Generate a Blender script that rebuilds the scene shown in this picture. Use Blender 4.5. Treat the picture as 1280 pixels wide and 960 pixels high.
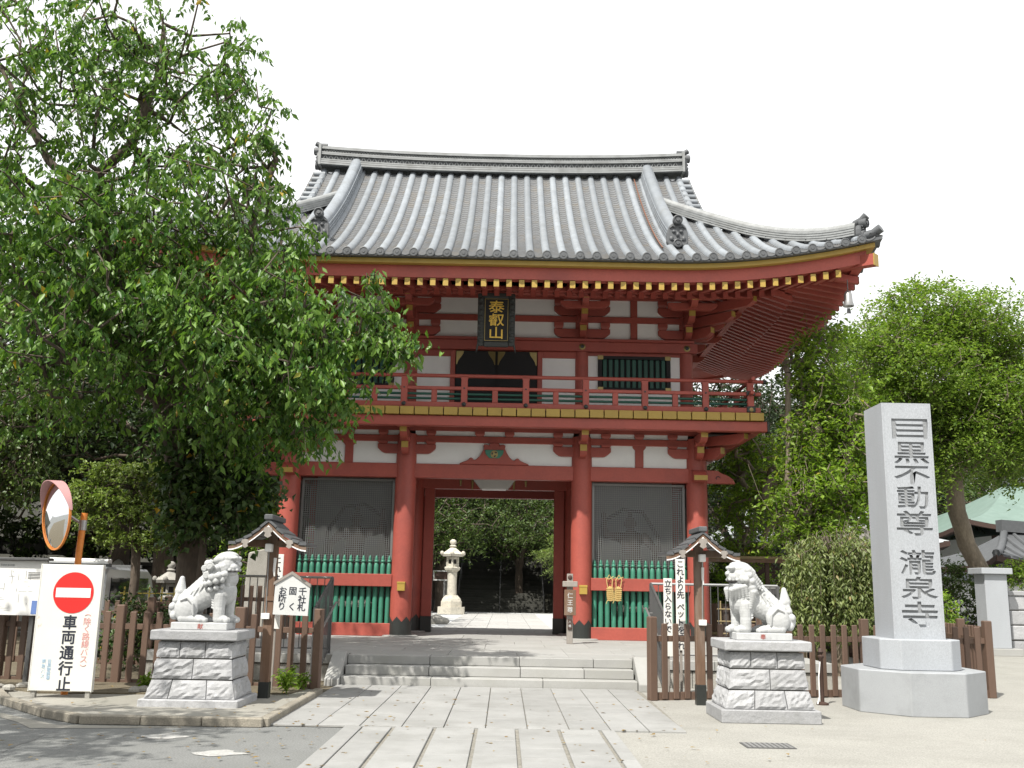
import bpy, bmesh, math, random
import numpy as np
from mathutils import Vector, Matrix

# ---------------------------------------------------------------- camera, world, sun, exposure
scene = bpy.context.scene
for o in list(bpy.data.objects):
    bpy.data.objects.remove(o, do_unlink=True)
COL = scene.collection
CAM_H, FOC = 1.6, 1244.0                 # eye height (m), focal length in pixels of a 1280-wide picture
PITCH, YAW, ROLL = math.radians(11.5907), math.radians(-0.2302), math.radians(1.1)

def ray(x, y):
    """direction of a picture point (1280 x 960 pixels)"""
    dx, dy = x - 640.0, 480.0 - y
    cr, sr = math.cos(ROLL), math.sin(ROLL)
    ux, uy = dx * cr - dy * sr, dx * sr + dy * cr
    c, s = math.cos(PITCH), math.sin(PITCH)
    v = (ux, FOC * c - uy * s, FOC * s + uy * c)
    cy, sy = math.cos(-YAW), math.sin(-YAW)
    return Vector((v[0] * cy + v[1] * sy, -v[0] * sy + v[1] * cy, v[2]))

def at_y(x, y, Y):
    v = ray(x, y); t = Y / v.y
    return Vector((v.x * t, Y, CAM_H + v.z * t))

def at_z(x, y, z=0.0):
    v = ray(x, y); t = (z - CAM_H) / v.z
    return Vector((v.x * t, v.y * t, z))

cam_data = bpy.data.cameras.new("camera")
cam = bpy.data.objects.new("camera", cam_data)
COL.objects.link(cam)
fw = ray(640, 480).normalized()
rt = (ray(641, 480) - ray(640, 480)).normalized()
up = rt.cross(fw).normalized()
m = Matrix((rt, up, -fw)).transposed().to_4x4()
m.translation = (0, 0, CAM_H)
cam.matrix_world = m
cam_data.sensor_width = 36.0
cam_data.lens = FOC / 1280.0 * 36.0
cam_data.clip_end = 2000
scene.camera = cam

SUN_EL, SUN_AZ = math.radians(53.0), math.radians(33.0)     # azimuth: left of straight behind the camera
sun_dir = Vector((math.sin(SUN_AZ) * math.cos(SUN_EL), math.cos(SUN_AZ) * math.cos(SUN_EL), -math.sin(SUN_EL)))
sun_data = bpy.data.lights.new("sun", 'SUN')
sun_data.energy = 4.8
sun_data.angle = math.radians(0.53)
sun_data.color = (1.0, 0.955, 0.88)
sun = bpy.data.objects.new("sun", sun_data)
sun.rotation_euler = sun_dir.to_track_quat('-Z', 'Y').to_euler()
sun.location = (-20, -30, 40)
COL.objects.link(sun)

world = bpy.data.worlds.new("World")
scene.world = world
world.use_nodes = True
wn, wl = world.node_tree.nodes, world.node_tree.links
wn.clear()
w_out = wn.new('ShaderNodeOutputWorld')
w_bg = wn.new('ShaderNodeBackground')
w_sky = wn.new('ShaderNodeTexSky')
w_sky.sky_type = 'NISHITA'
w_sky.sun_disc = False
w_sky.sun_elevation = SUN_EL
w_sky.sun_rotation = math.atan2(-sun_dir.x, -sun_dir.y)
w_sky.air_density = 1.0
w_sky.dust_density = 4.0
w_sky.ozone_density = 1.0
# thin bright cloud veil over the whole sky
w_tc = wn.new('ShaderNodeTexCoord')
w_map = wn.new('ShaderNodeMapping'); w_map.inputs['Scale'].default_value = (1.0, 1.0, 2.6)
w_noise = wn.new('ShaderNodeTexNoise'); w_noise.inputs['Scale'].default_value = 2.2; w_noise.inputs['Detail'].default_value = 5
w_ramp = wn.new('ShaderNodeMapRange')
w_ramp.inputs['From Min'].default_value = 0.3; w_ramp.inputs['From Max'].default_value = 0.7
w_ramp.inputs['To Min'].default_value = 0.93; w_ramp.inputs['To Max'].default_value = 1.0
w_mix = wn.new('ShaderNodeMix'); w_mix.data_type = 'RGBA'
w_mix.inputs[7].default_value = (9.4, 9.45, 9.5, 1)
wl.new(w_tc.outputs['Generated'], w_map.inputs['Vector'])
wl.new(w_map.outputs['Vector'], w_noise.inputs['Vector'])
wl.new(w_noise.outputs['Fac'], w_ramp.inputs['Value'])
wl.new(w_ramp.outputs['Result'], w_mix.inputs[0])
wl.new(w_sky.outputs['Color'], w_mix.inputs[6])
wl.new(w_mix.outputs[2], w_bg.inputs['Color'])
w_bg.inputs['Strength'].default_value = 0.1
wl.new(w_bg.outputs['Background'], w_out.inputs['Surface'])

scene.view_settings.view_transform = 'Standard'
scene.view_settings.look = 'None'
scene.view_settings.exposure = 0.50
scene.view_settings.gamma = 1.0
scene.view_settings.use_curve_mapping = False
scene.render.engine = 'CYCLES'
scene.render.resolution_x, scene.render.resolution_y = 1024, 768

rnd = random.Random(7)

# ---------------------------------------------------------------- materials
MATS = {}
def mat(name, col, rough=0.6, var=0.15, scale=3.0, fine=0.0, fine_scale=90.0, bump=0.0, bump_scale=40.0,
        obj_rand=0.0, metal=0.0, spec=0.5, dirt=None, dirt_scale=1.5, dirt_amt=0.5, dirt_lo=0.5, dirt_hi=0.7, stretch=None, transl=0.0, island=0.0, emit=0.0):
    m = bpy.data.materials.new(name); m.use_nodes = True
    n, l = m.node_tree.nodes, m.node_tree.links
    b = n['Principled BSDF']; out = n['Material Output']
    b.inputs['Roughness'].default_value = rough
    b.inputs['Metallic'].default_value = metal
    b.inputs['Specular IOR Level'].default_value = spec
    geo = n.new('ShaderNodeNewGeometry')
    vec = geo.outputs['Position']
    if stretch:
        mp = n.new('ShaderNodeMapping'); mp.inputs['Scale'].default_value = stretch
        l.new(vec, mp.inputs['Vector']); vec = mp.outputs['Vector']
    cur = None
    def mul(cur, fac_socket, lo, hi):
        r = n.new('ShaderNodeMapRange')
        r.inputs['To Min'].default_value = lo; r.inputs['To Max'].default_value = hi
        l.new(fac_socket, r.inputs['Value'])
        mx = n.new('ShaderNodeVectorMath'); mx.operation = 'SCALE'
        if cur is None: mx.inputs[0].default_value = col[:3]
        else: l.new(cur, mx.inputs[0])
        l.new(r.outputs['Result'], mx.inputs['Scale'])
        return mx.outputs[0]
    if var:
        t = n.new('ShaderNodeTexNoise'); t.inputs['Scale'].default_value = scale; t.inputs['Detail'].default_value = 4
        t.inputs['Roughness'].default_value = 0.65
        l.new(vec, t.inputs['Vector']); cur = mul(cur, t.outputs['Fac'], 1 - var * 1.6, 1 + var * 1.6)
    if fine:
        t = n.new('ShaderNodeTexNoise'); t.inputs['Scale'].default_value = fine_scale; t.inputs['Detail'].default_value = 2
        l.new(vec, t.inputs['Vector']); cur = mul(cur, t.outputs['Fac'], 1 - fine * 2, 1 + fine * 2)
    if obj_rand:
        oi = n.new('ShaderNodeObjectInfo'); cur = mul(cur, oi.outputs['Random'], 1 - obj_rand, 1 + obj_rand)
    if island:
        cur = mul(cur, geo.outputs['Random Per Island'], 1 - island, 1 + island)
    if dirt:
        t = n.new('ShaderNodeTexNoise'); t.inputs['Scale'].default_value = dirt_scale; t.inputs['Detail'].default_value = 6
        t.inputs['Roughness'].default_value = 0.7
        l.new(vec, t.inputs['Vector'])
        r = n.new('ShaderNodeMapRange'); r.inputs['From Min'].default_value = dirt_lo; r.inputs['From Max'].default_value = dirt_hi
        r.inputs['To Max'].default_value = dirt_amt
        l.new(t.outputs['Fac'], r.inputs['Value'])
        mx = n.new('ShaderNodeMix'); mx.data_type = 'RGBA'
        mx.inputs[7].default_value = (*dirt, 1)
        if cur is None: mx.inputs[6].default_value = (*col[:3], 1)
        else: l.new(cur, mx.inputs[6])
        l.new(r.outputs['Result'], mx.inputs[0]); cur = mx.outputs[2]
    if cur is None: b.inputs['Base Color'].default_value = (*col[:3], 1)
    else: l.new(cur, b.inputs['Base Color'])
    if bump:
        t = n.new('ShaderNodeTexNoise'); t.inputs['Scale'].default_value = bump_scale; t.inputs['Detail'].default_value = 4
        l.new(vec, t.inputs['Vector'])
        bp = n.new('ShaderNodeBump'); bp.inputs['Strength'].default_value = bump; bp.inputs['Distance'].default_value = 0.02
        l.new(t.outputs['Fac'], bp.inputs['Height']); l.new(bp.outputs['Normal'], b.inputs['Normal'])
    if emit:
        b.inputs['Emission Color'].default_value = (*col[:3], 1); b.inputs['Emission Strength'].default_value = emit
    MATS[name] = m
    return m

def leaf_mat(name, c1, c2, c3=None, c3_at=0.97, transl=0.3, rough=0.45):
    """leaf colours picked leaf by leaf; c3 = the few turned leaves"""
    m = bpy.data.materials.new(name); m.use_nodes = True
    n, l = m.node_tree.nodes, m.node_tree.links
    b = n['Principled BSDF']; out = n['Material Output']
    geo = n.new('ShaderNodeNewGeometry')
    rp = n.new('ShaderNodeValToRGB')
    e = rp.color_ramp.elements
    e[0].color = (*c1, 1); e[1].color = (*c2, 1); e[1].position = 0.9
    if c3:
        k = rp.color_ramp.elements.new(c3_at); k.color = (*c2, 1)
        k = rp.color_ramp.elements.new(min(c3_at + 0.006, 1.0)); k.color = (*c3, 1)
    l.new(geo.outputs['Random Per Island'], rp.inputs['Fac'])
    ns = n.new('ShaderNodeTexNoise'); ns.inputs['Scale'].default_value = 0.9; ns.inputs['Detail'].default_value = 2
    l.new(geo.outputs['Position'], ns.inputs['Vector'])
    mr = n.new('ShaderNodeMapRange'); mr.inputs['To Min'].default_value = 0.5; mr.inputs['To Max'].default_value = 1.5
    l.new(ns.outputs['Fac'], mr.inputs['Value'])
    sc = n.new('ShaderNodeVectorMath'); sc.operation = 'SCALE'
    l.new(rp.outputs['Color'], sc.inputs[0]); l.new(mr.outputs['Result'], sc.inputs['Scale'])
    l.new(sc.outputs[0], b.inputs['Base Color'])
    b.inputs['Roughness'].default_value = rough
    b.inputs['Specular IOR Level'].default_value = 0.4
    tr = n.new('ShaderNodeBsdfTranslucent')
    t2 = n.new('ShaderNodeVectorMath'); t2.operation = 'MULTIPLY'; t2.inputs[1].default_value = (1.25, 1.35, 0.6)
    l.new(sc.outputs[0], t2.inputs[0]); l.new(t2.outputs[0], tr.inputs['Color'])
    mx = n.new('ShaderNodeMixShader'); mx.inputs[0].default_value = transl
    l.new(b.outputs[0], mx.inputs[1]); l.new(tr.outputs[0], mx.inputs[2]); l.new(mx.outputs[0], out.inputs['Surface'])
    MATS[name] = m

mat('red', (0.33, 0.070, 0.050), 0.55, var=0.12, scale=1.6, fine=0.07, fine_scale=22, obj_rand=0.07, dirt=(0.22, 0.052, 0.043), dirt_scale=0.9, dirt_amt=0.6, bump=0.10, bump_scale=30)
mat('gold', (0.36, 0.24, 0.046), 0.5, var=0.1, obj_rand=0.05, fine=0.05)
mat('plaster', (0.78, 0.78, 0.765), 0.8, var=0.05, fine=0.02)
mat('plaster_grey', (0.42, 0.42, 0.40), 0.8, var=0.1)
mat('green', (0.042, 0.20, 0.132), 0.5, var=0.15, fine=0.05, obj_rand=0.12, dirt=(0.06, 0.2, 0.14), dirt_scale=5, dirt_amt=0.6)
mat('dark_green', (0.010, 0.075, 0.052), 0.5, var=0.1, obj_rand=0.1)
mat('black_metal', (0.025, 0.028, 0.026), 0.45, var=0.2, metal=0.0, bump=0.1)
mat('brass', (0.26, 0.20, 0.08), 0.35, var=0.2, metal=0.7)
mat('door_black', (0.012, 0.012, 0.013), 0.75, var=0.1)
mat('tile', (0.205, 0.225, 0.245), 0.5, var=0.2, scale=2.2, fine=0.08, fine_scale=14, obj_rand=0.16, dirt=(0.16, 0.165, 0.16), dirt_scale=3.0, dirt_amt=0.55)
mat('pan_tile', (0.14, 0.145, 0.15), 0.5, var=0.2, scale=4, fine=0.12, fine_scale=12, dirt=(0.16, 0.135, 0.10), dirt_scale=2.2, dirt_amt=0.6)
mat('tile_dark', (0.085, 0.09, 0.095), 0.5, var=0.2, scale=6, obj_rand=0.12, bump=0.2)
mat('ridge_tile', (0.25, 0.26, 0.26), 0.5, var=0.22, scale=5, fine=0.12, fine_scale=16, dirt=(0.14, 0.14, 0.13), dirt_scale=4, dirt_amt=0.6)
mat('rust_stain', (0.16, 0.07, 0.04), 0.8)
mat('granite', (0.33, 0.33, 0.318), 0.75, var=0.1, scale=2, fine=0.13, fine_scale=150, obj_rand=0.07, dirt=(0.30, 0.30, 0.275), dirt_scale=1.6, dirt_amt=0.65, dirt_lo=0.45, bump=0.05)
mat('granite_rough', (0.34, 0.345, 0.355), 0.85, var=0.16, scale=4, fine=0.12, fine_scale=70, obj_rand=0.13, dirt=(0.25, 0.255, 0.25), dirt_scale=5, dirt_amt=0.55, bump=0.6, bump_scale=16)
mat('granite_smooth', (0.345, 0.365, 0.39), 0.6, var=0.08, scale=1.2, fine=0.20, fine_scale=150, dirt=(0.30, 0.315, 0.33), dirt_scale=1.4, dirt_amt=0.5, stretch=(1, 1, 0.35))
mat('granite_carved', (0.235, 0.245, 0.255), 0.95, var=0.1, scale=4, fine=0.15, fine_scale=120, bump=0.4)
mat('granite_stain', (0.31, 0.325, 0.34), 0.6, var=0.06, scale=2, fine=0.14, fine_scale=170, dirt=(0.2, 0.21, 0.215), dirt_scale=1.7, dirt_amt=0.65, dirt_lo=0.48, dirt_hi=0.75)
mat('white_stone', (0.455, 0.465, 0.465), 0.75, var=0.10, scale=5, fine=0.08, fine_scale=90, dirt=(0.26, 0.265, 0.26), dirt_scale=7, dirt_amt=0.6, dirt_lo=0.5, bump=0.08, bump_scale=60)
mat('old_stone', (0.34, 0.33, 0.30), 0.9, var=0.2, scale=3, fine=0.15, fine_scale=60, obj_rand=0.1, dirt=(0.12, 0.12, 0.10), dirt_amt=0.6, bump=0.4)
mat('shaded_stone', (0.055, 0.055, 0.047), 0.95, var=0.25, scale=2, obj_rand=0.15, bump=0.4)  # darker copy of the old stone, tree shade put into its colour
mat('lantern_stone', (0.50, 0.47, 0.40), 0.9, var=0.15, scale=6, fine=0.12, fine_scale=60, obj_rand=0.06, dirt=(0.22, 0.21, 0.18), dirt_scale=4, dirt_amt=0.6, bump=0.3)
mat('paver', (0.29, 0.292, 0.285), 0.8, var=0.13, scale=1.3, fine=0.12, fine_scale=130, obj_rand=0.07, dirt=(0.19, 0.19, 0.178), dirt_scale=1.1, dirt_amt=0.6, dirt_lo=0.45, bump=0.05)
mat('court_paver', (0.40, 0.395, 0.38), 0.85, var=0.08, obj_rand=0.05)
mat('joint', (0.215, 0.205, 0.178), 0.95, var=0.25, scale=8, fine=0.3, fine_scale=60)
mat('asphalt', (0.175, 0.18, 0.176), 0.9, var=0.14, scale=0.9, fine=0.36, fine_scale=60, dirt=(0.17, 0.175, 0.165), dirt_scale=0.6, dirt_amt=0.6, dirt_lo=0.45, bump=0.5, bump_scale=110)
mat('resin', (0.285, 0.28, 0.255), 0.9, var=0.13, scale=0.8, fine=0.26, fine_scale=55, dirt=(0.21, 0.205, 0.182), dirt_scale=0.9, dirt_amt=0.5, dirt_lo=0.5, bump=0.25, bump_scale=120)
mat('concrete', (0.27, 0.26, 0.23), 0.9, var=0.14, scale=1.4, fine=0.12, fine_scale=70, dirt=(0.24, 0.235, 0.2), dirt_scale=1.3, dirt_amt=0.65, dirt_lo=0.42, bump=0.15)
mat('concrete_light', (0.55, 0.56, 0.56), 0.9, var=0.12, scale=2, fine=0.1, fine_scale=70)
mat('kerb', (0.24, 0.22, 0.18), 0.9, var=0.2, scale=3, fine=0.2, fine_scale=50, obj_rand=0.1, bump=0.3)
mat('soil', (0.12, 0.10, 0.065), 1.0, var=0.3, scale=3, fine=0.3, fine_scale=40, dirt=(0.20, 0.18, 0.13), dirt_scale=2, bump=0.6, bump_scale=25)
mat('gravel', (0.34, 0.31, 0.25), 1.0, var=0.3, scale=3, fine=0.25, fine_scale=40, bump=0.6, bump_scale=25)
mat('road_paint', (0.36, 0.36, 0.345), 0.8, var=0.2, scale=6, fine=0.25, fine_scale=40, dirt=(0.3, 0.3, 0.29), dirt_scale=5, dirt_amt=0.7)
mat('fence_brown', (0.115, 0.072, 0.051), 0.55, var=0.12, scale=4, fine=0.06, obj_rand=0.10, stretch=(1, 1, 0.15))
mat('fence_dark', (0.045, 0.032, 0.026), 0.7, var=0.2, obj_rand=0.2, stretch=(1, 1, 0.2))
mat('old_wood', (0.145, 0.085, 0.052), 0.75, var=0.25, scale=6, fine=0.15, fine_scale=50, dirt=(0.25, 0.22, 0.19), dirt_scale=2.5, dirt_amt=0.6, stretch=(1, 1, 0.15))
mat('wood_grey', (0.27, 0.245, 0.22), 0.8, var=0.2, scale=6, fine=0.12, stretch=(1, 1, 0.15))
mat('board_white', (0.72, 0.71, 0.67), 0.6, var=0.05)
mat('board_grey', (0.55, 0.56, 0.55), 0.7, var=0.1, fine=0.05)
mat('white_paint', (0.78, 0.78, 0.77), 0.5, var=0.05)
mat('white_edge', (0.8, 0.8, 0.8), 0.5, var=0.03)
mat('rusty_white', (0.66, 0.66, 0.62), 0.45, var=0.05, dirt=(0.30, 0.15, 0.05), dirt_scale=3.2, dirt_amt=0.75, dirt_lo=0.63, dirt_hi=0.72)
mat('paper', (0.72, 0.72, 0.70), 0.7, var=0.03)
mat('map_ink', (0.36, 0.38, 0.38), 0.8, var=0.3, scale=60)
mat('map_blue', (0.12, 0.2, 0.45), 0.8)
mat('sign_red', (0.62, 0.025, 0.022), 0.4, var=0.05)
mat('ink_red', (0.62, 0.28, 0.26), 0.6, var=0.1)
mat('ink_blue', (0.40, 0.55, 0.68), 0.6, var=0.2, scale=30)
mat('ink_black', (0.018, 0.022, 0.035), 0.5, var=0)
mat('seal_red', (0.33, 0.07, 0.05), 0.8, var=0.2)
mat('gold_leaf', (0.72, 0.47, 0.06), 0.4, var=0.15, scale=20)
mat('steel', (0.34, 0.34, 0.335), 0.4, var=0.1, metal=0.6)
mat('steel_dark', (0.10, 0.10, 0.10), 0.5, var=0.1, metal=0.3)
mat('orange', (0.62, 0.21, 0.035), 0.5, var=0.15, dirt=(0.3, 0.1, 0.03), dirt_scale=5)
mat('hood', (0.50, 0.27, 0.27), 0.5, var=0.05)
mat('mirror', (0.82, 0.84, 0.85), 0.03, var=0.0, metal=1.0)
mat('glass_dark', (0.02, 0.024, 0.026), 0.08, var=0)
mat('van_paint', (0.50, 0.52, 0.54), 0.3, var=0.03, metal=0.3)
mat('tyre', (0.02, 0.02, 0.02), 0.85, var=0.1)
mat('lamp_white', (0.82, 0.82, 0.80), 0.35, var=0)
mat('straw', (0.55, 0.40, 0.16), 0.9, var=0.25, scale=40, bump=0.4)
mat('bark', (0.085, 0.066, 0.05), 0.95, var=0.35, scale=4, fine=0.2, fine_scale=25, bump=0.9, bump_scale=12, stretch=(1, 1, 0.35))
mat('bark_light', (0.17, 0.14, 0.105), 0.95, var=0.3, scale=4, fine=0.2, fine_scale=25, bump=0.8, bump_scale=12, stretch=(1, 1, 0.35))
mat('copper_green', (0.14, 0.205, 0.175), 0.6, var=0.12, scale=1.2, dirt=(0.19, 0.26, 0.225), dirt_scale=2, stretch=(1, 1, 1))
mat('grey_roof', (0.33, 0.35, 0.36), 0.6, var=0.1)
mat('dark_wood', (0.055, 0.03, 0.022), 0.7, var=0.2)
mat('bamboo', (0.24, 0.185, 0.09), 0.6, var=0.15)
mat('statue', (0.10, 0.065, 0.05), 0.6, var=0.3, scale=8)
mat('wire', (0.22, 0.225, 0.22), 0.45, var=0.05, metal=0.5)
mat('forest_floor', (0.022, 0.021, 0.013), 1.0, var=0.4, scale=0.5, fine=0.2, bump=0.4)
mat('mouth_dark', (0.05, 0.045, 0.045), 0.9, var=0)
mat('yellow_bar', (0.60, 0.47, 0.10), 0.6, var=0.1)
leaf_mat('leaf_cherry', (0.032, 0.098, 0.014), (0.160, 0.275, 0.050), (0.45, 0.30, 0.04), 0.992, 0.36, 0.42)
leaf_mat('leaf_camphor', (0.090, 0.170, 0.022), (0.220, 0.305, 0.060), None, 1, 0.45)
leaf_mat('leaf_light', (0.095, 0.180, 0.020), (0.240, 0.350, 0.050), (0.36, 0.34, 0.07), 0.985, 0.46)
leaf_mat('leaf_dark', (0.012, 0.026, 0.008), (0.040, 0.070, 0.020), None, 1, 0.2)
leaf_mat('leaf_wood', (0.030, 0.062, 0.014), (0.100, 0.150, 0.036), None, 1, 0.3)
leaf_mat('leaf_pine', (0.100, 0.160, 0.036), (0.240, 0.310, 0.085), None, 1, 0.35)
leaf_mat('leaf_weep', (0.100, 0.140, 0.045), (0.220, 0.260, 0.095), (0.25, 0.2, 0.08), 0.97, 0.35)
leaf_mat('leaf_fallen', (0.20, 0.12, 0.04), (0.30, 0.21, 0.07), None, 1, 0.1)
leaf_mat('leaf_ivy', (0.020, 0.050, 0.012), (0.070, 0.120, 0.030), (0.42, 0.26, 0.03), 0.985, 0.2)

# ---------------------------------------------------------------- geometry helpers
class MB:
    def __init__(self): self.v = []; self.f = []
    def add(self, vs, fs):
        k = len(self.v); self.v += [tuple(float(c_) for c_ in p) for p in vs]; self.f += [tuple(i + k for i in q) for q in fs]; return self
    def box(self, c, s, rot=None):
        x, y, z = s[0] / 2, s[1] / 2, s[2] / 2
        vs = [Vector(p) for p in ((-x,-y,-z),(x,-y,-z),(x,y,-z),(-x,y,-z),(-x,-y,z),(x,-y,z),(x,y,z),(-x,y,z))]
        if rot is not None:
            R = Matrix.Rotation(rot, 3, 'Z') if isinstance(rot, (int, float)) else rot
            vs = [R @ p for p in vs]
        c = Vector(c)
        return self.add([p + c for p in vs], [(3,2,1,0),(4,5,6,7),(0,1,5,4),(1,2,6,5),(2,3,7,6),(3,0,4,7)])
    def span(self, a, b):
        return self.box([(a[i] + b[i]) / 2 for i in range(3)], [abs(b[i] - a[i]) for i in range(3)])
    def prism(self, poly, axis, lo, hi):
        """poly = 2-D points; axis: 'y' -> (x,z), 'x' -> (y,z), 'z' -> (x,y)"""
        n = len(poly)
        def P(p, t): return {'y': (p[0], t, p[1]), 'x': (t, p[0], p[1]), 'z': (p[0], p[1], t)}[axis]
        vs = [P(p, lo) for p in poly] + [P(p, hi) for p in poly]
        fs = [tuple(range(n - 1, -1, -1)), tuple(range(n, 2 * n))] + [(i, (i + 1) % n, n + (i + 1) % n, n + i) for i in range(n)]
        return self.add(vs, fs)
    def tube(self, pts, r, n=8, cap=True):
        pts = [Vector(p) for p in pts]; k = len(pts)
        rs = r if isinstance(r, (list, tuple)) else [r] * k
        vs = []; ref = None
        for i in range(k):
            d = (pts[min(i + 1, k - 1)] - pts[max(i - 1, 0)])
            if d.length < 1e-9: d = Vector((0, 0, 1))
            d.normalize()
            if ref is None: ref = Vector((1, 0, 0)) if abs(d.x) < 0.9 else Vector((0, 1, 0))
            u = (ref - d * ref.dot(d)).normalized(); w = d.cross(u); ref = u
            for j in range(n):
                a = 2 * math.pi * j / n
                vs.append(pts[i] + (u * math.cos(a) + w * math.sin(a)) * rs[i])
        fs = [(i * n + j, i * n + (j + 1) % n, (i + 1) * n + (j + 1) % n, (i + 1) * n + j) for i in range(k - 1) for j in range(n)]
        if cap: fs += [tuple(range(n - 1, -1, -1)), tuple((k - 1) * n + j for j in range(n))]
        return self.add(vs, fs)
    def lathe(self, prof, n=16, c=(0, 0, 0), ph=0.0, cap=True):
        vs = []
        for r, z in prof:
            for j in range(n):
                a = 2 * math.pi * j / n + ph
                vs.append((c[0] + r * math.cos(a), c[1] + r * math.sin(a), c[2] + z))
        k = len(prof)
        fs = [(i * n + j, i * n + (j + 1) % n, (i + 1) * n + (j + 1) % n, (i + 1) * n + j) for i in range(k - 1) for j in range(n)]
        if cap: fs += [tuple(range(n - 1, -1, -1)), tuple((k - 1) * n + j for j in range(n))]
        return self.add(vs, fs)
    def ball(self, c, r, nu=10, nv=7, rot=None):
        if isinstance(r, (int, float)): r = (r, r, r)
        vs = [Vector((0, 0, -r[2]))]
        for i in range(1, nv):
            t = -math.pi / 2 + math.pi * i / nv
            for j in range(nu):
                a = 2 * math.pi * j / nu
                vs.append(Vector((r[0] * math.cos(t) * math.cos(a), r[1] * math.cos(t) * math.sin(a), r[2] * math.sin(t))))
        vs.append(Vector((0, 0, r[2])))
        if rot is not None: vs = [rot @ p for p in vs]
        c = Vector(c); vs = [p + c for p in vs]
        fs = [(0, 1 + (j + 1) % nu, 1 + j) for j in range(nu)]
        for i in range(nv - 2):
            o = 1 + i * nu
            fs += [(o + j, o + (j + 1) % nu, o + nu + (j + 1) % nu, o + nu + j) for j in range(nu)]
        o = 1 + (nv - 2) * nu; e = len(vs) - 1
        fs += [(o + j, o + (j + 1) % nu, e) for j in range(nu)]
        return self.add(vs, fs)
    def sweep(self, prof, path, lat, cap=True):
        """profile (lateral, up) carried along a path; lat = lateral unit vector or list of them"""
        k, n = len(path), len(prof); vs = []
        for i, p in enumerate(path):
            p = Vector(p); L = Vector(lat[i]) if isinstance(lat, list) else Vector(lat)
            for a, b in prof: vs.append(p + L * a + Vector((0, 0, b)))
        fs = [(i * n + j, i * n + (j + 1) % n, (i + 1) * n + (j + 1) % n, (i + 1) * n + j) for i in range(k - 1) for j in range(n)]
        if cap: fs += [tuple(range(n - 1, -1, -1)), tuple((k - 1) * n + j for j in range(n))]
        return self.add(vs, fs)
    def mesh(self, name, material, smooth=None, bevel=0.0):
        me = bpy.data.meshes.new(name)
        me.from_pydata(self.v, [], self.f); me.update()
        bm = bmesh.new(); bm.from_mesh(me)
        if len(bm.faces) < 60000: bmesh.ops.recalc_face_normals(bm, faces=bm.faces)
        if bevel:
            es = [e for e in bm.edges if len(e.link_faces) == 2 and e.calc_face_angle(0) > 0.5]
            try: bmesh.ops.bevel(bm, geom=es, offset=bevel, segments=1, affect='EDGES', clamp_overlap=True)
            except Exception: pass
        bm.to_mesh(me); bm.free()
        if smooth:
            for p in me.polygons: p.use_smooth = True
            me.set_sharp_from_angle(angle=math.radians(smooth))
        me.materials.append(MATS[material])
        return me
    def build(self, name, material, parent=None, loc=(0, 0, 0), rot=(0, 0, 0), smooth=None, bevel=0.0):
        return link(name, self.mesh(name, material, smooth, bevel), parent, loc, rot)

def link(name, me, parent=None, loc=(0, 0, 0), rot=(0, 0, 0), scale=None):
    o = bpy.data.objects.new(name, me); COL.objects.link(o)
    o.location = Vector(loc); o.rotation_euler = rot
    if scale is not None: o.scale = scale
    if parent is not None: o.parent = parent
    return o

def tag(o, label, cat, group=None):
    o['label'] = label; o['category'] = cat
    if group: o['group'] = group
    return o

def thing(name, label, cat, loc=(0, 0, 0), rz=0.0, group=None):
    o = bpy.data.objects.new(name, None); COL.objects.link(o)
    o.empty_display_size = 0.2; o.location = loc; o.rotation_euler = (0, 0, rz)
    return tag(o, label, cat, group)

def structure(o): o['kind'] = 'structure'; return o

BOXES = {}
def boxm(s, material, bevel=0.006):
    key = (tuple(round(x, 3) for x in s), material, bevel)
    if key not in BOXES: BOXES[key] = MB().box((0, 0, 0), s).mesh('block', material, None, bevel)
    return BOXES[key]
def pbox(name, parent, material, a, b, bevel=0.006, rot=(0, 0, 0)):
    """box between corners a and b, an object of its own (alike boxes share a mesh)"""
    c = [(a[i] + b[i]) / 2 for i in range(3)]; s = [abs(b[i] - a[i]) for i in range(3)]
    return link(name, boxm(s, material, bevel), parent, c, rot)

def np_mesh(name, V, F, material, smooth=False):
    """fast mesh from arrays; F is (n,3) or (n,4)"""
    me = bpy.data.meshes.new(name)
    V = np.asarray(V, np.float32); F = np.asarray(F, np.int32)
    n, k = F.shape
    me.vertices.add(len(V)); me.vertices.foreach_set('co', V.ravel())
    me.loops.add(n * k); me.loops.foreach_set('vertex_index', F.ravel())
    me.polygons.add(n); me.polygons.foreach_set('loop_start', np.arange(n, dtype=np.int32) * k)
    if smooth: me.polygons.foreach_set('use_smooth', np.ones(n, bool))
    me.update(calc_edges=True)
    me.materials.append(MATS[material])
    return me

def remesh(mb, name, material, voxel, smooth_iter=2):
    me = bpy.data.meshes.new(name + '_raw'); me.from_pydata(mb.v, [], mb.f); me.update()
    o = bpy.data.objects.new('raw_shape', me); COL.objects.link(o)
    r = o.modifiers.new('r', 'REMESH'); r.mode = 'VOXEL'; r.voxel_size = voxel; r.use_smooth_shade = True
    if smooth_iter:
        s = o.modifiers.new('s', 'SMOOTH'); s.iterations = smooth_iter; s.factor = 0.5
    bpy.context.view_layer.update()
    dg = bpy.context.evaluated_depsgraph_get()
    res = bpy.data.meshes.new_from_object(o.evaluated_get(dg)); res.name = name
    bpy.data.objects.remove(o, do_unlink=True); bpy.data.meshes.remove(me)
    res.materials.clear(); res.materials.append(MATS[material])
    for p in res.polygons: p.use_smooth = True
    return res

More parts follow.
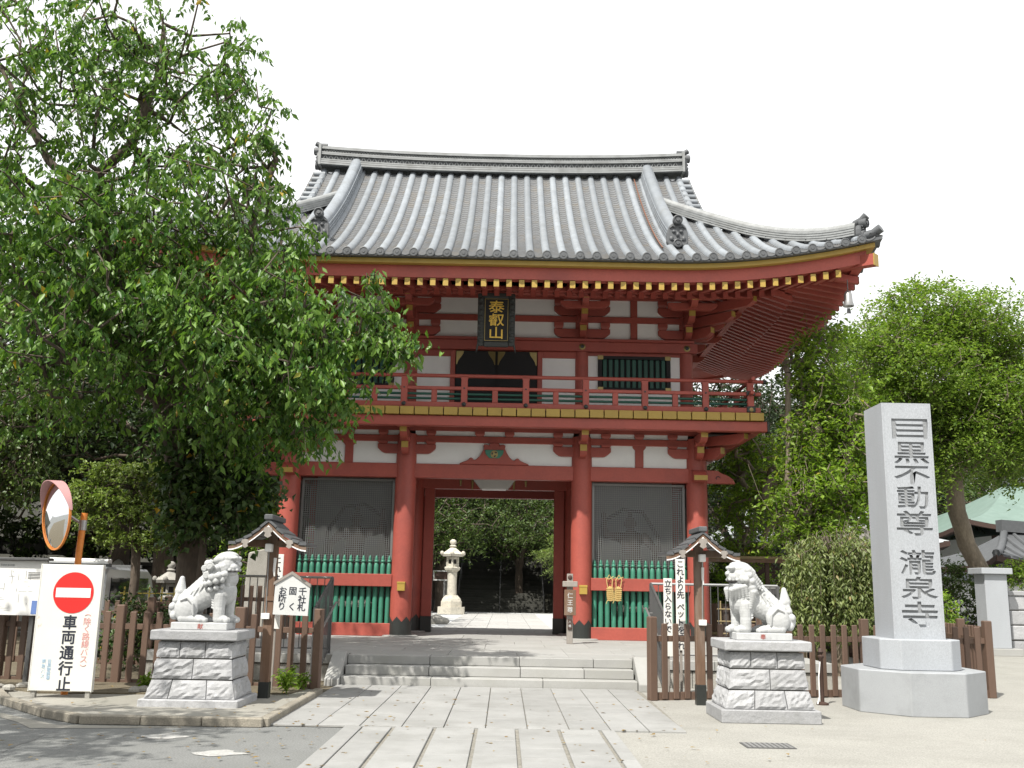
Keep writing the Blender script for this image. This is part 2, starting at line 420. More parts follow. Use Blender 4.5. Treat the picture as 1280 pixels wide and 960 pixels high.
def text_mesh(txt, size, depth, material=None, offset=0.0, res=3, sx=1.0, sy=1.0):
    """flat lettering in the local XZ plane facing -Y, centred"""
    cu = bpy.data.curves.new('lettering', 'FONT')
    cu.body = txt; cu.size = size; cu.extrude = depth / 2; cu.offset = offset
    cu.align_x = 'CENTER'; cu.align_y = 'CENTER'; cu.resolution_u = res
    o = bpy.data.objects.new('lettering', cu); COL.objects.link(o)
    bpy.context.view_layer.update()
    dg = bpy.context.evaluated_depsgraph_get()
    me = bpy.data.meshes.new_from_object(o.evaluated_get(dg)); me.name = 'lettering'
    bpy.data.objects.remove(o, do_unlink=True)
    if len(me.vertices):
        co = np.empty(len(me.vertices) * 3, np.float32); me.vertices.foreach_get('co', co); co = co.reshape(-1, 3)
        mid = (co.min(0) + co.max(0)) / 2
        co -= mid
        out = np.stack([co[:, 0] * sx, -co[:, 2], co[:, 1] * sy], 1)
        me.vertices.foreach_set('co', out.ravel().astype(np.float32)); me.update()
    me.materials.clear()
    if material: me.materials.append(MATS[material])
    return me

def lettering(name, parent, chars, size, pitch, material, loc, depth=0.004, offset=0.0, sx=1.0, sy=1.0, horiz=False, gaps=None, rot=(0, 0, 0)):
    """a column (or row) of characters joined into one flat mesh, first character at loc"""
    mb = MB(); z = 0.0
    for i, ch in enumerate(chars):
        if ch != ' ':
            me = text_mesh(ch, size, depth, None, offset, 2, sx, sy)
            dx, dz = (z, 0) if horiz else (0, -z)
            k = len(mb.v)
            mb.v += [(v.co.x + dx, v.co.y, v.co.z + dz) for v in me.vertices]
            mb.f += [tuple(j + k for j in p.vertices) for p in me.polygons]
            bpy.data.meshes.remove(me)
        z += (gaps[i] if gaps else pitch)
    me = bpy.data.meshes.new(name); me.from_pydata(mb.v, [], mb.f); me.update()
    me.materials.append(MATS[material])
    return link(name, me, parent, loc, rot)

# ================================================================ THE SETTING
GX, GY = -0.30, 24.0                     # gate: centre of the front column line
PZ = 0.45                                # top of the stone platform

# ground: one sheet to the horizon
def sheet(name, poly, z, material):
    return structure(MB().add([(x, y, z) for x, y in poly], [tuple(range(len(poly)))]).build(name, material))
sheet('ground', [(-400, -200), (400, -200), (400, 600), (-400, 600)], 0.0, 'asphalt')
sheet('forecourt', [(1.30, -30), (40, -30), (40, 36), (2.0, 36), (2.0, 16.9), (2.12, 12.1), (1.30, 12.0)], 0.004, 'resin')
sheet('path_bed', [(-1.80, -30), (1.30, -30), (1.30, 11.98), (2.14, 12.1), (2.25, 17.2), (-2.70, 17.2), (-2.66, 11.95), (-1.80, 11.95)], 0.008, 'joint')
sheet('earth', [(-60, 15.2), (-2.70, 15.2), (-2.70, 34), (-60, 34)], 0.004, 'soil')
sheet('courtyard', [(-14, 29.5), (11, 29.5), (11, 64), (-14, 64)], 0.10, 'concrete_light')

# paved path, slab by slab
path = structure(MB().box((-0.25, 7.5, 0.004), (0.2, 0.2, 0.004)).build('stone_path', 'joint'))
prnd = random.Random(3)
def slab(parent, x0, x1, y0, y1, z1, material='paver', name='paver', th=0.035, tilt=0.0):
    g = 0.006
    return pbox(name, parent, material, (x0 + g, y0 + g, z1 - th), (x1 - g, y1 - g, z1 + prnd.uniform(0, 0.004)), 0.004)
xs_near = [(-1.79, -1.58), (-1.575, -1.245), (-1.21, -0.77), (-0.74, -0.30), (-0.27, 0.16), (0.19, 0.64), (0.67, 1.11), (1.14, 1.30)]
for i, (a, b) in enumerate(xs_near):
    y = 2.0 + prnd.uniform(0, 0.6)
    while y < 11.9:
        L = prnd.choice([0.62, 0.8, 0.95, 1.15]) if 0 < i < 7 else prnd.choice([1.2, 1.5])
        y2 = min(y + L, 11.93)
        if 11.93 - y2 < 0.3: y2 = 11.93
        slab(path, a, b, y, y2, 0.026); y = y2
xs_far = [(-2.66, -2.1), (-2.1, -1.62), (-1.62, -1.14), (-1.14, -0.66), (-0.66, -0.18), (-0.18, 0.30), (0.30, 0.78), (0.78, 1.26), (1.26, 1.70), (1.70, 2.13)]
for i, (a, b) in enumerate(xs_far):
    y = 11.96; k = 0
    while y < 16.6:
        L = prnd.choice([1.1, 1.5, 1.9]) if k else prnd.choice([0.8, 1.2, 1.6])
        y2 = min(y + L, 16.72)
        if 16.72 - y2 < 0.5: y2 = 16.72
        slab(path, a, b, y, y2, 0.026); y = y2; k += 1

# platform with its retaining courses, paving and three steps
platform = structure(MB().span((-6.05, 17.55, 0.0), (5.55, 29.75, 0.40)).build('stone_platform', 'joint'))
def course(parent, x0, x1, yf, z0, z1, L, depth, name='stone_block', material='granite', seed=1):
    r = random.Random(seed); x = x0
    while x < x1 - 0.01:
        l = L * r.uniform(0.75, 1.25); e = min(x + l, x1)
        if x1 - e < 0.35: e = x1
        pbox(name, parent, material, (x + 0.004, yf + r.uniform(0, 0.006), z0 + 0.003), (e - 0.004, yf + depth, z1), 0.008)
        x = e
for (a, b, sd) in ((-6.1, -2.66, 1), (2.24, 5.6, 2)):
    course(platform, a, b, 17.40, 0.29, PZ, 1.1, 0.45, seed=sd)
    course(platform, a, b, 17.44, 0.0, 0.28, 1.0, 0.3, seed=sd + 9, material='old_stone')
course(platform, -2.62, 2.20, 17.42, 0.302, PZ, 1.6, 0.45, seed=4)
y = 17.88; k = 0
while y < 29.6:
    d = min(0.9, 29.72 - y); x = -6.05; r = random.Random(k); k += 1
    while x < 5.54:
        e = min(x + r.choice([0.9, 1.2, 1.5]), 5.55)
        if 5.55 - e < 0.4: e = 5.55
        pbox('paver', platform, 'granite', (x + 0.003, y + 0.003, 0.405), (e - 0.003, y + d - 0.003, PZ + r.uniform(-0.002, 0.002)), 0.003)
        x = e
    y += d
steps = structure(MB().span((-2.55, 16.85, 0.0), (2.13, 17.45, 0.14)).build('stone_steps', 'joint'))
course(steps, -2.62, 2.20, 16.74, 0.0, 0.150, 1.5, 0.40, seed=11)
course(steps, -2.60, 2.18, 17.08, 0.151, 0.301, 1.4, 0.38, seed=12)
for sx, x0 in ((-1, -2.62), (1, 2.20)):           # sloping stringer stones at both ends
    MB().prism([(16.62, 0.0), (17.5, 0.0), (17.5, 0.50), (17.35, 0.50), (16.62, 0.12)], 'x', min(x0 + sx * 0.004, x0 + sx * 0.24), max(x0 + sx * 0.004, x0 + sx * 0.24)).build('stringer', 'granite', steps, bevel=0.01)
# courtyard slabs seen through the gate
court = bpy.data.objects['courtyard']
y = 33.0; k = 0
while y < 60:
    d = 1.5; r = random.Random(50 + k); k += 1
    for i in range(5):
        x = -2.25 + i * 0.82
        pbox('court_slab', court, 'court_paver', (x, y, 0.07), (x + 0.8, y + d - 0.04, 0.125 + r.uniform(0, 0.004)), 0.0)
    y += d
# far steps climbing the wooded hill
hill_v, hill_f = [], []
NX, NY = 41, 22
for j in range(NY):
    for i in range(NX):
        X = -100 + 200 * i / (NX - 1); Y = 64 + 90 * j / (NY - 1)
        h = max(0.0, (Y - 66)) * 0.42
        h = 16 * (1 - math.exp(-h / 16)) + 0.8 * math.sin(X * 0.13 + Y * 0.1)
        hill_v.append((X, Y, max(h, 0.12) if j else -0.05))
for j in range(NY - 1):
    for i in range(NX - 1):
        a = j * NX + i; hill_f.append((a, a + 1, a + NX + 1, a + NX))
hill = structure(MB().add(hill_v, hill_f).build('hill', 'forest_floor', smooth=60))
hs = structure(MB().span((-3.2, 63.5, 0.0), (2.6, 64.0, 0.16)).build('hill_steps', 'shaded_stone'))
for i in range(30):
    pbox('step', hs, 'shaded_stone', (-3.2, 64.0 + i * 0.42, 0.0), (2.6, 64.46 + i * 0.42, 0.32 + i * 0.16), 0.01)

# left planting island with kerb stones
isl = [(-7.3, 15.2), (-6.35, 13.55), (-5.35, 12.45), (-4.75, 11.98), (-2.80, 11.98), (-2.80, 15.5), (-7.6, 15.9)]
island = structure(MB().prism(isl, 'z', 0.0, 0.075).build('island', 'concrete'))
soilbed = structure(MB().prism([(-7.9, 15.3), (-6.3, 14.15), (-4.7, 14.3), (-3.0, 14.6), (-2.82, 15.9), (-7.9, 16.6)], 'z', 0.02, 0.095).build('planting_bed', 'soil'))
kerb_pts = [(-9.5, 15.9), (-7.4, 15.1), (-6.42, 13.5), (-5.4, 12.38), (-4.78, 11.88), (-2.70, 11.88), (-2.70, 15.3)]
kerb = None
for i in range(len(kerb_pts) - 1):
    a, b = Vector(kerb_pts[i]), Vector(kerb_pts[i + 1]); d = b - a; n = max(1, int(round(d.length / 0.62)))
    for j in range(n):
        p, q = a + d * (j / n), a + d * ((j + 1) / n); c = (p + q) / 2
        me = boxm(((q - p).length - 0.008, 0.12, 0.105), 'kerb', 0.012)
        if kerb is None:
            kerb = structure(link('kerb', me, None, (c.x, c.y, 0.05), (0, 0, math.atan2(d.y, d.x))))
        else:
            o = link('kerb_stone', me, None, (c.x, c.y, 0.05), (0, 0, math.atan2(d.y, d.x)))
            o.parent = kerb; o.matrix_parent_inverse = Matrix.LocRotScale(kerb.location, kerb.rotation_euler, None).inverted()
# pale concrete gutter wedge and worn road paint on the asphalt
sheet('gutter', [(-7.4, 14.3), (-6.35, 12.9), (-5.0, 11.75), (-3.4, 11.75), (-4.4, 11.55), (-5.15, 11.45), (-5.5, 11.9), (-6.7, 13.1), (-7.9, 14.4)], 0.004, 'concrete')
def blot(name, px, sx, sy, seed):
    r = random.Random(seed); c = at_z(*px)
    pts = []
    for i in range(26):
        a = 2 * math.pi * i / 26
        k = (abs(math.cos(a)) ** 1.0 + abs(math.sin(a)) ** 1.0) ** -1.0 * r.uniform(0.82, 1.12)
        pts.append((c.x + sx * k * math.cos(a), c.y + sy * k * math.sin(a)))
    return sheet(name, pts, 0.005, 'road_paint')
blot('road_marking', (205, 921), 0.30, 0.22, 1)
blot('road_marking', (272, 942), 0.27, 0.24, 2)
def seam(pts, w, z=0.0055):
    l_ = [(x, y + w) for x, y in pts]; r_ = [(x + 0.01, y - w) for x, y in reversed(pts)]
    return sheet('road_seam', l_ + r_, z, 'tile_dark')
seam([tuple(at_z(*p)[:2]) for p in ((0, 942), (22, 931), (40, 926), (58, 917))], 0.012)
# drain cover on the right
dc = tag(MB().span((2.58, 10.95, 0.004), (3.10, 11.32, 0.012)).build('drain_cover', 'steel_dark'), 'flat dark grey metal cover set in the beige paving', 'drain cover')
for i in range(9):
    pbox('bar', dc, 'steel', (2.60 + i * 0.055, 10.97, 0.012), (2.63 + i * 0.055, 11.30, 0.016), 0)

# ================================================================ THE GATE
gate = thing('temple_gate', 'two storey vermilion temple gate with grey tiled hip and gable roof', 'gate', (GX, GY, 0))
YC, HD, HW = 2.6, 6.1, 8.40              # middle of the depth, half depth and half width of the roof at the eaves
YF = YC - HD                             # front eave
CX = (-4.90, -2.12, 2.12, 4.90)
XV = 5.22                                # verge of the upper roof
def lift(d, s): return 0.62 * max(0.0, 1 - (abs(s) + d * 0.9) / 4.7) ** 2
def zs(d, s): return 8.66 + 0.50 * d + 0.0384 * d * d + lift(d, s)
def face_pt(face, t, d, dz=0.0):
    if face in 'FB':
        s = HW - abs(t); y = YF + d if face == 'F' else YC + HD - d
        return Vector((t, y, zs(d, s) + dz))
    s = HD - abs(t); x = HW - d
    return Vector((x if face == 'R' else -x, YC + t, zs(d, s) + dz))
LATV = {'F': (1, 0, 0), 'B': (1, 0, 0), 'R': (0, 1, 0), 'L': (0, 1, 0)}

# ---- lower columns
shoe_mb = MB()
nz = 14
def column(x, y, r, z0, z1, front=True):
    c = MB().lathe([(r, z0), (r * 1.01, z0 + 1.2), (r, z1 - 0.35), (r * 0.93, z1)], 24).build('column', 'red', gate, (x, y, 0), smooth=40)
    s = MB()
    n = 28; R = r + 0.012
    ring = [[(R * math.cos(2 * math.pi * j / n), R * math.sin(2 * math.pi * j / n)) for j in range(n)]]
    vs = [(px, py, 0.0) for px, py in ring[0]] + [(px, py, 0.42 if j % 4 == 0 else (0.36 if j % 2 else 0.30)) for j, (px, py) in enumerate(ring[0])]
    s.add(vs, [(j, (j + 1) % n, n + (j + 1) % n, n + j) for j in range(n)])
    s.build('column_shoe', 'black_metal', c, (0, 0, PZ + 0.035))
    MB().lathe([(r + 0.17, 0), (r + 0.17, 0.02), (r + 0.12, 0.034), (0.05, 0.036)], 24).build('base_stone', 'granite', c, (0, 0, PZ), smooth=40)
    return c
for x in CX:
    for y in (0.0, 2.6, 5.2): column(x, y, 0.25, PZ + 0.03, 5.22)

# ---- lower bays: rails, pickets, screens, plaster
def bay_beams(y, yb):
    pass
RB = 0.25
bays = [(-4.90, -2.12), (2.12, 4.90)]
pk = MB()
pk.lathe([(0.058, 0), (0.058, 1.30), (0.055, 1.38), (0.030, 1.43), (0.054, 1.455), (0.056, 1.475), (0.032, 1.50), (0.038, 1.53), (0.022, 1.58), (0.004, 1.61)], 10)
picket_mesh = pk.mesh('picket', 'green', smooth=50)
for a, b in bays:
    x0, x1 = a + RB - 0.03, b - RB + 0.03
    pbox('sill_beam', gate, 'red', (x0, -0.13, PZ), (x1, 0.13, 0.74), 0.01)
    pbox('mid_rail', gate, 'red', (x0, -0.15, 1.58), (x1, 0.05, 1.87), 0.01)
    n = 15
    for i in range(n):
        x = a + RB + 0.07 + (b - a - 2 * RB - 0.14) * i / (n - 1)
        link('picket', picket_mesh, gate, (x, -0.03 + 0.09, 0.70), (0, 0, 0))
    # wire screen in a light frame behind the pickets
    sx0, sx1, sz0, sz1, sy = a + RB + 0.02, b - RB - 0.02, 1.85, 4.13, 0.16
    fr = MB()
    fr.span((sx0, sy - 0.03, sz0), (sx0 + 0.045, sy + 0.03, sz1)).span((sx1 - 0.045, sy - 0.03, sz0), (sx1, sy + 0.03, sz1))
    fr.span((sx0 + 0.045, sy - 0.03, sz1 - 0.045), (sx1 - 0.045, sy + 0.03, sz1)).span((sx0 + 0.045, sy - 0.03, sz0), (sx1 - 0.045, sy + 0.03, sz0 + 0.045))
    sc = fr.build('screen', 'wire', gate)
    w = MB(); st = 0.05
    k = int((sx1 - sx0) / st)
    for i in range(1, k):
        x = sx0 + (sx1 - sx0) * i / k
        w.span((x - 0.006, sy - 0.006, sz0 + 0.04), (x + 0.006, sy + 0.006, sz1 - 0.04))
    k2 = int((sz1 - sz0) / st)
    for i in range(1, k2):
        z = sz0 + (sz1 - sz0) * i / k2
        w.span((sx0 + 0.04, sy - 0.0055, z - 0.006), (sx1 - 0.04, sy + 0.0055, z + 0.006))
    wo = w.build('wire_mesh', 'wire', sc); wo['kind'] = 'stuff'
    # niche behind: back wall, side wall, floor
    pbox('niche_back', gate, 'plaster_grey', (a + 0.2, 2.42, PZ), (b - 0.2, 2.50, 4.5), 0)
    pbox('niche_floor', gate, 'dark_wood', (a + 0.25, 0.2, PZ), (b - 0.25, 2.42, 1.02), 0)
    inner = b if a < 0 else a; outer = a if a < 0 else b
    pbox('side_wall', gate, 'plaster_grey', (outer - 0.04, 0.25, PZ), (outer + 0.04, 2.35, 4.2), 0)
    pbox('side_wall', gate, 'plaster', (outer - 0.04, 2.85, PZ + 0.3), (outer + 0.04, 4.95, 4.2), 0)
    pbox('passage_wall', gate, 'red', (inner - 0.05, 0.25, PZ), (inner + 0.05, 2.35, 4.2), 0)
    pbox('passage_wall', gate, 'red', (inner - 0.05, 2.85, PZ), (inner + 0.05, 4.95, 4.2), 0)
    pbox('rear_wall', gate, 'plaster', (a + 0.22, 5.14, PZ), (b - 0.22, 5.22, 4.2), 0)
# passage rails and inner door posts
for sx in (-1, 1):
    pbox('door_post', gate, 'red', (sx * 1.72 - 0.13, 2.5, PZ), (sx * 1.72 + 0.13, 2.72, 4.16), 0.01)
    pbox('passage_rail', gate, 'red', (sx * 1.93 - 0.12, 0.12, 1.55), (sx * 1.93 + 0.05, 0.3, 1.86), 0.01)
    pbox('door_shoe', gate, 'black_metal', (sx * 1.72 - 0.14, 2.49, PZ), (sx * 1.72 + 0.14, 2.73, 0.85), 0.0)
# head beams, one per bay and row, ceiling
spans = [(-4.90, -2.12), (-2.12, 2.12), (2.12, 4.90)]
for y in (0.0, 2.6, 5.2):
    for a, b in spans:
        pbox('head_beam', gate, 'red', (a + 0.2, y - 0.13, 4.16), (b - 0.2, y + 0.13, 4.50), 0.012)
for x in CX:
    pbox('side_beam', gate, 'red', (x - 0.12, 0.2, 4.16), (x + 0.12, 5.0, 4.5), 0.01)
MB().span((-4.8, 0.14, 4.5), (4.8, 5.06, 4.56)).build('ceiling', 'dark_wood', gate)

def arm_poly(half, h, z):
    """bracket arm seen from the front: flat top, curved under its ends"""
    pts = [(-half, z + h), (half, z + h), (half, z + h * 0.55)]
    for i in range(1, 6):
        t = i / 5; pts.append((half - 0.20 * t, z + h * 0.55 * (1 - math.sin(t * math.pi / 2))))
    pts += [(-p[0], p[1]) for p in reversed(pts[2:])]
    return pts
lat_arm = MB().prism(arm_poly(0.70, 0.23, 0), 'y', -0.11, 0.11).mesh('bracket_arm', 'red', None, 0.008)
def block_mesh(s, h):
    m_ = MB(); b = s * 0.68
    return m_.add([(-b/2, -b/2, 0), (b/2, -b/2, 0), (b/2, b/2, 0), (-b/2, b/2, 0), (-s/2, -s/2, h*0.45), (s/2, -s/2, h*0.45), (s/2, s/2, h*0.45), (-s/2, s/2, h*0.45),
                   (-s/2, -s/2, h), (s/2, -s/2, h), (s/2, s/2, h), (-s/2, s/2, h)],
                  [(3,2,1,0), (8,9,10,11)] + [(i, (i+1)%4, 4+(i+1)%4, 4+i) for i in range(4)] + [(4+i, 4+(i+1)%4, 8+(i+1)%4, 8+i) for i in range(4)])
blk = block_mesh(0.26, 0.15).mesh('bearing_block', 'red')
blk_gold = block_mesh(0.20, 0.13).mesh('bearing_block', 'red')
# arm that steps out of the wall: flat top, curved nose, gold end plate
def out_arm(parent, x, y0, length, z, h, w=0.17, ang=0.0, gold=True, curve=True):
    n = [(0, z + h), (-length, z + h), (-length, z + h * 0.45)] + [(-length + 0.22 * t, z + h * 0.45 * (1 - math.sin(t * math.pi / 2))) for t in (0.25, 0.5, 0.75, 1.0)] + [(0, z)]
    o = MB().prism(n, 'x', -w / 2, w / 2).build('bracket_arm', 'red', parent, (x, y0, 0), (0, 0, ang), bevel=0.006)
    if gold:
        MB().span((-w / 2 + 0.004, -length - 0.006, z + h * 0.45), (w / 2 - 0.004, -length + 0.002, z + h)).build('gold_end', 'gold', o)
    return o
ZB = 4.74
for x in CX:
    link('bracket_arm', lat_arm, gate, (x, -0.02, ZB))
    for sx in (-1, 1):
        if abs(x + sx * 0.6) < 5.1: link('bearing_block', blk, gate, (x + sx * 0.58, -0.02, ZB + 0.225), scale=(0.9, 0.9, 0.6))
    out_arm(gate, x, -0.1, 0.50, 4.70, 0.27)
    link('bearing_block', blk, gate, (x, -0.48, 4.965), scale=(0.9, 0.9, 0.75))
    out_arm(gate, x, -0.1, 0.98, 5.03, 0.22)
    pbox('bearing_block', gate, 'red', (x - 0.15, -1.28, 5.24), (x + 0.15, -0.98, 5.30), 0.01)
# plaster between beams, struts, continuous wall beams
for wy, sgn in ((0.0, 1),):
    pbox('wall_beam', gate, 'red', (-5.0, wy - 0.10, 5.03), (5.0, wy + 0.10, 5.19), 0.01)
    pbox('wall_beam', gate, 'red', (-5.0, wy - 0.10, 5.31), (5.0, wy + 0.10, 5.47), 0.01)
    for a, b in spans:
        n = 2
        mid = (a + b) / 2
        for (p, q) in ((a + 0.2, mid), (mid, b - 0.2)):
            pbox('plaster_panel', gate, 'plaster', (p, wy - 0.045, 4.50), (q - 0.002, wy + 0.03, 5.03), 0)
            pbox('plaster_panel', gate, 'plaster', (p, wy - 0.045, 5.19), (q - 0.002, wy + 0.03, 5.31), 0)
    for a, b in bays:
        mid = (a + b) / 2
        MB().prism([(-0.10, 4.50), (0.10, 4.50), (0.10, 4.92), (0.16, 4.99), (0.16, 5.04), (-0.16, 5.04), (-0.16, 4.99), (-0.10, 4.92)], 'y', -0.085, 0.03).build('strut', 'red', gate, (mid, wy, 0), bevel=0.006)
        link('bearing_block', blk, gate, (mid, -0.02, 5.185), scale=(0.9, 0.8, 0.85))
    for x in CX:
        for sx in (-1, 1):
            if abs(x + sx * 0.58) < 5.1: link('bearing_block', blk, gate, (x + sx * 0.58, -0.02, 5.185), scale=(0.9, 0.8, 0.85))
    for x in (-0.36, 0.36): link('bearing_block', blk, gate, (x, -0.02, 5.185), scale=(0.9, 0.8, 0.85))
for sx in (-1, 1):
    pbox('plaster_panel', gate, 'plaster', (sx * 4.94 - 0.03, 0.22, 4.5), (sx * 4.94 + 0.03, 4.98, 5.4), 0)
# carved frog-leg strut with crest over the middle bay
kp = [(0.0, 5.04), (0.12, 5.02), (0.13, 4.97), (0.20, 5.0), (0.27, 4.97), (0.25, 4.90), (0.30, 4.80), (0.36, 4.70), (0.44, 4.62), (0.50, 4.615), (0.52, 4.66), (0.58, 4.67), (0.62, 4.62), (0.70, 4.58), (0.82, 4.535), (0.84, 4.505)]
kp = kp + [(-p[0], p[1]) for p in reversed(kp[1:])]
kz = MB().prism(kp, 'y', -0.125, 0.02).build('frog_leg_strut', 'red', gate, bevel=0.012)
MB().prism([(-0.23, 4.86), (0.23, 4.86), (0.21, 4.76), (0.12, 4.66), (-0.12, 4.66), (-0.21, 4.76)], 'y', -0.15, -0.12).build('crest_panel', 'green', kz, bevel=0.008)
MB().tube([(0, -0.165, 4.755), (0, -0.145, 4.755)], 0.088, 20).build('crest_disc', 'brass', kz)
for i in range(3):
    a0 = 2 * math.pi * i / 3 + 0.4
    pts = [(0.055 * math.cos(a0 + 0.25 * j) * (1 - 0.02 * j), -0.169, 4.755 + 0.055 * math.sin(a0 + 0.25 * j) * (1 - 0.02 * j)) for j in range(6)]
    MB().tube(pts, [0.022, 0.019, 0.015, 0.011, 0.007, 0.003], 6).build('crest_comma', 'ink_black', kz)
# beam noses past the corner columns
nose = [(0, 4.16), (0.72, 4.16), (0.66, 4.27), (0.52, 4.36), (0.38, 4.41), (0.30, 4.47), (0, 4.47)]
for sx in (-1, 1):
    MB().prism([(sx * p[0], p[1]) for p in nose], 'y', -0.10, 0.10).build('beam_nose', 'red', gate, (sx * (4.90 + 0.2), 0, 0), bevel=0.012)
    MB().tube([(sx * (0.30 + 0.05 * math.cos(t)), -0.105, 4.29 + 0.035 * math.sin(t)) for t in [k_ * 0.6 for k_ in range(8)]], 0.010, 5).build('carved_curl', 'ink_black', gate, (sx * 5.1, 0, 0))
    o = MB().prism([(-0.20, 4.16), (-0.52, 4.18), (-0.55, 4.30), (-0.40, 4.40), (-0.20, 4.47)], 'x', -0.16, 0.16).build('beam_nose', 'red', gate, (sx * 4.90, 0, 0), bevel=0.01)
    MB().span((-0.158, -0.565, 4.185), (0.158, -0.54, 4.30)).build('gold_end', 'gold', o)
    # diagonal bracket arms at the corner, and the side-facing pair
    for ln, z, h in ((0.75, 4.70, 0.27), (1.40, 5.02, 0.23)):
        out_arm(gate, sx * 4.90, 0, ln, z, h, 0.17, sx * math.pi / 4)
        out_arm(gate, sx * 4.90, 0, ln * 0.72, z, h, 0.17, sx * math.pi / 2)

# ---- balcony
bal = MB().span((-6.10, -1.22, 5.50), (6.10, 6.42, 5.66)).build('balcony_floor', 'dark_wood', gate)
for y0 in (-1.32,):
    pbox('balcony_beam', bal, 'red', (-6.32, y0 + 0.03, 5.25), (6.32, y0 + 0.25, 5.485), 0.012)
for sx in (-1, 1):
    pbox('balcony_beam', bal, 'red', (sx * 6.12 - 0.11, -1.0, 5.25), (sx * 6.12 + 0.11, 6.4, 5.485), 0.012)
    pbox('beam_cap', bal, 'black_metal', (sx * 6.345 - 0.025, -1.295, 5.245), (sx * 6.345 + 0.025, -1.065, 5.49), 0.004)
n = 37
for i in range(n):
    x0 = -6.24 + 12.48 * i / n; x1 = -6.24 + 12.48 * (i + 1) / n
    pbox('balcony_plank', bal, 'gold', (x0 + 0.012, -1.37, 5.495), (x1 - 0.012, -1.215, 5.675), 0.004)
for sx in (-1, 1):
    for i in range(22):
        y0 = -1.2 + 7.5 * i / 22
        pbox('balcony_plank', bal, 'gold', (sx * 6.17 - 0.06, y0 + 0.012, 5.495), (sx * 6.17 + 0.06, y0 + 7.5 / 22 - 0.012, 5.675), 0.004)
MB().span((-6.15, -1.25, 5.66), (6.15, -0.2, 5.70)).build('deck', 'red', bal)
MB().span((-6.05, 0.4, 5.43), (6.05, 6.3, 5.47)).build('soffit', 'dark_wood', bal)
# railing
RY, RX = -1.16, 5.97
rail = MB().span((-6.20, RY - 0.06, 5.70), (6.20, RY + 0.06, 5.82)).build('railing', 'red', gate, bevel=0.01)
pbox('mid_rail', rail, 'red', (-6.22, RY - 0.05, 6.11), (6.22, RY + 0.05, 6.19), 0.01)
MB().tube([(-6.32, RY, 6.45), (6.32, RY, 6.45)], 0.045, 10).build('top_rail', 'red', rail, smooth=50)
posts_x = (-5.97, -4.92, -3.50, -2.12, -0.72, 0.72, 2.12, 3.50, 4.92, 5.97)
for x in posts_x:
    pbox('rail_post', rail, 'red', (x - 0.075, RY - 0.07, 5.78), (x + 0.075, RY + 0.07, 6.39), 0.012)
    MB().prism([(-0.05, 6.32), (0.05, 6.32), (0.09, 6.41), (-0.09, 6.41)], 'y', -0.075, 0.075).build('post_cap', 'red', rail, (x, RY, 0))
    MB().lathe([(0.045, 0), (0.05, 0.015), (0.03, 0.03), (0.005, 0.035)], 12).build('stud', 'black_metal', rail, (x, RY - 0.072, 5.765), (math.pi / 2, 0, 0), smooth=60)
    MB().lathe([(0.022, 0), (0.02, 0.012), (0.004, 0.016)], 8).build('stud', 'black_metal', rail, (x, RY - 0.072, 6.15), (math.pi / 2, 0, 0))
for a, b in zip(posts_x[:-1], posts_x[1:]):
    if b - a > 1.2: pbox('baluster', rail, 'red', ((a + b) / 2 - 0.065, RY - 0.05, 5.82), ((a + b) / 2 + 0.065, RY + 0.05, 6.11), 0.008)
for z in (5.91, 6.02):
    MB().tube([(-5.97, RY + 0.02, z), (5.97, RY + 0.02, z)], 0.030, 8).build('green_bar', 'dark_green', rail, smooth=50)
for sx in (-1, 1):
    x = sx * RX
    pbox('side_rail', rail, 'red', (x - 0.05, RY, 5.70), (x + 0.05, 6.3, 5.82), 0.01)
    pbox('side_rail', rail, 'red', (x - 0.045, RY - 0.25, 6.115), (x + 0.045, 6.3, 6.185), 0.01)
    MB().tube([(x, RY - 0.35, 6.46), (x, 6.4, 6.46)], 0.045, 10).build('top_rail', 'red', rail, smooth=50)
    for y in (0.2, 1.6, 3.0, 4.4, 5.8): pbox('rail_post', rail, 'red', (x - 0.07, y - 0.075, 5.78), (x + 0.07, y + 0.075, 6.39), 0.012)
    for z in (5.91, 6.02): MB().tube([(x, RY, z), (x, 6.2, z)], 0.042, 8).build('green_bar', 'dark_green', rail, smooth=50)
    for z in (5.72, 6.12): pbox('corner_fitting', rail, 'black_metal', (x - 0.10, RY - 0.095, z - 0.01), (x + 0.10, RY + 0.10, z + (0.13 if z < 6 else 0.09)), 0.01)
    MB().tube([(sx * 6.28, RY, 6.45), (sx * 6.36, RY, 6.45)], 0.05, 10).build('rail_cap', 'black_metal', rail)
    MB().lathe([(0.03, 0), (0.05, 0.005), (0.02, 0.012)], 8).build('crest', 'brass', rail, (x, RY - 0.096, 5.77), (math.pi / 2, 0, 0))

# ---- upper storey
UX = (-4.72, -2.12, 2.12, 4.72); UY0, UY1 = 0.18, 5.02
for x in UX:
    for y in (UY0, UY1):
        MB().lathe([(0.17, 5.66), (0.17, 8.6)], 20).build('upper_column', 'red', gate, (x, y, 0), smooth=40)
pbox('upper_beam', gate, 'red', (-4.98, UY0 - 0.20, 7.38), (4.98, UY0 + 0.1, 7.63), 0.012)
for x in UX: 
    d_ = MB().lathe([(0.075, 0), (0.085, 0.008), (0.05, 0.02), (0.02, 0.028)], 8).build('beam_fitting', 'brass', gate, (x, UY0 - 0.202, 7.50), (math.pi / 2, 0, 0))
    MB().lathe([(0.05, 0), (0.04, 0.014), (0.01, 0.018)], 8).build('fitting_boss', 'black_metal', d_, (0, 0, 0.02))
pbox('plate_beam', gate, 'red', (-4.9, UY0 - 0.24, 7.63), (4.9, UY0 + 0.14, 7.70), 0.008)
pbox('wall_beam', gate, 'red', (-4.9, UY0 - 0.12, 8.15), (4.9, UY0 + 0.1, 8.30), 0.01)
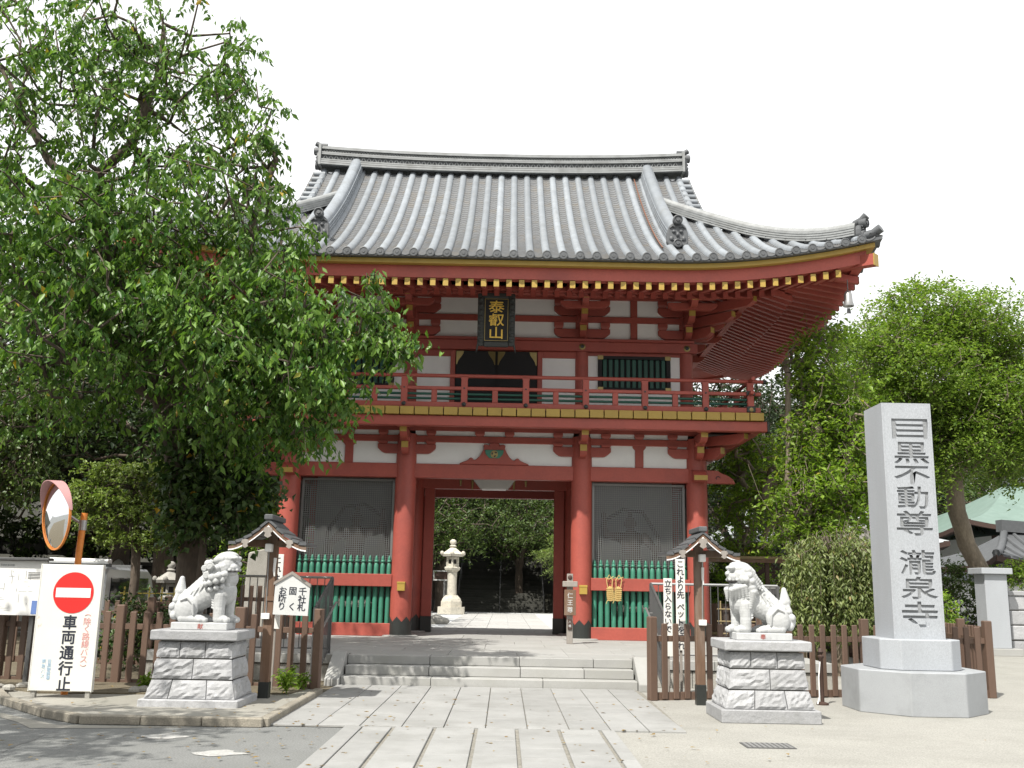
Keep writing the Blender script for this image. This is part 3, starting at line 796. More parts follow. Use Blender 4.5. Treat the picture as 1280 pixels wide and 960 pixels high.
pbox('wall_beam', gate, 'red', (-4.9, UY0 - 0.12, 8.74), (4.9, UY0 + 0.1, 8.92), 0.01)
pbox('floor_beam', gate, 'red', (-4.7, UY0 - 0.14, 5.70), (4.7, UY0 + 0.08, 5.98), 0.01)
pbox('wall_top', gate, 'dark_wood', (-4.75, UY0 + 0.12, 8.3), (4.75, UY0 + 0.2, 9.6), 0)
for sx in (-1, 1):
    pbox('side_wall', gate, 'plaster', (sx * 4.72 - 0.04, UY0 + 0.1, 5.7), (sx * 4.72 + 0.04, UY1 - 0.1, 8.9), 0)
    pbox('side_beam', gate, 'red', (sx * 4.72 - 0.14, UY0 + 0.1, 7.38), (sx * 4.72 + 0.14, UY1, 7.63), 0.01)
    pbox('side_beam', gate, 'red', (sx * 4.72 - 0.12, UY0 + 0.1, 8.15), (sx * 4.72 + 0.12, UY1, 8.30), 0.01)
MB().span((-4.7, UY1 - 0.04, 5.7), (4.7, UY1 + 0.04, 8.9)).build('rear_wall', 'plaster', gate)
uspans = [(-4.72, -2.12), (-2.12, 2.12), (2.12, 4.72)]
for a, b in uspans:
    side = b - a < 3
    for z0, z1 in ((7.70, 8.15), (8.30, 8.74)):
        if side:
            mid = (a + b) / 2
            for p, q in ((a + 0.1, mid), (mid, b - 0.1)): pbox('plaster_panel', gate, 'plaster', (p, UY0 - 0.05, z0), (q - 0.002, UY0 + 0.03, z1), 0)
            pbox('strut', gate, 'red', (mid - 0.085, UY0 - 0.11, z0), (mid + 0.085, UY0 + 0.02, z1), 0.008)
        else:
            pbox('plaster_panel', gate, 'plaster', (a + 0.1, UY0 - 0.05, z0), (b - 0.1, UY0 + 0.03, z1), 0)
    if side:
        # lattice window with green bars between plaster strips
        w0, w1 = ((a + 0.40, b - 0.40))
        pbox('plaster_panel', gate, 'plaster', (a + 0.12, UY0 - 0.05, 5.98), (w0, UY0 + 0.03, 7.30), 0)
        pbox('plaster_panel', gate, 'plaster', (w1, UY0 - 0.05, 5.98), (b - 0.12, UY0 + 0.03, 7.30), 0)
        pbox('lintel', gate, 'red', (a + 0.12, UY0 - 0.07, 7.30), (b - 0.12, UY0 + 0.03, 7.38), 0)
        fr = MB()
        fr.span((w0, UY0 - 0.10, 6.42), (w0 + 0.10, UY0 - 0.0, 7.30)).span((w1 - 0.10, UY0 - 0.10, 6.42), (w1, UY0, 7.30))
        fr.span((w0 + 0.10, UY0 - 0.10, 7.22), (w1 - 0.10, UY0, 7.30)).span((w0 + 0.10, UY0 - 0.10, 6.42), (w1 - 0.10, UY0, 6.50))
        win = fr.build('window', 'door_black', gate)
        pbox('window_back', win, 'door_black', (w0 + 0.10, UY0 - 0.01, 6.50), (w1 - 0.10, UY0 + 0.02, 7.22), 0)
        nb = 11
        for i in range(nb):
            x = w0 + 0.10 + (w1 - w0 - 0.20) * (i + 0.5) / nb
            pbox('window_bar', win, 'dark_green', (x - 0.048, UY0 - 0.075, 6.50), (x + 0.048, UY0 - 0.03, 7.22), 0.01)
        for ux in (w0 + 0.06, w1 - 0.06):
            for uz in (6.46, 7.26): pbox('corner_fitting', win, 'brass', (ux - 0.07, UY0 - 0.108, uz - 0.05), (ux + 0.07, UY0 - 0.098, uz + 0.05), 0)
        pbox('plaster_panel', gate, 'plaster', (w0, UY0 - 0.05, 5.98), (w1, UY0 + 0.03, 6.42), 0)
    else:
        for p, q in ((a + 0.15, -1.14), (1.14, b - 0.15)):
            pbox('plaster_panel', gate, 'plaster', (p, UY0 - 0.05, 5.98), (q, UY0 + 0.03, 7.22), 0)
        for x in (-1.08, 1.08): pbox('door_jamb', gate, 'red', (x - 0.06, UY0 - 0.10, 5.98), (x + 0.06, UY0 + 0.05, 7.38), 0.008)
        pbox('lintel', gate, 'red', (a + 0.15, UY0 - 0.08, 7.22), (-1.14, UY0 + 0.03, 7.38), 0)
        pbox('lintel', gate, 'red', (1.14, UY0 - 0.08, 7.22), (b - 0.15, UY0 + 0.03, 7.38), 0)
        pbox('door_back', gate, 'door_black', (-1.02, UY0 - 0.02, 5.98), (1.02, UY0 + 0.02, 7.38), 0)
        for sx in (-1, 1):
            x0, x1 = (0.03, 1.0) if sx > 0 else (-1.0, -0.03)
            # leaf with a shouldered arch top, brass plates in the spandrels
            lf = MB().prism([(x0, 5.99), (x1, 5.99), (x1, 7.36), (x0, 7.36)], 'y', UY0 - 0.06, UY0 - 0.02).build('door_leaf', 'door_black', gate)
            mid, hw = (x0 + x1) / 2, (x1 - x0) / 2
            for s2 in (-1, 1):
                pts = [(mid + s2 * hw, 7.36), (mid + s2 * hw, 7.02)]
                for k_ in range(7):
                    t = k_ / 6; pts.append((mid + s2 * hw * (0.96 - 0.34 * math.sin(t * math.pi / 2) ** 1.2), 7.02 + 0.34 * t ** 0.7))
                MB().prism(pts, 'y', UY0 - 0.075, UY0 - 0.058).build('spandrel_plate', 'brass', lf)
            pbox('door_rail', lf, 'door_black', (x0 + 0.05, UY0 - 0.075, 6.48), (x1 - 0.05, UY0 - 0.06, 6.56), 0)
# upper brackets
for x in UX:
    for z in (7.74, 8.32):
        link('bracket_arm', lat_arm, gate, (x, UY0 - 0.04, z))
        for sx in (-1, 1):
            if abs(x + sx * 0.58) < 4.85: link('bearing_block', blk, gate, (x + sx * 0.58, UY0 - 0.04, z + 0.225), scale=(0.9, 0.8, 1.2))
    for ln, z in ((0.55, 7.72), (0.98, 8.02), (1.42, 8.30)):
        out_arm(gate, x, UY0, ln, z, 0.24, 0.16)
        link('bearing_block', blk_gold, gate, (x, UY0 - ln + 0.12, z + 0.24), scale=(1, 1, 0.55))
    for yy, z in ((-0.80, 8.26), (-1.20, 8.42)):
        link('bracket_arm', lat_arm, gate, (x, yy, z), scale=(0.85, 0.7, 0.75))
for sx in (-1, 1):
    for ln, z in ((0.8, 7.72), (1.4, 8.02), (2.0, 8.30)):
        out_arm(gate, sx * 4.72, UY0, ln, z, 0.24, 0.16, sx * math.pi / 4)
        out_arm(gate, sx * 4.72, UY0, ln * 0.70, z, 0.24, 0.16, sx * math.pi / 2)
    for yb in (UY1, YC):
        for ln, z in ((0.56, 7.72), (0.98, 8.02), (1.42, 8.30)):
            out_arm(gate, sx * 4.72, yb, ln, z, 0.24, 0.16, sx * math.pi / 2)
pbox('purlin', gate, 'red', (-6.1, -1.29, 8.46), (6.1, -1.13, 8.62), 0.01)
pbox('purlin', gate, 'red', (-5.6, -0.86, 8.64), (5.6, -0.72, 8.80), 0.01)
for sx in (-1, 1): pbox('purlin', gate, 'red', (sx * 6.06 - 0.08, -1.13, 8.46), (sx * 6.06 + 0.08, 6.5, 8.62), 0.01)

# ---- eaves: rafters in two tiers, boards, hip rafters
def eave_strip(name, parent, material, d0, d1, z0, z1, faces='FBRL', n=48):
    """board along the eave, between distances d0..d1 from the edge and heights z0..z1 at mid-span"""
    for fc in faces:
        H_ = HW if fc in 'FB' else HD
        prof = None; mb = MB(); vs = []; k = 0
        for i in range(n + 1):
            u = -1 + 2 * i / n
            row = []
            for d, z in ((d0, z0), (d0, z1), (d1, z1), (d1, z0)):
                t = u * (H_ - d); s = H_ - abs(t)
                if fc == 'F': p = (t, YF + d)
                elif fc == 'B': p = (t, YC + HD - d)
                elif fc == 'R': p = (HW - d, YC + t)
                else: p = (-(HW - d), YC + t)
                row.append((p[0], p[1], z + lift(0, s)))
            vs += row
        fs = [(i * 4 + j, i * 4 + (j + 1) % 4, (i + 1) * 4 + (j + 1) % 4, (i + 1) * 4 + j) for i in range(n) for j in range(4)]
        mb.add(vs, fs).build(name, material, parent, smooth=30)
eave_strip('gold_fascia', gate, 'gold', 0.14, 0.40, 8.475, 8.575)
eave_strip('eave_board', gate, 'red', 0.29, 0.50, 8.20, 8.472)
eave_strip('flying_support', gate, 'red', 1.50, 1.66, 8.32, 8.42, 'FRL')
# soffit boards above the rafters
def soffit(fc, d0, d1, za, zb):
    H_ = HW if fc in 'FB' else HD; n = 24; vs = []
    for i in range(n + 1):
        u = -1 + 2 * i / n
        for d, z in ((d0, za), (d1, zb)):
            t = u * (H_ - d); s = H_ - abs(t); lf = lift(0, s) * max(0, 1 - d / 4.0)
            p = {'F': (t, YF + d), 'B': (t, YC + HD - d), 'R': (HW - d, YC + t), 'L': (-(HW - d), YC + t)}[fc]
            vs.append((p[0], p[1], z + lf))
    MB().add(vs, [(2 * i, 2 * i + 1, 2 * i + 3, 2 * i + 2) for i in range(n)]).build('soffit', 'red', gate)
for fc in 'FBRL':
    soffit(fc, 0.30, 1.62, 8.24, 8.56); soffit(fc, 1.60, 3.75, 8.40, 9.27)
raft_f = {}
def rafter(fc, t, d0, z0, d1, z1, name, w=0.115, h=0.16, gold=False):
    H_ = HW if fc in 'FB' else HD; s = H_ - abs(t)
    d1 = min(d1, s - 0.02)
    if d1 - d0 < 0.2: return
    z1 = z0 + (z1 - z0) * 1.0 if d1 is None else z0 + (z1 - z0)
    slope = (z1 - z0)
    L0 = d0; full = {'flying_rafter': 1.65, 'base_rafter': 3.72}[name]
    sl = (z1 - z0) / (full - d0)
    z1 = z0 + sl * (d1 - d0)
    lf0 = lift(0, s) * max(0, 1 - d0 / 4.0); lf1 = lift(0, s) * max(0, 1 - d1 / 4.0)
    mb = MB()
    a = [(d0, z0 - h / 2 + lf0), (d1, z1 - h / 2 + lf1), (d1, z1 + h / 2 + lf1), (d0, z0 + h / 2 + lf0)]
    vs = []
    for w_ in (-w / 2, w / 2):
        for d, z in a:
            p = {'F': (t + w_, YF + d), 'B': (t + w_, YC + HD - d), 'R': (HW - d, YC + t + w_), 'L': (-(HW - d), YC + t + w_)}[fc]
            vs.append((p[0], p[1], z))
    mb.add(vs, [(0, 1, 2, 3), (7, 6, 5, 4), (0, 4, 5, 1), (1, 5, 6, 2), (2, 6, 7, 3), (3, 7, 4, 0)])
    o = mb.build(name, 'red', gate)
    if gold:
        g = MB(); e = 0.006
        p = {'F': ((t - w/2, YF + d0 - e), (t + w/2, YF + d0 + 0.01)), 'R': ((HW - d0 - 0.01, YC + t - w/2), (HW - d0 + e, YC + t + w/2)), 'L': ((-(HW - d0) - e, YC + t - w/2), (-(HW - d0) + 0.01, YC + t + w/2))}[fc]
        g.span((p[0][0], p[0][1], z0 - h/2 + lf0), (p[1][0], p[1][1], z0 + h/2 + lf0)).build('rafter_end', 'gold', o)
PITCHR = 0.277
i0 = int(7.75 / PITCHR)
for i in range(-i0, i0 + 1):
    t = i * PITCHR
    rafter('F', t, 0.30, 8.105, 1.65, 8.44, 'flying_rafter', gold=True)
    if abs(t) < 6.6: rafter('F', t, 1.48, 8.25, 3.72, 9.12, 'base_rafter')
i1 = int(5.45 / PITCHR)
for i in range(-i1, i1 + 1):
    t = i * PITCHR
    for fc in 'RL':
        rafter(fc, t, 0.30, 8.105, 1.65, 8.44, 'flying_rafter', gold=True)
        if abs(t) < 4.4: rafter(fc, t, 1.48, 8.25, 3.72, 9.12, 'base_rafter')
for sx in (-1, 1):
    # hip rafter with gold nose
    a = Vector((sx * (HW - 0.14), YF + 0.14, 8.27 + lift(0, 0) * 0.80)); b = Vector((sx * (HW - 3.75), YF + 3.75, 9.10))
    L = (b - a).length; d = (b - a).normalized()
    lat = Vector((d.y, -d.x, 0)).normalized()
    hp = MB().sweep([(-0.10, -0.14), (0.10, -0.14), (0.10, 0.12), (-0.10, 0.12)], [a, b], lat).build('hip_rafter', 'red', gate, bevel=0.01)
    MB().sweep([(-0.106, -0.146), (0.106, -0.146), (0.106, 0.126), (-0.106, 0.126)], [a - d * 0.010, a + d * 0.012], lat).build('gold_end', 'gold', hp)

# ---- roof
deck = MB()
for fc in 'FBRL':
    H_ = HW if fc in 'FB' else HD; dm = HD if fc in 'FB' else 3.9
    nd, nt = 12, 40; base = len(deck.v)
    for j in range(nd + 1):
        d = 0.10 + (dm - 0.10) * j / nd
        lim = H_ - d if fc in 'RL' else (HW - d if d < HW - XV else XV - 0.05)
        for i in range(nt + 1):
            t = lim * (-1 + 2 * i / nt)
            deck.v.append(tuple(face_pt(fc, t, d, -0.07)))
    for j in range(nd):
        for i in range(nt):
            a = base + j * (nt + 1) + i; deck.f.append((a, a + 1, a + nt + 2, a + nt + 1))
roof = deck.build('roof', 'tile_dark', gate, smooth=60)
PT = 0.36
def dmax(fc, t):
    if fc in 'FB':
        return HD - 0.02 if abs(t) <= XV else HW - abs(t)
    return min(HD - abs(t), 3.75)
def tile_row(fc, t):
    D = dmax(fc, t)
    if D < 0.25: return
    n = max(2, int(round(D / 0.33))); vs = []; k = 7; r0 = 0.084
    lat = Vector(LATV[fc])
    for i in range(n):
        for u, r in ((0.0, r0 + 0.006), (0.985, r0)):
            p = face_pt(fc, t, D * (i + u) / n, 0.0)
            for j in range(k):
                a = math.pi * (j / (k - 1)) * 1.1 - 0.05 * math.pi
                vs.append(p + lat * (r * math.cos(a)) + Vector((0, 0, r * math.sin(a) * 1.05)))
    m_ = 2 * n
    fs = [(i * k + j, i * k + j + 1, (i + 1) * k + j + 1, (i + 1) * k + j) for i in range(m_ - 1) for j in range(k - 1)]
    MB().add(vs, fs).build('tile_row', 'tile', roof, smooth=50)
disc = MB().lathe([(0.001, 0), (0.092, 0), (0.098, 0.02), (0.098, 0.05), (0.080, 0.055), (0.076, 0.045), (0.04, 0.045), (0.035, 0.055), (0.001, 0.055)], 18).mesh('eave_tile_end', 'tile_dark', 50)
ROT_FACE = {'F': (math.pi / 2, 0, 0), 'B': (-math.pi / 2, 0, 0), 'R': (0, math.pi / 2, 0), 'L': (0, -math.pi / 2, 0)}
pans = MB()
for fc in 'FBRL':
    H_ = HW if fc in 'FB' else HD
    N = int((H_ - 0.15) / PT)
    ts = [i * PT for i in range(-N, N + 1)]
    for t in ts:
        tile_row(fc, t)
        p = face_pt(fc, t, 0.0, 0.0)
        link('eave_tile_end', disc, roof, p + Vector((0, 0, 0.012)) + {'F': Vector((0, 0.03, 0)), 'B': Vector((0, -0.03, 0)), 'R': Vector((-0.03, 0, 0)), 'L': Vector((0.03, 0, 0))}[fc], ROT_FACE[fc])
    # pan tiles: concave courses stepping up the slope
    if fc == 'B': continue
    ts2 = [ts[0] - PT] + ts
    for t in ts2:
        t0, t1 = t + 0.06, t + PT - 0.06
        D = max(dmax(fc, t0), dmax(fc, t1))
        D = min(D, dmax(fc, min(abs(t0), abs(t1))))
        if D < 0.12: continue
        n = max(1, int(D / 0.135)); k = 5
        for i in range(n):
            base = len(pans.v)
            for d, h in ((D * i / n, 0.034), (D * (i + 1) / n + 0.004, 0.002)):
                for j in range(k):
                    u = j / (k - 1); tt = t0 + (t1 - t0) * u
                    tc = max(-H_ + 0.02, min(H_ - 0.02, tt))
                    sag = -0.045 * (1 - (2 * u - 1) ** 2)
                    p = face_pt(fc, tc, min(d, D), sag + h - 0.01)
                    pans.v.append(tuple(p))
            # small riser below the lip
            for j in range(k):
                x, y, z = pans.v[base + j]; pans.v.append((x, y, z - 0.036))
            for j in range(k - 1):
                pans.f.append((base + j, base + j + 1, base + k + j + 1, base + k + j))
                pans.f.append((base + 2 * k + j, base + 2 * k + j + 1, base + j + 1, base + j))
pn = pans.build('pan_tiles', 'pan_tile', roof); pn['kind'] = 'stuff'
eave_strip('eave_tile_lip', roof, 'tile_dark', 0.015, 0.14, 8.585, 8.645)
# rust-brown conductor lines on the slope
for x in (-3.98 + 0.02, 3.75):
    MB().tube([face_pt('F', x, d_, 0.045) for d_ in np.linspace(1.0, 5.9, 16)], 0.018, 5).build('down_conductor', 'rust_stain', roof)

# ridges
def ridge_prof(w, h, layers):
    """stacked thin courses narrowing upward, round cap on top"""
    right = []
    for i in range(layers):
        z0 = h * i / layers; z1 = h * (i + 1) / layers; ww = w * (1 - 0.20 * i / layers)
        right += [(ww / 2, z0), (ww / 2, z0 + (z1 - z0) * 0.62), (ww / 2 - 0.022, z0 + (z1 - z0) * 0.64), (ww / 2 - 0.022, z1)]
    rc = w * 0.36
    cap = [(rc * math.cos(a), h + rc * math.sin(a)) for a in [math.pi * k_ / 8 for k_ in range(9)]]
    return right + cap + [(-a, b) for a, b in reversed(right)]
def kudari(sx):
    x = sx * 4.12
    pathp = [face_pt('F', x, d_, -0.02) for d_ in np.linspace(5.95, 1.28, 18)]
    o = MB().sweep(ridge_prof(0.40, 0.40, 5), pathp, (1, 0, 0)).build('descending_ridge', 'tile', roof, smooth=35)
    oni(pathp[-1] + Vector((0, -0.05, 0.0)), 0.0, 0.52, 0.60, o)
    pathb = [Vector((p.x, 2 * YC - p.y, p.z)) for p in pathp]
    MB().sweep(ridge_prof(0.40, 0.40, 5), pathb, (1, 0, 0)).build('descending_ridge', 'tile', roof, smooth=35)
def oni(p, ang, w, h, parent):
    """ridge-end demon tile: shouldered plate, face bosses, round tiles above and below"""
    pl = [(-0.36, 0), (0.36, 0), (0.48, 0.16), (0.46, 0.55), (0.38, 0.80), (0.22, 0.92), (0, 0.98)]
    pl = pl + [(-a, b) for a, b in reversed(pl[2:-1])]
    o = MB().prism([(a * w, b * h) for a, b in pl], 'y', -0.07, 0.06).build('ridge_end_tile', 'tile_dark', parent, p, (0, 0, ang), bevel=0.02)
    f = MB()
    for s2 in (-1, 1):
        f.ball((s2 * 0.16 * w, -0.08, 0.58 * h), (0.09 * w, 0.045, 0.07 * h), 8, 6).ball((s2 * 0.27 * w, -0.075, 0.30 * h), (0.10 * w, 0.04, 0.10 * h), 8, 6)
        f.tube([(s2 * 0.10 * w, -0.08, 0.74 * h), (s2 * 0.22 * w, -0.10, 0.80 * h), (s2 * 0.34 * w, -0.08, 0.72 * h)], 0.022, 6)
    f.ball((0, -0.085, 0.45 * h), (0.08 * w, 0.06, 0.10 * h), 8, 6)
    f.tube([(-0.2 * w, -0.075, 0.24 * h), (0, -0.09, 0.20 * h), (0.2 * w, -0.075, 0.24 * h)], 0.025, 6)
    f.build('face_relief', 'tile_dark', o, smooth=60)
    link('round_tile', disc, o, (0, -0.02, h * 1.02), (math.pi / 2, 0, 0), (1.15, 1.15, 3.0))
    link('round_tile', disc, o, (0, -0.02, 0.06), (math.pi / 2, 0, 0), (1.05, 1.05, 2.0))
    return o
for sx in (-1, 1): kudari(sx)
# corner ridges
for sx in (-1, 1):
    for back in (False, True):
        pts = []; 
        for d_ in np.linspace(4.15, 0.42, 20):
            p = face_pt('F', sx * (HW - d_), d_, 0.02)
            p.z += 0.10 * max(0, 1 - d_ / 1.6) ** 2
            if back: p.y = 2 * YC - p.y
            pts.append(p)
        latd = Vector((sx, 1, 0)).normalized() if not back else Vector((sx, -1, 0)).normalized()
        o = MB().sweep(ridge_prof(0.30, 0.24, 4), pts, latd).build('corner_ridge', 'ridge_tile', roof, smooth=35)
        if back: continue
        ang = sx * math.pi / 4
        oni(pts[-1] + Vector((sx * 0.05, -0.05, -0.05)), ang, 0.28, 0.32, o)
        e = pts[-1] + Vector((0, 0, 0.30))
        dirv = Vector((sx, -1, 0)).normalized()
        MB().tube([e - dirv * 0.05, e + dirv * 0.12 + Vector((0, 0, 0.05)), e + dirv * 0.24 + Vector((0, 0, 0.14))], [0.085, 0.085, 0.09], 12).build('upturned_tile', 'tile_dark', o, smooth=50)
        q = face_pt('F', sx * (HW - 0.30), 0.30, 0.05)
        MB().tube([q - dirv * 0.2, q + dirv * 0.20 + Vector((0, 0, 0.02)), q + dirv * 0.38 + Vector((0, 0, 0.11))], [0.10, 0.10, 0.10], 12).build('upturned_tile', 'tile_dark', o, smooth=50)
# verge tiles and gables
for sx in (-1, 1):
    for sy in (-1, 1):
        for d_ in np.arange(3.15, 6.0, 0.30):
            p = face_pt('F', sx * XV, d_, 0.03)
            if sy > 0: p.y = 2 * YC - p.y
            MB().tube([p - Vector((sx * 0.25, 0, 0)), p + Vector((sx * 0.06, 0, 0))], 0.070, 12).build('verge_tile', 'tile', roof, smooth=50)
    g = [(YF + d_, zs(d_, 5) - 0.10) for d_ in np.linspace(3.4, 6.1, 8)]
    g = g + [(2 * YC - a, b) for a, b in reversed(g[:-1])]
    MB().prism(g, 'x', sx * 4.55 - 0.05, sx * 4.55 + 0.05).build('gable_wall', 'plaster', roof)
    bp = [Vector((sx * (XV - 0.05), YF + d_, zs(d_, 5) - 0.12)) for d_ in np.linspace(3.1, 6.1, 10)]
    bp = bp + [Vector((p.x, 2 * YC - p.y, p.z)) for p in reversed(bp[:-1])]
    MB().sweep([(-0.04, -0.32), (0.04, -0.32), (0.04, 0), (-0.04, 0)], bp, (1, 0, 0)).build('barge_board', 'red', roof)
# main ridge
def rz(x): return 13.09 + 0.15 * (abs(x) / 5.15) ** 2.4
xs = np.linspace(-5.15, 5.15, 41)
rp = [Vector((x, YC, rz(x))) for x in xs]
MBR = MB()
def rect(w, z0, z1): return [(-w / 2, z0), (w / 2, z0), (w / 2, z1), (-w / 2, z1)]
mr = MB().sweep(rect(0.42, 0, 0.52), rp, (0, 1, 0)).build('main_ridge', 'tile_dark', roof)
for w_, z0, z1, mt in ((0.62, 0.0, 0.05, 'ridge_tile'), (0.60, 0.065, 0.115, 'ridge_tile'), (0.58, 0.13, 0.165, 'ridge_tile'), (0.56, 0.30, 0.335, 'ridge_tile'), (0.55, 0.345, 0.385, 'ridge_tile'), (0.56, 0.47, 0.515, 'ridge_tile'), (0.52, 0.52, 0.56, 'ridge_tile')):
    MB().sweep(rect(w_, z0, z1), rp, (0, 1, 0)).build('ridge_course', mt, mr)
MB().sweep([(0.14 * math.cos(a), 0.56 + 0.10 * math.sin(a)) for a in [math.pi * k_ / 8 for k_ in range(9)]], rp, (0, 1, 0)).build('ridge_cap', 'ridge_tile', mr, smooth=50)
orn = MB()
for x in np.arange(-5.0, 5.01, 0.155):
    for z, h, w_ in ((0.17, 0.125, 0.13), (0.39, 0.075, 0.09)):
        b = rz(x) + z
        for k_ in range(2):
            xx = x + (0.0775 * k_ if z > 0.3 else 0)
            orn.tube([(xx - w_ / 2, YC - 0.235, b), (xx, YC - 0.245, b + h), (xx + w_ / 2, YC - 0.235, b)], 0.014, 4, False)
            if z < 0.3: break
oo = orn.build('ridge_ornament', 'ridge_tile', mr); oo['kind'] = 'stuff'
for sx in (-1, 1):
    oni(Vector((sx * 5.19, YC, rz(5.15) - 0.02)), sx * math.pi / 2, 0.50, 0.50, mr)
    MB().tube([(sx * 5.0, YC, rz(5.15) + 0.66), (sx * 5.20, YC, rz(5.15) + 0.66), (sx * 5.32, YC, rz(5.15) + 0.73)], 0.075, 12).build('upturned_tile', 'tile_dark', mr, smooth=50)
    MB().span((sx * 5.15 - 0.04, YC - 0.315, rz(5.15) - 0.02), (sx * 5.15 + 0.03, YC + 0.315, rz(5.15) + 0.60)).build('ridge_end_plate', 'ridge_tile', mr)

# ================================================================ things hung on and standing by the gate
# name board under the eaves
pq = thing('name_plaque', 'black framed plaque with three gold characters hanging under the eaves', 'plaque', (GX, GY - 1.72, 7.03))
R_ = Matrix.Rotation(math.radians(-9), 3, 'X')
pq.rotation_euler = (math.radians(8), 0, 0); pq.scale = (0.90, 0.90, 0.88)
MB().span((-0.36, -0.03, 0.10), (0.36, 0.03, 1.36)).build('board', 'door_black', pq)
frm = MB()
for sx in (-1, 1): frm.span((sx * 0.40 - 0.08, -0.07, 0.02), (sx * 0.40 + 0.08, 0.05, 1.40))
frm.span((-0.32, -0.07, 1.28), (0.32, 0.05, 1.42)).span((-0.32, -0.07, 0.0), (0.32, 0.05, 0.14))
fo = frm.build('frame', 'black_metal', pq, bevel=0.02)
for sx in (-1, 1):
    for k in range(8): MB().ball((sx * 0.40, -0.08, 0.16 + k * 0.155), (0.06, 0.03, 0.055), 8, 6).build('carved_boss', 'black_metal', fo)
    MB().tube([(sx * 0.46, -0.06, 0.06), (sx * 0.49, -0.07, -0.10), (sx * 0.51, -0.06, -0.16)], [0.03, 0.02, 0.008], 6).build('scroll', 'black_metal', fo)
ln = MB()
for a, b in (((-0.30, -0.036, 0.16), (-0.285, -0.03, 1.27)), ((0.285, -0.036, 0.16), (0.30, -0.03, 1.27)), ((-0.285, -0.036, 1.255), (0.285, -0.03, 1.27)), ((-0.285, -0.036, 0.16), (0.285, -0.03, 0.175))): ln.span(a, b)
ln.build('gold_line', 'brass', pq)
lettering('lettering', pq, '泰叡山', 0.37, 0.345, 'gold_leaf', (0, -0.036, 1.06), 0.012, 0.003, 1.12, 0.92)

# hanging lantern in the passage
hl = thing('hanging_lantern', 'wide pale lantern with gold tassels hanging under the passage beam', 'lantern', (GX, GY + 1.2, 4.02))
MB().add([(-0.62, -0.25, 0.36), (0.62, -0.25, 0.36), (0.62, 0.25, 0.36), (-0.62, 0.25, 0.36), (-0.34, -0.16, 0.02), (0.34, -0.16, 0.02), (0.34, 0.16, 0.02), (-0.34, 0.16, 0.02)],
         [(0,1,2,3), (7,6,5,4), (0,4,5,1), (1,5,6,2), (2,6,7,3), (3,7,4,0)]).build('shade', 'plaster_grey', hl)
pbox('base_plate', hl, 'white_paint', (-0.3, -0.14, 0), (0.3, 0.14, 0.03), 0)
pbox('hanger', hl, 'black_metal', (-0.03, -0.03, 0.36), (0.03, 0.03, 0.50), 0)
for x in (-0.85, -0.55, 0.5, 0.8):
    MB().tube([(x, 0, 0.5), (x, 0, 0.22), (x, 0, 0.0 if abs(x) < 0.7 else 0.1)], [0.012, 0.035, 0.02], 6).build('tassel', 'brass', hl)

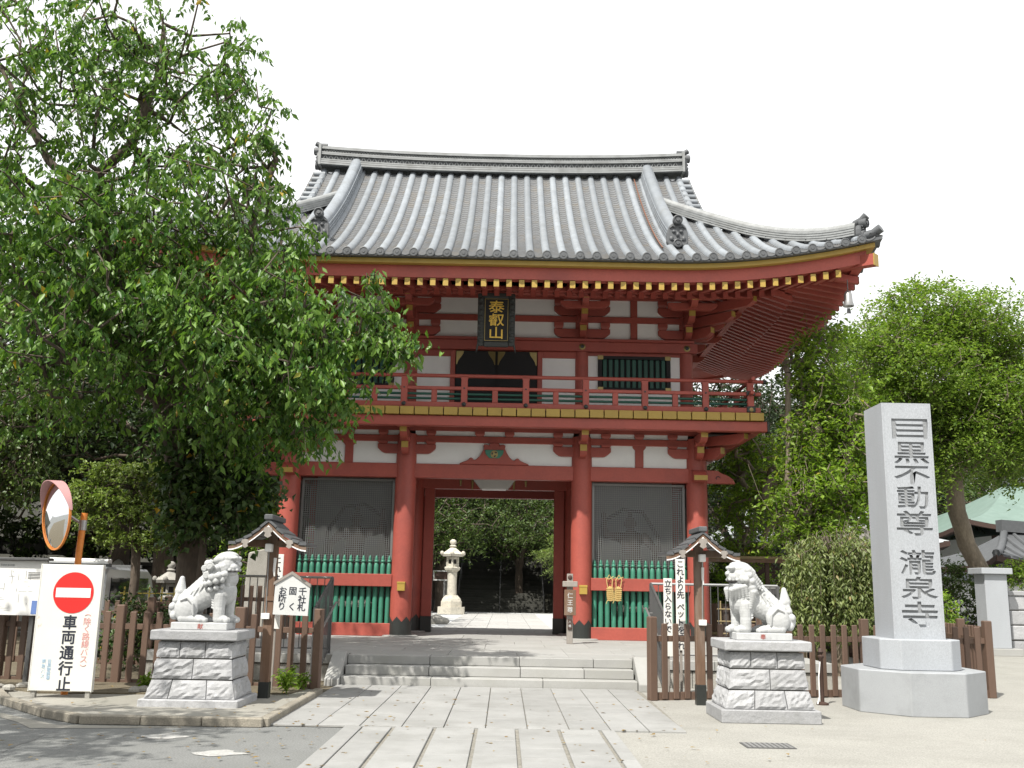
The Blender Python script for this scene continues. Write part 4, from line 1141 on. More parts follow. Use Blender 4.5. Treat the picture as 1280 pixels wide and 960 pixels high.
# guardian figures in the niches
def nio(name, label, x, mirror):
    b = MB(); s = -1 if mirror else 1
    def cap(p, q, r0, r1, k=5):
        p, q = Vector(p), Vector(q)
        for i in range(k + 1):
            t = i / k; b.ball(p.lerp(q, t), r0 + (r1 - r0) * t, 10, 7)
    cap((-0.22 * s, 0, 0.12), (-0.18 * s, -0.02, 0.62), 0.09, 0.12); cap((-0.18 * s, -0.02, 0.62), (-0.12 * s, 0, 1.08), 0.12, 0.16)
    cap((0.30 * s, -0.12, 0.12), (0.28 * s, -0.12, 0.60), 0.09, 0.12); cap((0.28 * s, -0.12, 0.60), (0.14 * s, 0, 1.08), 0.12, 0.16)
    for fx, fy in ((-0.22 * s, 0), (0.30 * s, -0.12)): b.ball((fx, fy - 0.09, 0.06), (0.09, 0.18, 0.06), 10, 7)
    cap((0, 0, 1.08), (0.03 * s, 0, 1.42), 0.23, 0.25); b.ball((0.02 * s, 0, 1.62), (0.34, 0.22, 0.22)); b.ball((0, -0.10, 1.30), (0.22, 0.16, 0.18))
    cap((0.02 * s, -0.02, 1.72), (0.04 * s, -0.05, 1.88), 0.10, 0.09)
    b.ball((0.05 * s, -0.08, 2.02), (0.145, 0.165, 0.18)); b.ball((0.05 * s, -0.22, 2.0), (0.05, 0.06, 0.04)); b.ball((0.05 * s, -0.0, 2.24), (0.07, 0.07, 0.09))
    for e in (-1, 1): b.ball((0.05 * s + e * 0.15, -0.06, 2.0), (0.03, 0.04, 0.06)); b.ball((0.05 * s + e * 0.06, -0.20, 2.07), (0.045, 0.04, 0.025))
    cap((0.34 * s, 0, 1.68), (0.66 * s, -0.02, 1.72), 0.13, 0.10); cap((0.66 * s, -0.02, 1.72), (0.72 * s, -0.10, 2.10), 0.095, 0.07); b.ball((0.72 * s, -0.12, 2.20), (0.08, 0.09, 0.10))
    cap((-0.32 * s, 0, 1.66), (-0.60 * s, -0.02, 1.35), 0.13, 0.10); cap((-0.60 * s, -0.02, 1.35), (-0.50 * s, -0.22, 1.08), 0.09, 0.065)
    b.ball((-0.49 * s, -0.26, 1.0), (0.05, 0.09, 0.08))
    for k in range(5): cap((-0.49 * s + (k - 2) * 0.035, -0.30, 0.97), (-0.49 * s + (k - 2) * 0.045, -0.33, 0.86 + 0.02 * abs(k - 2)), 0.022, 0.018, 2)
    t = thing(name, label, 'statue', (x, GY + 1.35, 1.02))
    me = remesh(b, 'body', 'statue', 0.03, 2)
    link('body', me, t, (0, 0, 0.22))
    MB().lathe([(0.24, 0), (0.36, -0.25), (0.42, -0.55), (0.40, -0.60), (0.20, -0.35)], 14).build('skirt', 'dark_wood', t, (0.0, 0, 1.32), smooth=60)
    rk = MB(); r = random.Random(4)
    for i in range(9): rk.ball((r.uniform(-0.45, 0.45), r.uniform(-0.25, 0.25), 0.10), (r.uniform(0.15, 0.3), 0.22, r.uniform(0.1, 0.17)), 7, 5)
    rk.build('rock_base', 'old_stone', t)
    sc_ = MB().tube([(-0.75 * s, 0.15, 1.0), (-0.7 * s, 0.18, 1.9), (-0.3 * s, 0.2, 2.55), (0.2 * s, 0.2, 2.6), (0.7 * s, 0.2, 2.3), (0.85 * s, 0.15, 1.3), (0.7 * s, 0.1, 0.9)], 0.05, 6).build('scarf', 'dark_wood', t, smooth=60)
nio('guardian_statue', 'dark guardian statue with raised arm behind wire, behind the dappled shaded screen', GX - 3.5, False)
nio('guardian_statue', 'dark guardian statue behind the wire screen above the straw sandals', GX + 3.5, True)

# little gold boxes on the columns
for x, lab in ((-2.12, 'small gold box on the column beside the tree shaded pickets'), (2.12, 'small gold box on the column beside the straw sandals')):
    t = thing('offering_box', lab, 'box', (GX + x + (0.02 if x < 0 else 0.03), GY - 0.25, 1.49))
    MB().span((-0.09, -0.10, 0), (0.09, 0.02, 0.16)).build('box', 'gold', t, bevel=0.006)
    MB().span((-0.096, -0.106, 0.16), (0.096, 0.02, 0.21)).build('lid', 'gold', t, bevel=0.006)
# straw sandals tied to the rail
for i, x in enumerate((2.80, 2.96)):
    t = thing('straw_sandal', 'straw sandal tied to the red rail in front of green pickets', 'sandal', (GX + x, GY - 0.185, 1.33), 0, 'pair of straw sandals')
    t.rotation_euler = (0, 0.06 * (1 if i else -1), 0)
    sole = [(0.0, 0.0), (0.06, 0.03), (0.085, 0.12), (0.08, 0.24), (0.06, 0.33), (0.0, 0.36)]
    sole = sole + [(-a, b) for a, b in reversed(sole[1:-1])]
    MB().prism(sole, 'y', -0.02, 0.015).build('sole', 'straw', t, bevel=0.012)
    for k in range(7):
        MB().tube([(-0.085, -0.025, 0.04 + k * 0.045), (0, -0.032, 0.035 + k * 0.045), (0.085, -0.025, 0.04 + k * 0.045)], 0.012, 5).build('weave', 'straw', t)
    MB().tube([(-0.05, -0.02, 0.33), (-0.07, -0.03, 0.50), (0.0, -0.02, 0.62), (0.07, -0.03, 0.50), (0.05, -0.02, 0.33)], 0.012, 5).build('cord', 'straw', t)
    MB().tube([(-0.10, -0.03, 0.56), (0, -0.03, 0.52), (0.10, -0.03, 0.58)], 0.010, 5).build('knot', 'straw', t)
    MB().tube([(-0.07, -0.03, 0.05), (-0.11, -0.04, -0.04)], 0.008, 4).build('loose_end', 'straw', t)

# sign post beside the right middle column
ps = thing('sign_post', 'slim grey wooden post with brown name board beside the vermilion column', 'sign post', (1.43, 22.05, PZ))
pbox('post', ps, 'wood_grey', (-0.065, -0.05, 0), (0.065, 0.05, 1.48), 0.008)
pbox('crossbar', ps, 'wood_grey', (-0.16, -0.12, 1.20), (0.16, 0.06, 1.32), 0.01)
bd = pbox('name_board', ps, 'old_wood', (-0.125, -0.11, 0.60), (0.125, -0.055, 1.14), 0.006)
lettering('lettering', ps, '仁王尊', 0.13, 0.15, 'board_grey', (0, -0.112, 1.02), 0.003)
ft = pbox('tag', ps, 'dark_wood', (-0.045, -0.075, 0.30), (0.045, -0.05, 0.52), 0.004)
lettering('lettering', ps, '八幡', 0.06, 0.08, 'board_grey', (0, -0.077, 0.46), 0.003)
MB().ball((0, -0.05, 1.40), (0.05, 0.03, 0.05), 8, 6).build('boss', 'dark_wood', ps)
# wind bell at the eave corner
wb = thing('wind_bell', 'small grey bell hanging from the right eave corner', 'bell', (GX + HW - 0.62, GY + YF + 0.62, 7.83))
MB().lathe([(0.02, 0.36), (0.06, 0.34), (0.085, 0.28), (0.095, 0.12), (0.12, 0.02), (0.115, 0.0), (0.09, 0.02), (0.06, 0.3)], 14, cap=False).build('bell_body', 'steel', wb, smooth=50)
MB().tube([(0, 0, 0.35), (0, 0, 0.62)], 0.012, 5).build('chain', 'steel_dark', wb)
MB().prism([(-0.05, -0.16), (0.05, -0.16), (0.03, -0.04), (-0.03, -0.04)], 'y', -0.006, 0.006).build('clapper_plate', 'steel_dark', wb)

# ---------------------------------------------------------------- lions on pedestals
def pedestal(label, x, y, w=1.25, d=1.0, seed=0):
    t = thing('stone_pedestal', label, 'pedestal', (x, y, 0))
    r = random.Random(seed)
    MB().span((-w / 2, -d / 2, 0.0), (w / 2, d / 2, 0.165)).build('plinth', 'granite_rough', t, bevel=0.012)
    MB().add([(-0.46, -0.36, 0.16), (0.46, -0.36, 0.16), (0.46, 0.36, 0.16), (-0.46, 0.36, 0.16), (-0.42, -0.32, 0.88), (0.42, -0.32, 0.88), (0.42, 0.32, 0.88), (-0.42, 0.32, 0.88)],
             [(3,2,1,0), (4,5,6,7), (0,1,5,4), (1,2,6,5), (2,3,7,6), (3,0,4,7)]).build('core', 'joint', t)
    # battered courses: half width / half depth at each level
    lev = [(0.165, 0.565, 0.445), (0.40, 0.505, 0.39), (0.655, 0.475, 0.365), (0.865, 0.465, 0.355)]
    for c in range(3):
        z0, a0, b0 = lev[c]; z1, a1, b1 = lev[c + 1]; z0 += 0.006; z1 -= 0.010
        nsplit = [3, 2, 3][c]
        cuts = [-1] + ([0.02 + r.uniform(-0.05, 0.05)] if nsplit == 2 else [-0.42 + r.uniform(-0.08, 0.08), 0.30 + r.uniform(-0.1, 0.1)]) + [1]
        def stone(p0, p1, q0, q1, nrm):
            # p0,p1 lower corners, q0,q1 upper corners on the face; rough bulging front of a few facets
            nrm = Vector(nrm); vs = []; N, M = 8, 6
            for j in range(M + 1):
                for i in range(N + 1):
                    u, v = i / N, j / M
                    p = Vector(p0).lerp(Vector(p1), u).lerp(Vector(q0).lerp(Vector(q1), u), v)
                    e = min(u, 1 - u, v, 1 - v)
                    bul = 0.0 if e < 1e-6 else 0.018 + r.uniform(-0.011, 0.014)
                    vs.append(p + nrm * bul)
            fs = [(j * (N + 1) + i, j * (N + 1) + i + 1, (j + 1) * (N + 1) + i + 1, (j + 1) * (N + 1) + i) for j in range(M) for i in range(N)]
            k = len(vs)
            for p in (p0, p1, q1, q0): vs.append(Vector(p) - nrm * 0.12)
            c0, c1, c2, c3 = 0, N, (M + 1) * (N + 1) - 1, M * (N + 1)
            edge = [list(range(0, N + 1)), [N + j * (N + 1) for j in range(M + 1)], list(range(c2, c3 - 1, -1)), [j * (N + 1) for j in range(M, -1, -1)]]
            for q in range(4): fs.append(tuple([k + q] + edge[q] + [k + (q + 1) % 4]))
            MB().add(vs, fs).build('stone', 'granite_rough', t)
        for i in range(len(cuts) - 1):
            u0, u1 = cuts[i] + (0.010 if i else 0), cuts[i + 1] - (0.010 if i < len(cuts) - 2 else 0)
            stone((u0 * a0, -b0, z0), (u1 * a0, -b0, z0), (u0 * a1, -b1, z1), (u1 * a1, -b1, z1), (0, -1, 0))
        for s2 in (-1, 1):
            for v0, v1 in ((-0.97, -0.02), (0.0, 0.97)):
                stone((s2 * a0, v0 * b0, z0), (s2 * a0, v1 * b0, z0), (s2 * a1, v0 * b1, z1), (s2 * a1, v1 * b1, z1), (s2, 0, 0))
    MB().span((-0.555, -0.45, 0.875), (0.555, 0.45, 1.0)).build('cap', 'granite_rough', t, bevel=0.014)
    return t
def lion(label, x, y, s, seal, opened):
    """seated guardian lion, built facing +x, s = -1 faces it the other way"""
    b = MB()
    def cap(p, q, r0, r1, k=6):
        p, q = Vector(p), Vector(q)
        for i in range(k + 1):
            t = i / k; b.ball(p.lerp(q, t), r0 + (r1 - r0) * t, 14, 9)
    fy = -0.06                       # the head is turned a little to the street
    # trunk
    cap((0.20, 0, 0.45), (-0.20, 0, 0.24), 0.165, 0.15, 8); cap((0.12, 0, 0.60), (-0.24, 0, 0.27), 0.135, 0.125, 8)
    b.ball((0.25, 0, 0.40), (0.15, 0.165, 0.17), 16, 10); b.ball((0.20, 0, 0.56), (0.16, 0.16, 0.17), 16, 10)
    b.ball((0.19, 0, 0.64), (0.185, 0.195, 0.17), 18, 12); b.ball((0.295, -0.01, 0.57), (0.115, 0.15, 0.13), 16, 10)
    # fore legs and paws
    for sy, dx in ((-0.105, 0.0), (0.105, 0.07)):
        cap((0.22 + dx, sy, 0.36), (0.215 + dx, sy, 0.17), 0.085, 0.072); cap((0.215 + dx, sy, 0.17), (0.215 + dx, sy, 0.06), 0.076, 0.074, 3)
        b.ball((0.25 + dx, sy, 0.05), (0.10, 0.075, 0.06), 14, 9)
        for k in range(3): b.ball((0.325 + dx, sy + (k - 1) * 0.046, 0.04), (0.038, 0.027, 0.04), 8, 6)
        for k in range(5): b.ball((0.135 + dx, sy * 1.05, 0.32 - k * 0.032), (0.030, 0.03, 0.014), 8, 6, Matrix.Rotation(0.6, 3, 'Y'))
    # haunches, hind feet
    for sy in (-0.13, 0.13):
        b.ball((-0.20, sy, 0.185), (0.155, 0.075, 0.175), 16, 10, Matrix.Rotation(0.35, 3, 'Y'))
        cap((-0.24, sy, 0.06), (-0.02, sy * 1.05, 0.05), 0.065, 0.055); b.ball((0.0, sy * 1.05, 0.045), (0.07, 0.07, 0.05), 12, 8)
        for k in range(3): b.ball((0.055, sy * 1.05 + (k - 1) * 0.04, 0.035), (0.03, 0.025, 0.034), 8, 6)
        b.tube([(-0.09, sy * 1.45, 0.10), (-0.10, sy * 1.55, 0.24), (-0.18, sy * 1.55, 0.32), (-0.27, sy * 1.5, 0.28)], [0.014, 0.018, 0.018, 0.012], 6)
    # head
    hx, hz = 0.245, 0.745
    b.ball((hx, fy, hz), (0.165, 0.17, 0.165), 18, 12); b.ball((hx + 0.02, fy, hz + 0.08), (0.15, 0.155, 0.09), 18, 12)
    b.ball((hx + 0.115, fy - 0.025, hz - 0.03), (0.085, 0.115, 0.068), 16, 10)             # muzzle
    b.ball((hx + 0.19, fy - 0.035, hz + 0.012), (0.032, 0.062, 0.034), 10, 8)               # nose
    b.ball((hx + 0.08, fy - 0.02, hz - 0.105 - (0.025 if opened else 0)), (0.085, 0.10, 0.045), 14, 9)   # jaw
    b.ball((hx + 0.04, fy, hz + 0.12), (0.12, 0.13, 0.055), 14, 9)                         # flat crown
    for e in (-1, 1):
        b.ball((hx + 0.145, fy + e * 0.075 - 0.02, hz + 0.088), (0.050, 0.055, 0.030), 10, 8)   # brow
        b.ball((hx + 0.158, fy + e * 0.062 - 0.02, hz + 0.050), (0.020, 0.026, 0.022), 10, 8)  # eye
        b.ball((hx - 0.045, fy + e * 0.150, hz + 0.075), (0.060, 0.025, 0.036), 10, 8, Matrix.Rotation(0.5, 3, 'Y'))   # ear
        b.ball((hx + 0.02, fy + e * 0.14, hz - 0.05), (0.05, 0.04, 0.055), 10, 8)
        for k in range(4): b.ball((hx + 0.175 - k * 0.045, fy - 0.02 + e * (0.072 + k * 0.018), hz - 0.065), (0.024, 0.022, 0.02), 8, 6)
    # mane
    rr = random.Random(5)
    if not opened:
        for ring, (cz, rad, off, n_, br) in enumerate(((0.80, 0.165, 0.13, 9, 0.044), (0.70, 0.185, 0.12, 10, 0.050), (0.60, 0.20, 0.10, 11, 0.050), (0.53, 0.195, 0.13, 11, 0.038))):
            for k in range(n_):
                a = math.radians(62) + (2 * math.pi - math.radians(124)) * k / (n_ - 1)
                p = Vector((0.245 - off + rad * 0.95 * math.cos(a) + 0.05, fy * 0.6 + rad * math.sin(a), cz + 0.05 * math.cos(a)))
                b.ball(p, br * rr.uniform(0.85, 1.15), 10, 8)
        for k in range(7):
            a = -1.9 + k * 0.42
            b.ball((0.16 + 0.20 * math.cos(a) * 0.9, 0.19 * math.sin(a), 0.49 - 0.02 * abs(k - 3)), 0.036, 10, 8)
    else:
        for e in (-1, 1):
            for k in range(6):
                y0 = fy + e * 0.135; p0 = Vector((hx - 0.06 - 0.012 * k, y0, hz + 0.06 - 0.055 * k)); p1 = Vector((hx - 0.24 + 0.03 * k, e * 0.165, hz - 0.11 - 0.062 * k))
                cap(p0, p1, 0.052, 0.018, 7)
            for k in range(5):
                cap((hx - 0.02 + 0.045 * k, fy * 0.6 + e * 0.15, 0.60 - 0.012 * k), (hx - 0.05 + 0.05 * k, e * (0.165 - 0.012 * k), 0.45 - 0.01 * k), 0.040, 0.016, 5)
            for k in range(3): b.ball((hx - 0.03 - 0.035 * k, fy + e * 0.16, hz - 0.06 - 0.01 * k + 0.06 * (k % 2)), 0.046, 10, 8)
        for k in range(5): cap((hx - 0.12, fy * 0.5 + (k - 2) * 0.07, hz + 0.07 - 0.02 * abs(k - 2)), (hx - 0.27, (k - 2) * 0.06, hz - 0.24), 0.045, 0.02, 6)
    if not opened:
        for (cx_, cz_, cr_) in ((0.10, 0.72, 0.055), (0.17, 0.62, 0.058), (0.05, 0.60, 0.05), (0.27, 0.60, 0.05), (0.02, 0.69, 0.045)):
            for e in (-1, 1):
                pts = []
                for k in range(15):
                    a = k * 0.75; rr_ = cr_ * (1 - k / 16.0)
                    pts.append((cx_ + rr_ * math.cos(a), e * 0.225 + (fy if cz_ > 0.7 else 0), cz_ + rr_ * math.sin(a)))
                b.tube(pts, 0.013, 6); b.ball((cx_, e * 0.205 + (fy if cz_ > 0.7 else 0), cz_), (cr_, 0.03, cr_), 10, 8)
    for e in (-1, 1):
        for k in range(4): b.ball((hx + 0.205 - 0.03 * abs(k - 1.5), fy - 0.03 + (k - 1.5) * 0.03, hz - 0.05), (0.012, 0.012, 0.014), 6, 5)
    # rib bands across the flank
    for k in range(3):
        cxx = -0.03 - k * 0.075; czz = 0.43 - k * 0.055
        b.tube([(cxx + 0.075 * math.cos(a) * 0.9, 0.148 * math.sin(a), czz + 0.148 * math.cos(a)) for a in np.linspace(-2.3, 2.3, 15)], 0.010, 6)
    # flame tail with curls
    b.ball((-0.36, 0, 0.16), (0.11, 0.10, 0.13), 14, 9); cap((-0.33, 0, 0.25), (-0.335, 0, 0.40), 0.075, 0.065); cap((-0.335, 0, 0.40), (-0.325, 0, 0.56), 0.075, 0.034)
    for e in (-1, 1):
        b.ball((-0.40, e * 0.06, 0.20), 0.055, 10, 8); b.ball((-0.37, e * 0.075, 0.09), 0.055, 10, 8)
        cap((-0.37, e * 0.05, 0.28), (-0.345, e * 0.045, 0.43), 0.045, 0.012, 5)
    if s < 0: b.v = [(-p[0], p[1], p[2]) for p in b.v]; b.f = [tuple(reversed(f)) for f in b.f]
    t = thing('lion_statue', label, 'statue', (x, y, 1.0))
    me = remesh(b, 'lion_body', 'white_stone', 0.0068, 1)
    link('lion_body', me, t, (0, 0, 0.083))
    MB().span((-0.36, -0.21, 0), (0.36, 0.21, 0.092)).build('base_slab', 'white_stone', t, bevel=0.008)
    lettering('lettering', t, seal, 0.075, 0.1, 'seal_red', (0.02 * s, -0.212, 0.046), 0.003)
    # mouth
    if opened:
        MB().ball((s * (hx + 0.115), fy - 0.025, hz - 0.085 + 0.083), (0.085, 0.106, 0.022), 14, 8).build('mouth', 'mouth_dark', t, smooth=60)
        for e in (-1, 1): MB().lathe([(0.013, 0), (0.002, -0.035)], 8).build('fang', 'white_stone', t, (s * (hx + 0.165), fy - 0.03 + e * 0.062, hz - 0.062 + 0.083))
    else:
        MB().tube([(s * (hx + 0.03), fy - 0.135, hz - 0.085 + 0.083), (s * (hx + 0.13), fy - 0.122, hz - 0.088 + 0.083), (s * (hx + 0.19), fy - 0.03, hz - 0.085 + 0.083), (s * (hx + 0.14), fy + 0.09, hz - 0.088 + 0.083)], 0.007, 5).build('mouth', 'mouth_dark', t)
    return t
pedestal('rough stone block pedestal partly shaded, beside the no entry sign board', -3.90, 13.42, seed=1)
pedestal('rough stone block pedestal in full sun beside the tall carved monument', 3.37, 13.46, seed=2)
lion('white stone lion with curled mane and closed mouth on pedestal', -3.90, 13.35, 1, '献', False)
lion('white stone lion with open mouth and straight mane on pedestal', 3.37, 13.40, -1, '奉', True)

# ---------------------------------------------------------------- tall inscribed monument
mo = thing('stone_monument', 'tall grey granite pillar with carved characters on octagonal base', 'monument', (5.90, 14.85, 0))
def octa(hw, ch, z0, z1, name, material):
    p = [(-hw + ch, -hw), (hw - ch, -hw), (hw, -hw + ch), (hw, hw - ch), (hw - ch, hw), (-hw + ch, hw), (-hw, hw - ch), (-hw, -hw + ch)]
    return MB().prism(p, 'z', z0, z1).build(name, material, mo, bevel=0.012)
octa(0.90, 0.52, 0, 0.58, 'lower_base', 'granite_stain')
octa(0.575, 0.22, 0.58, 1.0, 'upper_base', 'granite_smooth')
SX0, SX1, SYF, SYB, STOP = -0.36, 0.37, -0.36, 0.36, 4.40
# solid core, faced with a front plate whose carved characters are cut right through to the core
CUT = 0.030
MB().add([(SX0, SYF + CUT, 1.0), (SX1, SYF + CUT, 1.0), (SX1, SYB, 1.0), (SX0, SYB, 1.0), (SX0, SYF + CUT, STOP), (SX1, SYF + CUT, STOP), (SX1, SYB, STOP), (SX0, SYB, STOP)],
         [(3,2,1,0), (4,5,6,7), (0,1,5,4), (1,2,6,5), (2,3,7,6), (3,0,4,7)]).build('shaft', 'granite_smooth', mo)
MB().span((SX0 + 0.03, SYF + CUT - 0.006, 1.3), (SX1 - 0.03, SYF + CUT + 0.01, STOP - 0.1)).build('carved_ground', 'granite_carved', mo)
chs = [('目', 1138, 536, 44, 24), ('黒', 1140, 566, 42, 26), ('不', 1141, 594, 43, 22), ('動', 1142, 622, 38, 27), ('尊', 1144, 654, 44, 30), ('瀧', 1148, 703, 43, 30), ('泉', 1150, 735, 44, 27), ('寺', 1151, 768, 44, 31)]
cen = [at_y(c[1], c[2], 14.85 + SYF) for c in chs]
edges = [STOP] + [(cen[k].z + cen[k + 1].z) / 2 for k in range(7)] + [1.0]
edges[5] = cen[4].z - (edges[4] - cen[4].z) * 1.05
plate = MB().span((SX0, SYF - 0.0005, 1.0), (SX0 + 0.031, SYF + CUT, STOP)).span((SX1 - 0.031, SYF - 0.0005, 1.0), (SX1, SYF + CUT, STOP)).span((SX0 + 0.031, SYF - 0.0005, edges[5] - 0.02), (SX1 - 0.031, SYF + CUT - 0.008, edges[5])).build('front_plate', 'granite_smooth', mo)
for k, (ch, cx_, cy_, wpx, hpx) in enumerate(chs):
    p = cen[k]; e1 = at_y(cx_ + wpx / 2, cy_, 14.85 + SYF); e2 = at_y(cx_, cy_ - hpx / 2, 14.85 + SYF)
    tw_, th_ = 2 * (e1.x - p.x), 2 * (e2.z - p.z)
    ztop = edges[k] if k != 5 else edges[5] - 0.02
    zbot = edges[k + 1]
    pc = bpy.data.curves.new('carved_cell', 'CURVE'); pc.dimensions = '2D'; pc.fill_mode = 'BOTH'; pc.extrude = CUT / 2; pc.offset = -0.006
    def add_poly(pts):
        sp = pc.splines.new('POLY'); sp.points.add(len(pts) - 1); sp.use_cyclic_u = True
        for q, (a, b_) in zip(sp.points, pts): q.co = (a, b_, 0, 1)
    add_poly([(SX0 + 0.024, zbot - 0.006), (SX1 - 0.024, zbot - 0.006), (SX1 - 0.024, ztop + 0.006), (SX0 + 0.024, ztop + 0.006)])
    cu = bpy.data.curves.new('glyph', 'FONT'); cu.body = ch; cu.size = 1.0; cu.resolution_u = 3
    o = bpy.data.objects.new('glyph', cu); COL.objects.link(o); bpy.context.view_layer.update()
    dg = bpy.context.evaluated_depsgraph_get()
    gc_ = o.evaluated_get(dg).to_curve(dg)
    polys = []
    for sp in gc_.splines:
        if sp.type == 'BEZIER':
            bp_ = sp.bezier_points; pts = []
            for i_ in range(len(bp_)):
                a, b_ = bp_[i_], bp_[(i_ + 1) % len(bp_)]
                P0, P1, P2, P3 = a.co, a.handle_right, b_.handle_left, b_.co
                straight = (P1 - P0).cross(P3 - P0).length < 1e-4 and (P2 - P0).cross(P3 - P0).length < 1e-4
                for u in ([0.0] if straight else [0.0, 0.33, 0.67]):
                    pts.append(P0 * (1 - u) ** 3 + P1 * 3 * u * (1 - u) ** 2 + P2 * 3 * u * u * (1 - u) + P3 * u ** 3)
            polys.append([(q.x, q.y) for q in pts])
        else: polys.append([(q.co.x, q.co.y) for q in sp.points])
    bpy.data.objects.remove(o, do_unlink=True)
    xs_ = [q[0] for pl_ in polys for q in pl_]; ys_ = [q[1] for pl_ in polys for q in pl_]
    x0_, x1_, y0_, y1_ = min(xs_), max(xs_), min(ys_), max(ys_)
    for pl_ in polys:
        add_poly([(p.x - 5.90 - 0.01 + ((a - x0_) / (x1_ - x0_) - 0.5) * tw_, p.z + ((b_ - y0_) / (y1_ - y0_) - 0.5) * th_) for a, b_ in pl_])
    po = bpy.data.objects.new('carved_cell', pc); COL.objects.link(po); bpy.context.view_layer.update()
    pm = bpy.data.meshes.new_from_object(po.evaluated_get(bpy.context.evaluated_depsgraph_get()))
    bpy.data.objects.remove(po, do_unlink=True)
    pm.materials.clear(); pm.materials.append(MATS['granite_smooth'])
    link('carved_character', pm, plate, (0, SYF + CUT / 2 - 0.0005, 0), (math.pi / 2, 0, 0))

# ---------------------------------------------------------------- roofed lamp posts with notices
def lamp_post(label, x, y, seed):
    t = thing('lamp_post', label, 'lamp post', (x, y, 0))
    pbox('post', t, 'old_wood', (-0.065, -0.065, 0.28), (0.065, 0.065, 2.30), 0.008)
    pbox('post_foot', t, 'black_metal', (-0.072, -0.072, 0.0), (0.072, 0.072, 0.285), 0.004)
    pbox('cross_beam', t, 'old_wood', (-0.36, -0.05, 2.10), (0.36, 0.05, 2.20), 0.006)
    for yy in (-0.30, 0.30): pbox('rafter_beam', t, 'old_wood', (-0.04, yy - 0.04, 2.28), (0.04, yy + 0.04, 2.40), 0.004)
    pbox('ridge_beam', t, 'old_wood', (-0.045, -0.36, 2.34), (0.045, 0.36, 2.43), 0.004)
    # concave slopes in overlapping courses
    def zc(u): return 2.47 - 0.33 * (1 - max(0.0, 1 - u) ** 1.7)          # u = 0 ridge .. 1 eave
    n = 5
    for s2 in (-1, 1):
        for i in range(n):
            u0, u1 = i / n, (i + 1) / n + 0.02
            a0, a1 = s2 * 0.53 * u0, s2 * 0.53 * min(u1, 1.0)
            MB().prism([(a0, zc(u0)), (a1, zc(u1) + 0.018), (a1, zc(u1) - 0.022), (a0, zc(u0) - 0.04)], 'y', -0.40, 0.40).build('roof_course', 'tile_dark', t)
        up_ = [(s2 * 0.53 * u, zc(u) - 0.045) for u in np.linspace(0, 1, 9)]
        lo_ = [(a, b - 0.05) for a, b in reversed(up_)]
        bb = MB().prism(up_ + lo_, 'y', -0.385, -0.35).build('barge_board', 'old_wood', t)
        MB().prism([(a, b - 0.045) for a, b in up_] + [(a, b - 0.012) for a, b in lo_], 'y', -0.39, -0.386).build('white_edge', 'white_edge', bb)
        og = [(0, 0.0), (0.05, -0.01), (0.07, -0.06), (0.035, -0.08), (0.05, -0.12), (0.0, -0.15), (-0.05, -0.12), (-0.035, -0.08), (-0.07, -0.06), (-0.05, -0.01)]
        MB().prism([(s2 * 0.30 + a * 0.8, 2.19 + b * 0.8) for a, b in og], 'y', -0.405, -0.38).build('pendant', 'wood_grey', t)
    MB().prism([(a, 2.36 + b) for a, b in og], 'y', -0.405, -0.38).build('pendant', 'wood_grey', t)
    pbox('roof_ridge', t, 'tile_dark', (-0.06, -0.42, 2.455), (0.06, 0.42, 2.53), 0.012)
    sx = -1 if x < 0 else 1
    pbox('lamp_box', t, 'lamp_white', (-0.045 + sx * 0.03, -0.20, 2.03), (0.045 + sx * 0.03, -0.07, 2.14), 0.008)
    pbox('switch_box', t, 'lamp_white', (-0.055 + sx * 0.03, -0.12, 1.12), (0.055 + sx * 0.03, -0.066, 1.20), 0.006)
    MB().tube([(sx * 0.045, -0.075, 2.05), (sx * 0.03, -0.075, 1.2)], 0.009, 5).build('conduit', 'steel', t)
    MB().tube([(0.05, -0.07, 1.95), (0.045, -0.08, 1.78), (0.055, -0.075, 1.70)], [0.022, 0.018, 0.012], 6).build('paper_strip', 'paper', t)
    return t
LL = (-3.24, 14.15); LR = (2.87, 14.95)
lamp_post('wooden post with small gabled roof beside the house shaped notice board', *LL, 1)
lamp_post('wooden post with small gabled roof beside the white pet warning boards', *LR, 2)
# house shaped notice fixed beside the left post
hb = thing('notice_board', 'small house shaped white board with black characters on the roofed post', 'notice board', (LL[0] + 0.31, LL[1] - 0.09, 1.18), 0.0)
hb.rotation_euler = (0, math.radians(1.5), 0)
MB().prism([(-0.24, 0), (0.24, 0), (0.24, 0.40), (-0.02, 0.56), (-0.24, 0.42)], 'y', -0.012, 0.012).build('board', 'board_grey', hb)
MB().prism([(0.25, 0.385), (0.25, 0.425), (-0.02, 0.59), (-0.26, 0.435), (-0.26, 0.395), (-0.02, 0.55)], 'y', -0.03, 0.03).build('board_roof', 'wood_grey', hb)
pbox('batten', hb, 'old_wood', (-0.36, 0.012, 0.18), (0.1, 0.04, 0.24), 0)
lettering('lettering', hb, '千社札', 0.115, 0.105, 'ink_black', (0.145, -0.014, 0.325), 0.003, 0.002)
lettering('lettering', hb, '固 く', 0.115, 0.105, 'ink_black', (0.01, -0.014, 0.325), 0.003, 0.002)
lettering('lettering', hb, 'お断り', 0.115, 0.105, 'ink_black', (-0.125, -0.014, 0.325), 0.003, 0.002)
